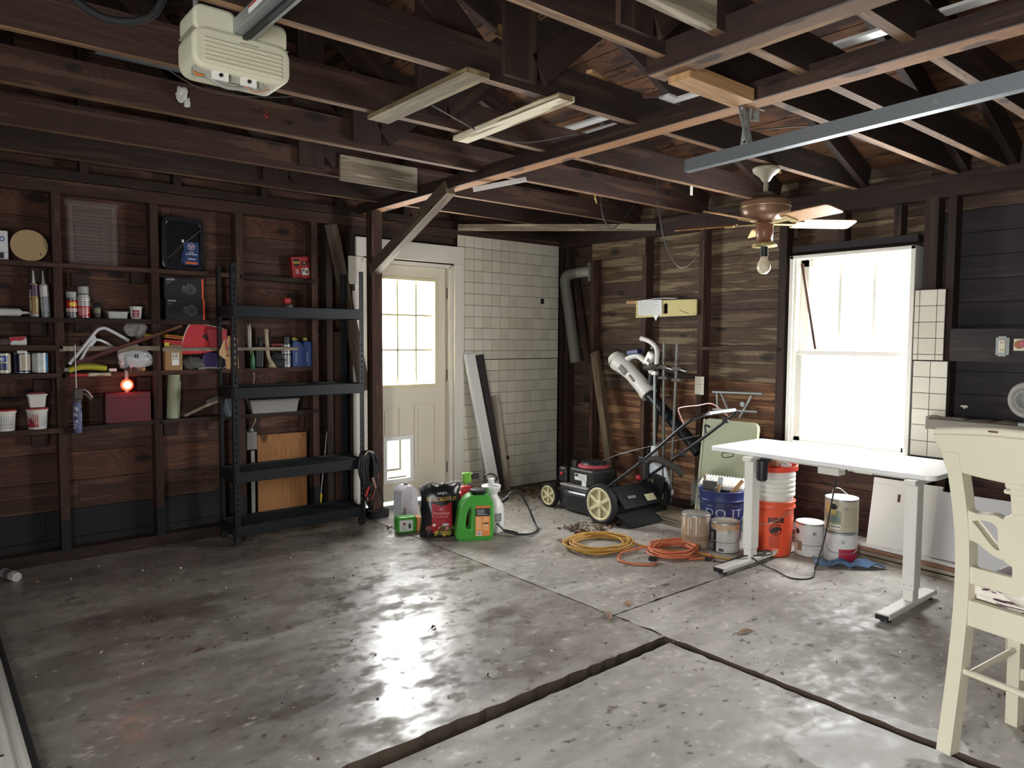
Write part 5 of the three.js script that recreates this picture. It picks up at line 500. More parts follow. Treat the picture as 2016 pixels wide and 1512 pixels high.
{ // orange bucket with a ribbed white pail inside
  const x0 = -0.575, z0 = 2.7, g = thing('orange_bucket', 'orange plastic bucket with black printed emblem and a folded wire bail', 'bucket', [x0, 0, z0]); part(g, 'pail', bucketGeo(0.142, 0.37, [0.33]), M.orange);
  part(g, 'print', cyl(0.1385, 0.1285, 0.24, 44, true), canvasMat(1024, 320, (x, w, h) => { fill(x, '#e2502b', 0, 0, w, h); const c = 470; fill(x, '#2a211f', c, 6, 120, 44); lines(x, '#b64a2e', c + 12, 16, 96, 3, 10, 4); x.strokeStyle = '#2a211f'; x.lineWidth = 10; x.beginPath(); x.arc(c + 60, 110, 46, 0.4, 5.6); x.stroke(); x.fillStyle = '#2a211f'; x.beginPath(); x.moveTo(c + 14, 126); x.lineTo(c + 34, 90); x.lineTo(c + 70, 80); x.lineTo(c + 104, 96); x.lineTo(c + 110, 120); x.lineTo(c + 80, 116); x.lineTo(c + 74, 140); x.lineTo(c + 36, 140); x.fill(); lines(x, '#8a3a28', c + 8, 168, 106, 9, 12, 6); fill(x, '#d8a08c', c + 38, 282, 46, 34); x.strokeStyle = '#eb8f72'; x.lineWidth = 5; x.strokeRect(c + 210, 20, 120, 280); x.strokeStyle = '#e9b6a4'; x.lineWidth = 12; x.beginPath(); x.moveTo(c + 200, 280); x.lineTo(c + 250, 170); x.lineTo(c + 310, 230); x.stroke(); }), [0, 0.15, 0], [0, face(x0, z0) - Math.PI + 0.1, 0]); part(g, 'bail', tube([[-0.04, 0.3, 0.14], [-0.12, 0.24, 0.08], [-0.16, 0.2, -0.03]], 0.003, 20, 5), M.steel);
  const p = thing('ribbed_pail', 'white ribbed pail nested in the orange bucket', 'bucket', [x0, 0.22, z0]); const pts = [[0, 0], [0.125, 0]]; for (let i = 0; i < 5; i++) { const y = 0.18 + i * 0.032; pts.push([0.134, y - 0.006], [0.143, y], [0.144, y + 0.018], [0.134, y + 0.024]); } pts.push([0.14, 0.345], [0.135, 0.35], [0, 0.35]); part(p, 'pail', lathe(pts, 44), M.white); const l = thing('bucket_cover', 'flat orange bucket lid resting on the white pail', 'lid', [x0 + 0.0, 0.572, z0 + 0.0]); part(l, 'lid', lathe([[0, 0.012], [0.14, 0.012], [0.142, 0.03], [0.155, 0.032], [0.158, 0.028], [0.158, -0.002], [0.15, -0.004], [0.14, 0.0], [0, 0.0]], 44), mat({ color: '#ea4a34', roughness: 0.4 })); l.rotation.z = 0.03;
  const a = thing('pink_bottle', 'pink plastic bottle on the orange lid beneath the desk', 'bottle', [x0 - 0.06, 0.588, z0 - 0.06]); part(a, 'body', lathe([[0, 0], [0.03, 0], [0.034, 0.02], [0.03, 0.06], [0.018, 0.08], [0, 0.082]]), mat({ color: '#e07a84', roughness: 0.4 })); part(a, 'cap', cyl(0.014, 0.014, 0.02, 14), M.white, [0, 0.09, 0]); const c = thing('cream_tub', 'cream tub standing on the orange lid beneath the desk', 'tub', [x0 + 0.0, 0.588, z0 + 0.02]); part(c, 'tub', box(0.09, 0.06, 0.08, 0.012), mat({ color: '#e8d2b4', roughness: 0.5 }), [0, 0.03, 0]); part(c, 'lid', box(0.094, 0.014, 0.084, 0.005), M.white, [0, 0.066, 0]); const w = thing('white_rag', 'crumpled white rag lying at the edge of the orange lid', 'rag', [x0 - 0.01, 0.588, z0 + 0.1]); crumple(0.035, 1.1, 0.6, 1, 91, 1, mat({ color: '#dcd6d2', roughness: 0.9 }), w, 'cloth', [0, 0.018, 0]);
}
{ // blue rag
  const g = thing('blue_rag', 'crumpled blue cloth rag on the concrete by the paint cans', 'rag', [-0.485, 0, 3.17], -0.72); const q = new THREE.PlaneGeometry(0.4, 0.17, 44, 22); q.rotateX(-Math.PI / 2); const p = q.attributes.position; for (let i = 0; i < p.count; i++) { const x = p.getX(i), z = p.getZ(i), e = 1 + 0.25 * Math.sin(z * 40 + 1) + 0.15 * Math.sin(x * 22); p.setXYZ(i, x * (1 + 0.12 * Math.sin(z * 30)), 0.006 + 0.05 * Math.max(0, fbm(x * 1.5 + 0.5, z * 2 + 0.5, 7, 7, 33, 3) - 0.38) * 2, z * e); } q.computeVertexNormals(); part(g, 'cloth', q, mat({ color: '#587392', roughness: 0.95, side: THREE.DoubleSide }));
}
// ================================================================ white standing desk
{
  const g = thing('standing_desk', 'white height-adjustable standing desk with two column legs before the window', 'desk', [-0.62, 0, 3.13]); const wm = M.whiteGloss, X = -0.3;
  const s = roundRect(1.37, 0.62, 0.05, -0.685, -0.31); const top = ext(s, 0.02, 0.003, 8); top.rotateX(-Math.PI / 2); top.rotateY(Math.PI / 2); part(g, 'top', top, wm, [0, 0.698, 0]);
  part(g, 'crossbar', box(0.06, 0.035, 0.95, 0.004), M.white, [-0.1, 0.672, 0]); part(g, 'crossbar', box(0.05, 0.035, 0.95, 0.004), M.white, [0.05, 0.672, 0]);
  for (const z of [-0.37, 0.59]) {
    const l = new THREE.Group(); l.name = 'leg'; l.position.set(X, 0, z); g.add(l); part(l, 'outer_column', box(0.085, 0.58, 0.062, 0.006), M.white, [0, 0.395, 0]); part(l, 'inner_column', box(0.074, 0.09, 0.052, 0.004), M.white, [0, 0.075, 0]); part(l, 'head_bracket', box(0.42, 0.03, 0.06, 0.004), M.white, [0.14, 0.68, 0]);
    const f = part(l, 'foot', box(0.6, 0.03, 0.07, 0.008), M.white, [-0.04, 0.033, 0]); for (const q of [-1, 1]) { part(l, 'end_cap', box(0.012, 0.026, 0.066, 0.004), M.black, [-0.04 + q * 0.304, 0.031, 0]); part(l, 'glide', cyl(0.022, 0.026, 0.016, 16), M.black, [-0.04 + q * 0.26, 0.009, 0]); } for (const q of [-1, 1]) part(l, 'bolt', cyl(0.003, 0.003, 0.003, 8), M.steel, [-0.044, 0.13, q * 0.018], [0, 0, Math.PI / 2]);
  }
  part(g, 'cup_holder', lathe([[0, 0], [0.026, 0], [0.033, 0.01], [0.035, 0.125], [0.03, 0.125], [0.028, 0.012], [0, 0.012]], 20), M.black, [-0.33, 0.555, -0.285]); part(g, 'holder_arm', box(0.03, 0.02, 0.06), M.black, [-0.32, 0.683, -0.27]); part(g, 'control_box', box(0.09, 0.045, 0.13, 0.004), M.white, [-0.1, 0.64, 0.04]); part(g, 'hook', tube([[-0.2, 0.685, -0.58], [-0.2, 0.655, -0.58], [-0.28, 0.655, -0.6], [-0.28, 0.685, -0.6], [-0.24, 0.685, -0.53]], 0.003, 30, 5), M.black); part(g, 'control_pad', box(0.02, 0.012, 0.1, 0.003), M.white, [-0.3, 0.69, 0.32]); part(g, 'cable_clip', box(0.012, 0.02, 0.006), M.black, [-0.25, 0.68, 0.2], [0, 0, 0.3]); part(g, 'cable_clip', box(0.012, 0.02, 0.006), M.black, [-0.25, 0.68, 0.32], [0, 0, 0.3]); part(g, 'pencil_line', box(0.05, 0.001, 0.003), M.galv, [-0.18, 0.7225, 0.56], [0, 0.2, 0]);
  const c = thing('desk_power_cord', 'black power cord hanging from the desk and looping over its foot', 'cord'); part(c, 'drop', tube([[-0.69, 0.64, 3.2], [-0.68, 0.45, 3.16], [-0.68, 0.2, 3.12], [-0.74, 0.03, 3.1], [-0.88, 0.006, 3.15], [-0.98, 0.005, 3.08], [-0.93, 0.006, 2.95], [-0.95, 0.03, 2.86], [-0.93, 0.06, 2.77], [-0.8, 0.056, 2.8], [-0.82, 0.058, 2.72], [-1.0, 0.056, 2.74], [-1.06, 0.02, 2.68], [-1.05, 0.006, 2.58]], 0.0045, 130, 6), M.cord); part(c, 'loop', tube([[-1.08, 0.008, 2.66], [-0.99, 0.058, 2.74], [-0.86, 0.06, 2.82], [-0.78, 0.058, 2.83], [-0.74, 0.056, 2.77], [-0.82, 0.058, 2.75]], 0.0045, 50, 6), M.cord); part(c, 'plug', box(0.03, 0.022, 0.04, 0.006), M.rubber, [-1.07, 0.012, 2.55], [0, 0.6, 0]);
}
// ================================================================ cream counter chair
{
  const g = thing('counter_chair', 'cream painted counter-height chair with carved back and patterned cushion', 'chair', [-2.26, -0.0, 4.37], -0.2), c = M.cream, W = 0.44;
  const fabric = canvasMat(256, 256, (x, w, h) => { fill(x, '#d9d2c6', 0, 0, w, h); x.fillStyle = '#4c3440'; const q = rng(5); for (let i = 0; i < 34; i++) { const a = q() * w, b = q() * h; x.beginPath(); x.ellipse(a, b, 14 + 22 * q(), 6 + 9 * q(), q() * 3, 0, 7); x.fill(); x.beginPath(); x.ellipse(a + 16, b + 8, 12, 6, q() * 3, 0, 7); x.fill(); } }, { roughness: 0.9 });
  const sweep = (pts, w, d) => { const n = 28, cv = new THREE.CatmullRomCurve3(pts.map((p) => V(...p))), q = new THREE.BoxGeometry(d, 1, w, 1, n, 1), p = q.attributes.position; for (let i = 0; i < p.count; i++) { const t = p.getY(i) + 0.5, o = cv.getPoint(clamp(t)); p.setXYZ(i, p.getX(i) + o.x, o.y, p.getZ(i) + o.z); } q.computeVertexNormals(); return q; };
  for (const z of [0, W]) part(g, 'rear_leg', sweep([[0, 0, z], [0.045, 0.3, z], [0.066, 0.55, z], [0.055, 0.75, z], [0.01, 0.94, z], [-0.03, 1.05, z]], 0.048, 0.052), c);
  for (const z of [0.01, W - 0.01]) part(g, 'front_leg', sweep([[0.4, 0, z], [0.395, 0.3, z], [0.395, 0.58, z]], 0.042, 0.042), c);
  // crest rail
  const cr = new THREE.Shape(); cr.moveTo(-0.026, 0); cr.bezierCurveTo(0.1, -0.03, W - 0.1, -0.03, W + 0.026, 0); cr.lineTo(W + 0.034, 0.07); cr.quadraticCurveTo(W + 0.05, 0.09, W + 0.05, 0.11); cr.bezierCurveTo(W - 0.1, 0.135, 0.1, 0.135, -0.05, 0.11); cr.quadraticCurveTo(-0.05, 0.09, -0.034, 0.07); cr.closePath(); const cg = ext(cr, 0.028, 0.006); cg.rotateY(-Math.PI / 2); part(g, 'crest_rail', cg, c, [0.0, 1.005, 0], [0, 0, 0.33]); part(g, 'crest_roll', tube([[-0.05, 1.115, -0.05], [-0.056, 1.132, 0.1], [-0.058, 1.136, W / 2], [-0.056, 1.132, W - 0.1], [-0.05, 1.115, W + 0.05]], 0.015, 40, 10), c); part(g, 'wear_mark', box(0.004, 0.006, 0.03, 0.002), mat({ color: '#5a4136', roughness: 0.7 }), [-0.073, 1.136, 0.14]);
  part(g, 'splat', sweep([[0.05, 0.62, W / 2], [0.03, 0.85, W / 2], [-0.01, 1.03, W / 2]], 0.12, 0.018), c); part(g, 'splat_capital', box(0.024, 0.03, 0.15, 0.008), c, [0.005, 0.965, W / 2], [0, 0, 0.25]); part(g, 'splat_capital', box(0.026, 0.014, 0.16, 0.006), c, [0.012, 0.94, W / 2], [0, 0, 0.25]);
  // carved middle rail: scrolls and a ring
  const md = new THREE.Shape(); md.moveTo(0.015, 0.085); md.bezierCurveTo(0.06, 0.06, 0.1, 0.1, 0.13, 0.072); md.bezierCurveTo(0.17, 0.12, 0.27, 0.12, 0.31, 0.072); md.bezierCurveTo(0.34, 0.1, 0.38, 0.06, 0.425, 0.085); md.lineTo(0.425, -0.02); md.bezierCurveTo(0.38, -0.01, 0.36, -0.06, 0.31, -0.06); md.bezierCurveTo(0.27, -0.1, 0.17, -0.1, 0.13, -0.06); md.bezierCurveTo(0.08, -0.06, 0.06, -0.01, 0.015, -0.02); md.closePath(); const ho = (f) => { const h = new THREE.Path(); f(h); md.holes.push(h); }; ho((h) => { h.moveTo(0.035, 0.05); h.bezierCurveTo(0.06, 0.06, 0.1, 0.07, 0.115, 0.045); h.bezierCurveTo(0.12, 0.02, 0.11, -0.01, 0.12, -0.03); h.bezierCurveTo(0.1, -0.045, 0.07, 0.02, 0.035, 0.05); }); ho((h) => { h.moveTo(0.405, 0.05); h.bezierCurveTo(0.37, 0.02, 0.34, -0.045, 0.32, -0.03); h.bezierCurveTo(0.33, -0.01, 0.32, 0.02, 0.325, 0.045); h.bezierCurveTo(0.34, 0.07, 0.38, 0.06, 0.405, 0.05); }); ho((h) => h.absellipse(0.22, 0.01, 0.055, 0.055, 0, Math.PI * 2, true)); const mg = ext(md, 0.026, 0.004, 14); mg.rotateY(-Math.PI / 2); part(g, 'carved_rail', mg, c, [0.06, 0.77, 0], [0, 0, 0.15]);
  part(g, 'lower_rail', box(0.028, 0.06, W - 0.03, 0.005), c, [0.06, 0.622, W / 2]); part(g, 'seat_rail', box(0.03, 0.09, W - 0.04, 0.004), c, [0.06, 0.49, W / 2]); part(g, 'seat_rail', box(0.3, 0.085, 0.028, 0.004), c, [0.225, 0.51, 0.0]); part(g, 'seat_rail', box(0.3, 0.085, 0.028, 0.004), c, [0.225, 0.51, W]); part(g, 'seat_rail', box(0.03, 0.085, W - 0.04, 0.004), c, [0.39, 0.51, W / 2]);
  part(g, 'seat_board', box(0.31, 0.02, W - 0.06), fabric, [0.235, 0.548, W / 2]); const cu = new THREE.SphereGeometry(0.5, 36, 20); cu.scale(0.42, 0.15, W + 0.0); part(g, 'cushion', cu, fabric, [0.25, 0.592, W / 2 + 0.01]); part(g, 'cushion_side', box(0.33, 0.06, W - 0.03, 0.02), fabric, [0.24, 0.572, W / 2]);
  part(g, 'stretcher', bar([0.04, 0.285, 0.0], [0.04, 0.285, W], 0.011, 12), c); part(g, 'stretcher', bar([0.035, 0.24, 0.0], [0.4, 0.29, 0.01], 0.011, 12), c); part(g, 'stretcher', bar([0.035, 0.24, W], [0.4, 0.29, W - 0.01], 0.011, 12), c); part(g, 'foot_rest', box(0.03, 0.045, W - 0.03, 0.006), c, [0.4, 0.2, W / 2]);
  const d = g.clone(); d.name = numbered('counter_chair'); d.position.set(-1.17, 0, 4.86); d.rotation.y = 2.5; tag(d, 'second cream counter chair, only a leg showing behind the first', 'chair'); scene.add(d);
}
// ================================================================ right wall: ledge, outlets, panels, boards
{
  const g = struct('trim_1', 'rough grey cement ledge above the tile strip'); const q = new THREE.BoxGeometry(0.12, 0.075, 1.3, 4, 3, 40), p = q.attributes.position; for (let i = 0; i < p.count; i++) { const n = fbm(p.getZ(i) + 1, p.getY(i) * 4 + 0.5 + p.getX(i), 24, 8, 44, 3) - 0.5; p.setXYZ(i, p.getX(i) + 0.02 * n, p.getY(i) + 0.02 * n, p.getZ(i)); } q.computeVertexNormals(); part(g, 'ledge', q, mat({ color: '#7b776e', roughness: 0.9 }), [-0.055, 0.915, 4.11]); part(g, 'mortar_seam', box(0.13, 0.01, 1.28), M.soil, [-0.06, 0.945, 4.12]); for (const z of [3.72, 3.86, 3.98]) part(g, 'paint_drip', box(0.004, 0.03, 0.008), M.white, [-0.122, 0.89, z]); part(g, 'yellow_drip', box(0.004, 0.03, 0.01), M.yellow, [-0.122, 0.885, 3.93]);
  const o = thing('wall_outlet', 'bare cream duplex outlet in a metal box on the grey ledger', 'outlet', [-0.02, 1.395, 3.83]); part(o, 'metal_box', box(0.012, 0.105, 0.07, 0.003), M.galv, [0, 0, 0]); part(o, 'receptacle', box(0.014, 0.08, 0.036, 0.008), M.cream, [-0.008, 0, 0]); for (const y of [-0.022, 0.022]) for (const z of [-0.006, 0.006]) part(o, 'slot', box(0.002, 0.009, 0.003), M.black, [-0.0155, y, z]); for (const y of [-0.052, 0.052]) part(o, 'ear', box(0.004, 0.014, 0.04), M.steel, [-0.01, y, 0]);
  const s = thing('pump_switch', 'cream switch plate with a pink rocker next to the outlet', 'switch', [-0.02, 1.405, 3.92]); part(s, 'plate', box(0.006, 0.07, 0.11, 0.003), M.cream, [0, 0, 0.02]); part(s, 'rocker', box(0.02, 0.045, 0.05, 0.006), mat({ color: '#b0566c', roughness: 0.35 }), [-0.012, 0.006, 0.03]); part(s, 'collar', cyl(0.02, 0.024, 0.012, 18), mat({ color: '#9b5f3a', roughness: 0.5 }), [-0.008, 0, -0.008], [0, 0, Math.PI / 2]);
  const d = thing('grey_dish', 'grey round metal flue cover standing on the ledge', 'flue cover', [-0.1, 1.09, 3.985]); part(d, 'rim', new THREE.TorusGeometry(0.085, 0.02, 10, 36), mat({ color: '#8f8e88', roughness: 0.6 }), [0, 0, 0], [0, Math.PI / 2 - 0.3, 0]); part(d, 'dish', lathe([[0.085, 0], [0.06, 0.02], [0.045, 0.025], [0.04, 0.01], [0, 0.008]], 32), mat({ color: '#7c7b76', roughness: 0.6 }), [0, 0, 0], [0, -0.3, Math.PI / 2]); part(d, 'stub', cyl(0.01, 0.01, 0.06, 10), M.galv, [0, -0.125, 0]); part(d, 'base', box(0.06, 0.02, 0.06, 0.004), M.galv, [0, -0.14, 0]);
  const k = thing('hook_knob', 'small white painted coat knob on the dark wall above the ledge', 'hook', [0.09, 1.01, 3.62]); part(k, 'stem', cyl(0.006, 0.006, 0.05, 8), M.white, [-0.02, 0, 0], [0, 0, Math.PI / 2]); part(k, 'head', box(0.01, 0.012, 0.04, 0.004), M.white, [-0.045, 0.01, 0]);
  // stack of painted boards along the wall foot
  [['top board of the low stack along the wall, white painted', -0.14, 0.086, 2.5, 3.98, 0.17, 0.014, mat({ color: '#dcdad4', roughness: 0.4 })], ['reddish second board of the low stack along the wall', -0.145, 0.066, 2.46, 3.95, 0.18, 0.02, wood(T.gray, '#ffcfc2')], ['third board of the low stack along the wall, flaking white edge', -0.15, 0.044, 2.42, 3.97, 0.19, 0.02, M.trim], ['lowest board of the stack along the wall, grimy white', -0.155, 0.013, 2.45, 3.98, 0.2, 0.026, M.trim]].forEach(([l, x, y, z0, z1, w, h, m]) => { const b = single('stacked_board', l, 'board', timber(w, h, z1 - z0), m, [x, y, (z0 + z1) / 2], [0, -0.06, 0], 'boards stacked along the wall'); });
  [['topmost of three pale siding boards by the mower wheel', 0.05], ['middle of three pale siding boards by the mower wheel', 0.03], ['bottom one of three pale siding boards by the mower wheel', 0.01]].forEach(([l, y], i) => single('siding_board', l, 'board', timber(0.22 - i * 0.01, 0.016, 0.46), M.trim, [-0.4 - i * 0.015, y, 1.88 - i * 0.01], [0, -0.1, 0], 'siding boards behind the mower'));
  const pn = thing('cabinet_door', 'white cabinet door with a brown scuff leaning on the wall under the desk', 'panel'); const b = part(pn, 'panel', box(0.018, 0.43, 0.42, 0.003), M.white, [-0.125, 0.3, 3.36], [0, 0, -0.2]); part(pn, 'top_moulding', box(0.024, 0.04, 0.42, 0.004), M.white, [-0.085, 0.5, 3.36], [0, 0, -0.2]); part(pn, 'scuff', box(0.003, 0.05, 0.018, 0.001), mat({ color: '#5c4036', roughness: 0.8 }), [-0.112, 0.41, 3.32], [0, 0, -0.2]); const p2 = thing('cabinet_door', 'plain white cabinet panel leaning beside the scuffed one', 'panel'); part(p2, 'panel', box(0.018, 0.41, 0.44, 0.003), mat({ color: '#d2d2d2', roughness: 0.35 }), [-0.16, 0.298, 3.77], [0, 0, -0.2]); part(p2, 'slot', box(0.003, 0.006, 0.03), M.galv, [-0.126, 0.48, 3.64], [0, 0, -0.2]); part(p2, 'slot', box(0.003, 0.006, 0.03), M.galv, [-0.126, 0.48, 3.7], [0, 0, -0.2]);
}
// ================================================================ right wall: tools and scraps
{
  const g = thing('vent_pipe', 'grey flue pipe with elbow hanging on the wall beside the tile panel', 'pipe'), m = mat({ color: '#6f7069', roughness: 0.65, metalness: 0.3 }); part(g, 'long_pipe', bar([-0.05, 1.98, 0.14], [-0.05, 1.2, 0.3], 0.052, 22), m); part(g, 'elbow', tube([[-0.05, 1.96, 0.143], [-0.05, 2.02, 0.15], [-0.045, 2.05, 0.2], [-0.03, 2.06, 0.3]], 0.053, 18, 18), m); part(g, 'short_pipe', bar([-0.035, 2.06, 0.27], [0.0, 2.065, 0.44], 0.05, 22), mat({ color: '#8f8d84', roughness: 0.6 })); part(g, 'flange', box(0.012, 0.17, 0.12), mat({ color: '#8f8d84', roughness: 0.6 }), [0.06, 2.07, 0.4], [0, 0, 0.05]);
  const a = thing('leaning_stud', 'loose grey two-by-four leaning diagonally on the wall', 'timber'); strut(a, 'timber', [-0.2, 0.0, 0.96], [-0.03, 1.3, 0.53], 0.045, 0.1, wood(T.gray, '#a89c90'), 0.1); const a2 = thing('leaning_stud', 'thin dark batten leaning in the corner behind the flue pipe', 'timber'); strut(a2, 'timber', [-0.06, 1.2, 0.47], [0.03, 2.0, 0.22], 0.02, 0.05, M.frameDark);
  // yellow board with a notice
  const n = thing('notice_board', 'pale yellow plank with a keyhole slot nailed across the studs', 'board', [-0.012, 1.69, 1.34]); const s = poly([[-0.32, -0.075], [0.32, -0.065], [0.32, 0.065], [-0.32, 0.075]]); const h = new THREE.Path(); h.moveTo(-0.02, -0.045); h.lineTo(-0.02, 0.03); h.quadraticCurveTo(0.005, 0.06, 0.03, 0.03); h.lineTo(0.03, -0.045); h.closePath(); s.holes.push(h); const q = ext(s, 0.016); q.rotateY(-Math.PI / 2); part(n, 'plank', q, mat({ color: '#c9bd82', roughness: 0.7 }), [0, 0, 0]); for (const [y, z] of [[0.05, 0.3], [-0.05, 0.3], [-0.05, -0.3], [0.05, -0.3]]) part(n, 'nail', cyl(0.004, 0.004, 0.003, 6), M.rust, [-0.018, y, z], [0, 0, Math.PI / 2]); part(n, 'crack', box(0.002, 0.004, 0.1), M.soil, [-0.0175, -0.035, 0.2], [0.35, 0, 0]);
  const pp = thing('paper_notice', 'printed white paper sheet pinned to the yellow plank', 'paper', [-0.034, 1.7, 1.18]); part(pp, 'sheet', box(0.001, 0.13, 0.265), canvasMat(256, 128, (x, w, h) => { fill(x, '#cfd2cf', 0, 0, w, h); lines(x, '#8b908e', 14, 12, 220, 13, 8.5, 2); }), [0, 0, 0], [0, 0, 0.05]); part(pp, 'curled_edge', tube([[0.003, 0.065, -0.1], [0.012, 0.078, 0.1], [0.02, 0.07, 0.27]], 0.004, 16, 5), M.paper); part(pp, 'corner_mark', ext(poly([[0, 0], [0.06, 0], [0.03, -0.05]]), 0.001).rotateY(-Math.PI / 2), M.galv, [0, -0.065, 0.04]); const st = thing('wood_peg', 'short wooden lath sticking out beside the yellow plank', 'lath', [-0.012, 1.755, 0.98]); part(st, 'lath', timber(0.012, 0.025, 0.16), M.pale);
  // cordless blower
  const b = thing('leaf_blower', 'white cordless leaf blower with black nozzle tube propped against the wall', 'leaf blower'), wm = mat({ color: '#d8d7d0', roughness: 0.4 }); const spine = [[-0.12, 1.23, 0.9], [-0.12, 1.17, 1.0], [-0.12, 1.08, 1.12], [-0.12, 0.985, 1.23]]; const cv = new THREE.CatmullRomCurve3(spine.map((p) => V(...p))); const rad = [0.088, 0.074, 0.066, 0.068, 0.07]; const bd = new THREE.TubeGeometry(cv, 24, 0.06, 20), bp = bd.attributes.position; for (let i = 0; i < bp.count; i++) { const t = Math.floor(i / 21) / 24, k = Math.min(3, Math.floor(t * 4)), r = rad[k] + (rad[k + 1] - rad[k]) * (t * 4 - k), o = cv.getPointAt(t), v = V(bp.getX(i), bp.getY(i), bp.getZ(i)).sub(o).multiplyScalar(r / 0.06); bp.setXYZ(i, o.x + v.x, o.y + v.y, o.z + v.z); } bd.computeVertexNormals(); part(b, 'housing', bd, wm); const dir = (p, q) => V(...q).sub(V(...p)).normalize(); part(b, 'intake', bar([-0.12, 1.235, 0.895], [-0.12, 1.275, 0.855], 0.09, 24, 0.064), wm); part(b, 'intake_grille', bar([-0.12, 1.272, 0.858], [-0.12, 1.279, 0.851], 0.058, 20), M.black); part(b, 'front_collar', bar([-0.12, 0.99, 1.225], [-0.12, 0.955, 1.265], 0.076, 24), wm); part(b, 'handle', tube([[-0.12, 1.24, 0.99], [-0.12, 1.28, 1.08], [-0.12, 1.27, 1.16], [-0.12, 1.2, 1.25], [-0.12, 1.14, 1.29]], 0.026, 30, 12), wm); part(b, 'hand_grip', tube([[-0.12, 1.13, 1.28], [-0.12, 1.06, 1.27], [-0.12, 1.01, 1.27]], 0.022, 16, 10), M.black); part(b, 'battery', box(0.07, 0.04, 0.13, 0.008), M.blue, [-0.12, 1.315, 1.09], [-0.12, 0, 0]); part(b, 'vent_panel', box(0.012, 0.045, 0.09, 0.003), mat({ color: '#6f6f6c', roughness: 0.6 }), [-0.195, 1.16, 1.02], [0.72, 0, 0]); part(b, 'vent_panel', box(0.012, 0.02, 0.08, 0.003), mat({ color: '#6f6a5c', roughness: 0.6 }), [-0.188, 1.09, 1.12], [0.72, 0, 0]); part(b, 'nozzle', bar([-0.12, 0.97, 1.25], [-0.13, 0.6, 1.71], 0.052, 22, 0.046), mat({ color: '#171b20', roughness: 0.3 })); part(b, 'nozzle_tip', bar([-0.13, 0.6, 1.71], [-0.13, 0.52, 1.79], 0.044, 20, 0.05), mat({ color: '#171b20', roughness: 0.3 }));
  // string trimmer
  const t = thing('string_trimmer', 'white string trimmer handle with hooked grip and grey shaft beside the blower', 'string trimmer'); part(t, 'hook_grip', tube([[-0.21, 1.432, 1.255], [-0.21, 1.41, 1.33], [-0.21, 1.37, 1.39], [-0.21, 1.32, 1.412], [-0.21, 1.22, 1.41]], 0.02, 36, 10), wm); part(t, 'grip_end', new THREE.SphereGeometry(0.023, 14, 10), wm, [-0.21, 1.432, 1.25]); part(t, 'battery_housing', box(0.05, 0.11, 0.075, 0.012), wm, [-0.22, 1.265, 1.345], [0.55, 0, 0]); part(t, 'rating_plate', box(0.003, 0.03, 0.03), M.black, [-0.247, 1.25, 1.35], [0.55, 0, 0]); part(t, 'trigger', box(0.02, 0.03, 0.03, 0.006), M.black, [-0.21, 1.355, 1.36]); part(t, 'cable_bundle', (() => { const l = []; const q = rng(77); for (let i = 0; i < 16; i++) l.push(at(box(0.03 + 0.03 * q(), 0.014 + 0.02 * q(), 0.04 + 0.03 * q(), 0.005), -0.22 + 0.03 * q(), 1.19 + 0.03 * q(), 1.27 + 0.26 * q(), q(), q(), q())); return merge(l); })(), M.rust); part(t, 'collar', box(0.045, 0.035, 0.055, 0.01), wm, [-0.21, 1.145, 1.392]); part(t, 'shaft', bar([-0.21, 1.14, 1.392], [-0.22, 0.5, 1.41], 0.0125, 14), M.galv); part(t, 'shaft_socket', lathe([[0.045, 0], [0.028, 0.13], [0.02, 0.14], [0, 0.14]], 20), mat({ color: '#e3e6ea', roughness: 0.4 }), [-0.22, 0.4, 1.412]); const fl = ext(poly([[-0.07, 0.24], [0.06, 0.24], [0.16, 0.0], [0.13, -0.06], [-0.21, -0.06], [-0.15, 0.0]]), 0.012, 0.004); fl.rotateY(-Math.PI / 2); part(t, 'guard', fl, mat({ color: '#dfe6ee', roughness: 0.35 }), [-0.19, 0.17, 1.43]);
  // pipe clamps
  [['steel pipe clamp hung on the wall next to the trimmer shaft', 1.475, 1.4, 1.495], ['steel pipe clamp hung on the wall nearer the window', 1.61, 1.39, 1.57]].forEach(([l, z, y, zb]) => { const c = thing('pipe_clamp', l, 'clamp', [0, 0, 0], 0, 'pipe clamps'); part(c, 'pipe', bar([-0.2, 0.09, zb], [-0.2, y, z], 0.0115, 12), mat({ color: '#6f716c', roughness: 0.5, metalness: 0.5 })); part(c, 'tail_stop', box(0.05, 0.03, 0.075, 0.006), M.rust, [-0.205, y - 0.2, z + 0.01]); part(c, 'coupling', bar([-0.2, y - 0.16, z], [-0.2, y - 0.13, z], 0.018, 12), M.rust); part(c, 'screw_head', box(0.06, 0.025, 0.09, 0.006), M.rust, [-0.205, y - 0.29, z + 0.015]); part(c, 'spindle', bar([-0.22, y - 0.2, z + 0.02], [-0.22, y - 0.22, z + 0.11], 0.008, 8), M.steel); });
  const bk = thing('black_hose', 'black hose length hanging from the stud down to the mower', 'hose'); part(bk, 'hose', tube([[-0.03, 1.2, 1.29], [-0.03, 0.9, 1.285], [-0.04, 0.65, 1.28], [-0.08, 0.52, 1.26], [-0.12, 0.44, 1.25]], 0.014, 40, 8), M.rubber);
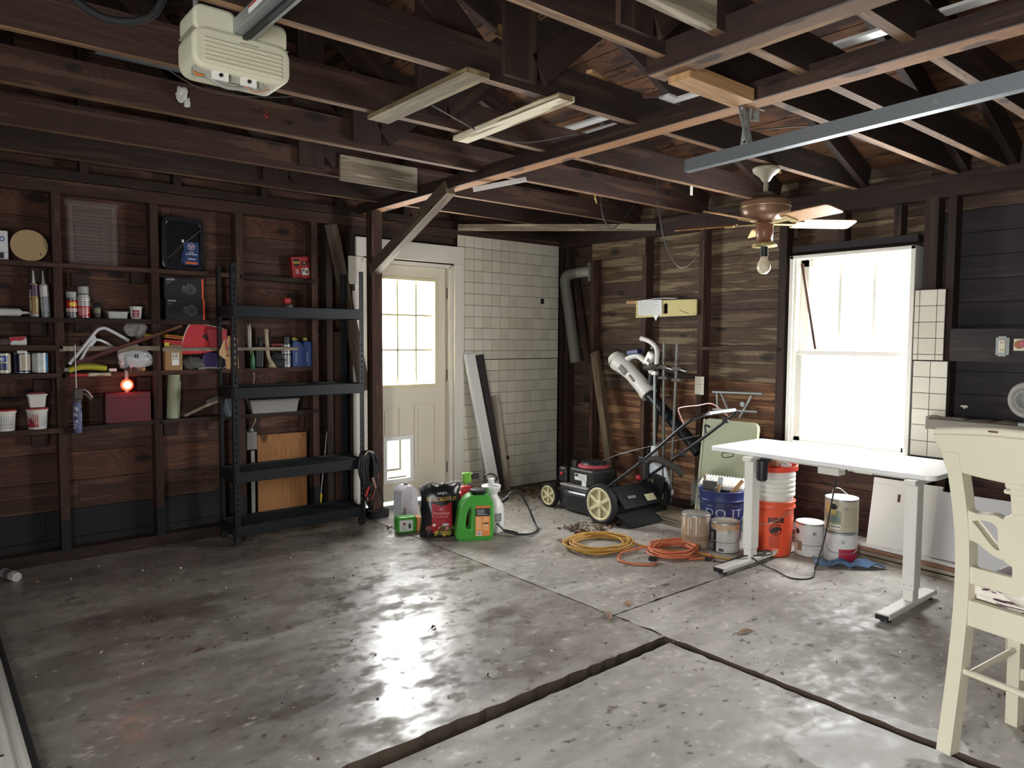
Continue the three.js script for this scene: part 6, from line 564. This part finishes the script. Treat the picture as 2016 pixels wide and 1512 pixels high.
  // green plastic table top
  const gt = thing('folded_table', 'pale green plastic folding table top leaning on the wall behind the buckets', 'table', [-0.16, 0.4, 2.08]); const ts = roundRect(0.46, 0.8, 0.05, -0.23, -0.4); const tg = ext(ts, 0.025, 0.006); tg.rotateY(-Math.PI / 2); part(gt, 'top', tg, mat({ color: '#a3aa8b', roughness: 0.5 }), [0, 0, 0], [0, 0, -0.13]); part(gt, 'rim', box(0.035, 0.8, 0.02, 0.006), mat({ color: '#b4ba9e', roughness: 0.5 }), [-0.02, 0, -0.235], [0, 0, -0.13]); part(gt, 'wire_mesh', (() => { const l = []; for (let i = 0; i < 12; i++) { l.push(bar([-0.1, -0.36 + i * 0.016, -0.25], [-0.1, -0.3 + i * 0.016, -0.15], 0.002, 4)); l.push(bar([-0.1, -0.3 + i * 0.016, -0.25], [-0.1, -0.36 + i * 0.016, -0.15], 0.002, 4)); } return merge(l); })(), M.galv, [-0.02, 0.08, 0]);
  const fr = thing('bar_bracket', 'grey steel tube bracket hanging on the wall above the green table', 'bracket'); part(fr, 'top_bar', bar([-0.05, 1.008, 1.85], [-0.05, 1.02, 2.29], 0.011, 10), M.galv); part(fr, 'leg', bar([-0.05, 1.0, 1.89], [-0.05, 0.86, 1.9], 0.008, 8), M.galv); part(fr, 'leg', bar([-0.05, 1.0, 1.93], [-0.05, 0.87, 2.0], 0.008, 8), M.galv); part(fr, 'lower_bar', bar([-0.05, 0.87, 1.86], [-0.05, 0.88, 2.25], 0.01, 10), M.galv); part(fr, 'brace', bar([-0.05, 1.0, 2.2], [-0.05, 0.82, 2.1], 0.009, 8), M.galv); part(fr, 'joint', cyl(0.02, 0.02, 0.02, 12), M.galv, [-0.055, 0.93, 2.13], [0, 0, Math.PI / 2]);
}
// ================================================================ garage door opener, rail and track
{
  const g = thing('door_opener', 'cream plastic garage door opener motor hung below the ceiling joists', 'door opener', [-4.125, 2.275, 2.79]), m = mat({ color: '#c3c1a9', roughness: 0.5 }); const W = 0.29, D = 0.14;
  const lower = roundRect(W, 0.105, 0.035, -W / 2, 0), lg = ext(lower, D, 0.012); part(g, 'lower_cover', lg, m, [0, 0, -D / 2]); const up = roundRect(W * 0.96, 0.085, 0.03, -W * 0.48, 0); for (const s of [-1, 1]) part(g, 'upper_cover', ext(roundRect(0.115, 0.07, 0.022, -0.0575, 0), D * 0.96, 0.01), m, [s * 0.083, 0.105, -D / 2]); part(g, 'back_cover', box(W * 0.9, 0.06, 0.06, 0.02), m, [0, 0.14, -0.05]);
  for (let i = 0; i < 6; i++) part(g, 'vent_rib', box(W * 0.86, 0.006, 0.008, 0.002), m, [0, 0.012 + i * 0.013, D / 2 + 0.014]); part(g, 'seam', box(W + 0.02, 0.004, D), mat({ color: '#8d8a78' }), [0, 0.107, 0]); part(g, 'scorch_mark', box(0.06, 0.003, 0.001), mat({ color: '#9a9474' }), [0.02, 0.09, D / 2 + 0.0135]);
  part(g, 'bracket_plate', box(0.22, 0.025, 0.02), mat({ color: '#98978c', roughness: 0.5 }), [-0.04, -0.02, 0.05]); for (const x of [-0.07, 0.02]) { part(g, 'light_socket', box(0.05, 0.03, 0.012), M.white, [x, -0.022, 0.065]); part(g, 'socket_hole', cyl(0.006, 0.006, 0.004, 10), M.black, [x, -0.022, 0.073], [Math.PI / 2, 0, 0]); } part(g, 'wire', tube([[-0.12, -0.02, 0.05], [-0.06, -0.05, 0.06], [0.0, -0.045, 0.06], [0.06, -0.025, 0.05]], 0.007, 20, 6), mat({ color: '#8d8b86', roughness: 0.6 })); part(g, 'wire', tube([[0.0, -0.03, 0.06], [0.04, -0.05, 0.07], [0.09, -0.03, 0.06]], 0.003, 16, 5), mat({ color: '#b37a64' })); part(g, 'wire', tube([[-0.14, -0.005, 0.05], [-0.145, -0.03, 0.06], [-0.12, -0.03, 0.06]], 0.004, 12, 5), mat({ color: '#c2702c' }));
  part(g, 'hanger_strap', bar([-0.12, 0.16, 0], [-0.12, 0.3, 0.0], 0.01, 6), M.galv); part(g, 'hanger_strap', bar([0.12, 0.16, 0], [0.12, 0.3, 0.0], 0.01, 6), M.galv);
  const r = thing('opener_rail', 'steel chain rail running from the opener over the camera', 'rail', [-4.15, 2.405, 2.84]); part(r, 'rail', box(0.05, 0.045, 3.4, 0.004), M.galv, [0.02, 0.01, 1.65], [-0.0, 0, 0]); part(r, 'rail_lip', box(0.012, 0.05, 3.4), M.steel, [0.055, 0.005, 1.65]); part(r, 'chain', box(0.014, 0.012, 3.4), M.black, [0.03, -0.022, 1.65]); part(r, 'sticker', box(0.001, 0.022, 0.11), canvasMat(128, 32, (x, w, h) => { fill(x, '#d9d9d6', 0, 0, w, h); fill(x, '#a3352c', 0, 0, w, 9); }), [-0.0062, 0.012, 0.22]); part(r, 'sprocket', cyl(0.022, 0.022, 0.012, 16), M.rust, [-0.012, -0.012, -0.02], [0, 0, Math.PI / 2]);
  const t = thing('door_track', 'galvanised garage door track hung below the joists', 'track', [0, 0, 0]); const prof = new THREE.Shape(); prof.moveTo(-0.014, -0.027); prof.lineTo(0.016, -0.03); prof.lineTo(0.018, -0.024); prof.lineTo(-0.01, -0.022); prof.lineTo(-0.01, 0.022); prof.lineTo(0.016, 0.024); prof.lineTo(0.016, 0.028); prof.lineTo(-0.014, 0.027); prof.closePath(); const L = Math.hypot(0.3, 3.2), tg = ext(prof, L); const tm = part(t, 'channel', tg, mat({ color: '#80868a', roughness: 0.5, metalness: 0.5 }), [-2.2, 2.222, 3.17]); tm.rotation.y = -0.093; for (const k of [0.1, 0.75, 1.1, 1.7]) part(t, 'bolt', cyl(0.007, 0.007, 0.006, 10), M.steel, [-2.216 - k * 0.093, 2.222, 3.17 + k], [0, 0, Math.PI / 2]);
  const perf = (len, w) => { const s = poly([[-w / 2, 0], [w / 2, 0], [w / 2, len], [-w / 2, len]]); for (let y = 0.02; y < len - 0.01; y += 0.03) { const h = new THREE.Path(); h.absellipse(0, y, 0.006, 0.006, 0, Math.PI * 2, true); s.holes.push(h); } return ext(s, 0.003); };
  const h = thing('track_hanger', 'perforated steel angle hanger holding the garage door track', 'bracket'); const strap = (name, p, q, w, face) => { const P = V(...p), Q = V(...q), L = P.distanceTo(Q), m = part(h, name, perf(L, w), M.galv, p), y = Q.sub(P).normalize(), z = V(...face).addScaledVector(y, -V(...face).dot(y)).normalize(), x = y.clone().cross(z); m.quaternion.setFromRotationMatrix(new THREE.Matrix4().makeBasis(x, y, z)); };
  strap('top_angle', [-2.42, 2.43, 3.5], [-2.1, 2.43, 3.5], 0.034, [0, 0, 1]); strap('top_flange', [-2.42, 2.446, 3.484], [-2.1, 2.446, 3.484], 0.034, [0, -1, 0]); strap('drop_strap', [-2.31, 2.43, 3.508], [-2.2, 2.24, 3.5], 0.034, [-0.3, 0, 1]); strap('drop_strap', [-2.2, 2.43, 3.49], [-2.235, 2.24, 3.49], 0.03, [-1, 0, 0.6]); strap('gusset', [-2.17, 2.43, 3.492], [-2.17, 2.36, 3.492], 0.05, [-0.6, 0, 1]);
}
// ================================================================ ceiling fan
{
  const g = thing('ceiling_fan', 'old brown ceiling fan with pale wooden blades and a bare bulb', 'ceiling fan', [-1.05, 1.86, 2.88]); const br = mat({ color: '#8a6a52', roughness: 0.35, metalness: 0.25 }), gold = mat({ color: '#b9a878', roughness: 0.35, metalness: 0.5 }), bl = wood(T.pale, '#fff2dc', 0.5);
  part(g, 'canopy', lathe([[0, 0.5], [0.022, 0.502], [0.04, 0.53], [0.075, 0.556], [0.08, 0.575], [0.07, 0.585], [0, 0.59]], 28), mat({ color: '#b3ac98', roughness: 0.5 })); part(g, 'down_rod', cyl(0.013, 0.013, 0.09, 12), mat({ color: '#9d9886', roughness: 0.5 }), [0, 0.465, 0]); part(g, 'motor_dome', lathe([[0, 0.44], [0.04, 0.436], [0.07, 0.415], [0.082, 0.385]], 30), mat({ color: '#46342a', roughness: 0.5 })); part(g, 'motor_housing', lathe([[0.08, 0.392], [0.132, 0.386], [0.142, 0.374], [0.142, 0.325], [0.134, 0.3], [0.118, 0.286], [0.08, 0.268], [0, 0.268]], 40), br); part(g, 'motor_band', lathe([[0.143, 0.352], [0.145, 0.349], [0.143, 0.346]], 40), gold); part(g, 'switch_housing', lathe([[0, 0.27], [0.05, 0.27], [0.05, 0.2], [0.045, 0.15], [0, 0.15]], 24), mat({ color: '#7d5440', roughness: 0.4 })); part(g, 'lamp_fitter', lathe([[0, 0.146], [0.052, 0.146], [0.07, 0.132], [0.072, 0.118], [0, 0.118]], 28), gold);
  part(g, 'lamp_socket', cyl(0.022, 0.024, 0.06, 16), M.black, [0, 0.09, 0]); part(g, 'bulb', lathe([[0, -0.055], [0.018, -0.052], [0.034, -0.036], [0.04, -0.014], [0.036, 0.01], [0.022, 0.036], [0.016, 0.062], [0, 0.062]], 24), mat({ color: '#d8cfb4', roughness: 0.25 }), [0, 0.01, 0]); part(g, 'pull_chain', cyl(0.0015, 0.0015, 0.12, 5), M.black, [-0.01, 0.0, 0.042]);
  for (let i = 0; i < 5; i++) { const a = (252 * Math.PI) / 180 + (i * Math.PI * 2) / 5, b = new THREE.Group(); b.name = 'blade_arm'; b.rotation.y = a; b.position.y = 0.252; g.add(b); part(b, 'iron', box(0.15, 0.008, 0.028, 0.003), gold, [0.12, 0.0, 0], [-0.15, 0, 0]); part(b, 'iron_plate', box(0.05, 0.008, 0.09, 0.003), gold, [0.2, 0.0, 0], [-0.24, 0, 0]); const s = roundRect(0.37, 0.13, 0.03, 0.17, -0.065); const q = ext(s, 0.005); q.rotateX(-Math.PI / 2); part(b, 'blade', q, bl, [0, 0.004, 0], [-0.24, 0, 0]); }
}
// ================================================================ boards and oddments in the joists
{
  const b = (label, a, c, w, h, m, cat = 'board') => { const g = thing('loose_board', label, cat); strut(g, 'board', a, c, w, h, m); return g; };
  b('wide olive-grey board nailed flat below two ceiling joists', [-3.27, 2.438, 2.22], [-3.275, 2.438, 3.0], 0.11, 0.02, mat({ map: T.gray, color: '#c9c2a0', roughness: 0.8 })); b('board with peeling white paint nailed below two ceiling joists', [-2.785, 2.436, 2.2], [-2.825, 2.436, 3.02], 0.09, 0.024, M.peel);
  b('grey plank scabbed to the side of a ceiling joist', [-2.85, 2.5, 0.985], [-2.28, 2.5, 0.985], 0.02, 0.16, M.gray); b('pale short lath wedged between rafters near the king posts', [-2.95, 2.78, 2.7], [-2.82, 2.72, 2.78], 0.02, 0.05, M.pale); b('thin pale lath lying across the joists by the track hanger', [-2.62, 2.61, 2.95], [-2.28, 2.62, 2.85], 0.03, 0.015, M.pale); b('small split splinter of wood hanging by the white strips', [-2.3, 2.59, 2.85], [-2.2, 2.585, 3.0], 0.02, 0.02, M.frameWarm);
  const s1 = thing('white_lath', 'loose white lath dangling from the joists beneath the long beam', 'lath'); strut(s1, 'lath', [-1.95, 2.43, 1.75], [-2.22, 2.36, 1.55], 0.008, 0.03, M.whiteGloss);
  // perforated dark steel plate
  const p = thing('expanded_metal', 'dark expanded steel mesh panel lying above the joists', 'mesh panel', [-4.02, 2.6, 1.95]); const l = []; for (let i = 0; i < 22; i++) for (let j = 0; j < 6; j++) { const x = -0.3 + i * 0.028 + (j % 2) * 0.014, z = -0.12 + j * 0.04; for (const q of [-1, 1]) { l.push(at(box(0.022, 0.004, 0.008), x - 0.007, 0, z + q * 0.01, 0, q * 0.9, 0)); l.push(at(box(0.022, 0.004, 0.008), x + 0.007, 0, z + q * 0.01, 0, -q * 0.9, 0)); } } part(p, 'mesh', merge(l), mat({ color: '#666d71', roughness: 0.45, metalness: 0.3 })); for (const q of [-1, 1]) part(p, 'edge', box(0.66, 0.012, 0.03), mat({ color: '#666d71', roughness: 0.45, metalness: 0.3 }), [0, 0, q * 0.15]);
  // rag, hook and nut on the joist side
  const rg = thing('white_scrap', 'crumpled white plastic scrap stapled to a joist', 'scrap', [-3.98, 2.54, 1.66]); crumple(0.03, 0.8, 1.1, 0.5, 101, 1.2, mat({ color: '#c8c6c0', roughness: 0.7 }), rg, 'scrap', [0, 0, 0.005]); crumple(0.016, 1, 1.4, 0.5, 103, 1.2, mat({ color: '#c8c6c0', roughness: 0.7 }), rg, 'tail', [0.025, -0.035, 0.005]);
  const rh = thing('red_hook', 'small red wire hook on the side of a joist', 'hook', [-3.58, 2.53, 1.66]); part(rh, 'hook', tube([[0, 0.02, 0], [0.004, -0.01, 0.01], [-0.006, -0.02, 0.015], [-0.018, -0.008, 0.012]], 0.003, 16, 6), M.redP); const nt = thing('electrical_staple', 'small square metal plate nailed to a joist beside the red hook', 'plate', [-3.46, 2.51, 1.66]); part(nt, 'plate', box(0.02, 0.02, 0.004), M.chrome, [0, 0, 0], [0, 0, 0.6]);
  // cables
  const cab = (label, pts, r = 0.004, m = M.cord) => { const g = thing('hanging_cable', label, 'cable'); part(g, 'cable', tube(pts, r, pts.length * 14, 6), m); return g; };
  cab('long black cable looping down in front of the plank wall near the corner brace', [[-1.235, 2.6, 2.2], [-1.196, 2.31, 2.2], [-1.161, 2.15, 2.2], [-1.077, 1.99, 2.2], [-0.954, 1.91, 2.2], [-0.787, 2.0, 2.2], [-0.649, 2.238, 2.2], [-0.6, 2.45, 2.2], [-0.56, 2.62, 2.22], [-0.75, 2.66, 2.5], [-1.0, 2.62, 2.8]]); cab('short black cable loop hanging from a joist beside the long one', [[-1.1, 2.6, 1.58], [-1.086, 2.41, 1.58], [-1.04, 2.285, 1.58], [-0.958, 2.24, 1.58], [-0.792, 2.37, 1.58], [-0.6, 2.6, 1.58]]); cab('sagging grey cable crossing below the joists beside the peeling board', [[-3.16, 2.46, 2.5], [-2.74, 2.43, 2.374], [-2.53, 2.42, 2.437], [-2.4, 2.44, 2.66]], 0.004, mat({ color: '#4a4644' })); cab('thin wire stretched under the joists by the opener', [[-4.25, 2.46, 2.26], [-4.0, 2.44, 2.1], [-3.75, 2.455, 2.15], [-3.62, 2.47, 2.25]], 0.002, M.rust); cab('thick black hose end curling above the opener', [[-4.6, 2.5, 2.6], [-4.48, 2.42, 2.65], [-4.36, 2.44, 2.7], [-4.3, 2.56, 2.72]], 0.012, M.rubber); cab('cable running along the rafters above the fan', [[-1.3, 2.6, 2.95], [-0.9, 2.66, 3.1], [-0.6, 2.6, 3.25], [-0.35, 2.58, 3.3]], 0.004, M.rust);
  const yh = thing('yellow_hook', 'small brass cup hook under the joist by the cable loop', 'hook', [-1.2, 2.44, 1.63]); part(yh, 'hook', tube([[0, 0.01, 0], [0, -0.02, 0], [0.012, -0.03, 0], [0.015, -0.05, 0]], 0.005, 14, 6), mat({ color: '#a8924e', roughness: 0.5 })); const y2 = thing('yellow_hook', 'brass pipe elbow sticking out beside the fan canopy', 'hook', [-0.9, 2.44, 2.88]); part(y2, 'elbow', tube([[0, -0.01, 0], [0, 0.05, 0], [-0.02, 0.06, 0.01]], 0.009, 14, 8), mat({ color: '#b39a4e', roughness: 0.4 })); const wp = thing('white_tab', 'small white metal tab hanging below a joist', 'tab', [-0.92, 2.42, 2.25]); part(wp, 'tab', box(0.025, 0.06, 0.004), M.white);
}
// ================================================================ leaves and litter on the concrete
{
  function leaf(label, p, len, wid, turn, color, curl) { const g = thing('dry_leaf', label, 'leaf', p, turn, 'dry leaves on the concrete'); const q = new THREE.PlaneGeometry(len, wid, 16, 8); q.rotateX(-Math.PI / 2); const a = q.attributes.position; for (let i = 0; i < a.count; i++) { const t = a.getX(i) / len + 0.5, w = Math.sin(Math.PI * clamp(t, 0.02, 0.98)) ** 0.8, z = a.getZ(i) * w; a.setXYZ(i, a.getX(i), 0.003 + curl * wid * 7 * (Math.abs(z) / wid) * w, z * (1 - curl * 4)); } q.computeVertexNormals(); part(g, 'blade', q, mat({ color, roughness: 0.8, side: THREE.DoubleSide })); part(g, 'stalk', tube([[-len / 2 + 0.01, 0.006, 0], [-len / 2 - 0.02, 0.012, 0.004], [-len / 2 - 0.04, 0.006, 0.012]], 0.0015, 10, 5), mat({ color: '#4a3626', roughness: 0.8 })); }
  leaf('curled tan leaf lying on the slab joint left of the short crack', [-2.27, 0.0, 2.79], 0.12, 0.06, 0.9, '#8f7660', 0.09); leaf('flat tan leaf with a long stalk at the end of the short crack', [-2.05, 0.0, 2.73], 0.075, 0.045, 0.6, '#a3805c', 0.04); leaf('pale twisted leaf between the desk foot and the step corner', [-1.9, 0.0, 3.35], 0.12, 0.04, -0.2, '#ab9478', 0.09); leaf('upright brown leaf on the concrete before the white jug', [-2.3, 0.01, 0.63], 0.07, 0.07, 0.7, '#6d3d28', 0.12); leaf('dark brown leaf on the stained bay floor far from the walls', [-4.02, 0.0, 1.9], 0.06, 0.035, 0.2, '#5a3420', 0.06); leaf('small dark leaf on the glossy concrete before the step', [-3.05, 0.0, 2.35], 0.045, 0.03, 0.4, '#3d2a20', 0.1); leaf('brown leaf below the rear of the mower', [-1.2, 0.0, 1.55], 0.1, 0.05, 0.3, '#6a4330', 0.08); leaf('thin brown sliver lying in the lower slab by the step', [-2.62, -0.034, 3.4], 0.09, 0.018, -0.2, '#5a3f34', 0.05); leaf('rust brown leaf beside the yellow cord coil', [-1.5, 0.0, 1.62], 0.1, 0.05, 1.2, '#704a36', 0.08); leaf('narrow pale leaf on the lower slab', [-2.42, -0.034, 3.62], 0.07, 0.018, -0.3, '#a5927c', 0.05);
  // uncountable crumbs
  const q = rng(404), N = 2600, d = new THREE.InstancedMesh(new THREE.TetrahedronGeometry(1, 0), mat({ roughness: 0.9 }), N), m4 = new THREE.Matrix4(), e = new THREE.Euler(), c = new THREE.Color(); d.name = 'floor_debris'; d.userData = { kind: 'stuff', label: 'scattered leaf crumbs, chips and grit on the concrete', category: 'debris' };
  for (let i = 0; i < N; i++) { let x, z; if (i < 900) { x = -0.2 - 1.6 * q() * q(); z = 0.05 + 1.3 * q() * q() + 0.4 * q(); } else if (i < 1300) { x = -2.26 - 1.6 * q(); z = 3.19 + 0.05 * q(); } else { x = -5.3 + 5.2 * q(); z = 0.2 + 4.6 * q(); } const low = x < -2.27 && z > 3.17, s = 0.002 + 0.006 * q() ** 2.5, y = (low ? -0.034 : 0) + s * 0.25; e.set(q() * 6, q() * 6, q() * 6); m4.compose(V(x, y, z), new THREE.Quaternion().setFromEuler(e), V(s * (1 + 1.8 * q()), s * 0.5, s)); d.setMatrixAt(i, m4); const k = q(); c.set(i < 1300 ? (k < 0.7 ? '#4a3626' : '#7a5f48') : k < 0.5 ? '#352a24' : k < 0.75 ? '#d8d4ca' : '#7c6a58'); d.setColorAt(i, c); } scene.add(d);
  const n2 = 520, lf = new THREE.InstancedMesh((() => { const g = new THREE.PlaneGeometry(1, 0.45, 4, 2); g.rotateX(-Math.PI / 2); const a = g.attributes.position; for (let i = 0; i < a.count; i++) a.setY(i, 0.12 * Math.sin(a.getX(i) * 4) + 0.3 * Math.abs(a.getZ(i))); g.computeVertexNormals(); return g; })(), mat({ roughness: 0.85, side: THREE.DoubleSide }), n2); lf.name = 'leaf_litter'; lf.userData = { kind: 'stuff', label: 'heap of small dry brown leaves swept into the corner', category: 'leaf litter' };
  for (let i = 0; i < n2; i++) { let x, z; if (i < 300) { x = -0.05 - 1.1 * q() * q(); z = 0.08 + 0.5 * q(); } else if (i < 420) { x = -1.05 + 0.5 * (q() - 0.5); z = 1.5 + 0.25 * (q() - 0.5); } else { x = -0.1 - 0.15 * q(); z = 1.2 + 0.7 * q(); } const s = 0.02 + 0.035 * q(); e.set(0.7 * (q() - 0.5), q() * 6, 0.7 * (q() - 0.5)); m4.compose(V(x, 0.006 + 0.01 * q(), z), new THREE.Quaternion().setFromEuler(e), V(s, s, s)); lf.setMatrixAt(i, m4); c.set(['#4c3526', '#5f452f', '#3a2a20', '#7a5a3e'][i % 4]); lf.setColorAt(i, c); } scene.add(lf);
}
scene.traverse((o) => { if (o.isMesh) { o.castShadow = true; o.receiveShadow = true; } });
renderer.render(scene, camera);
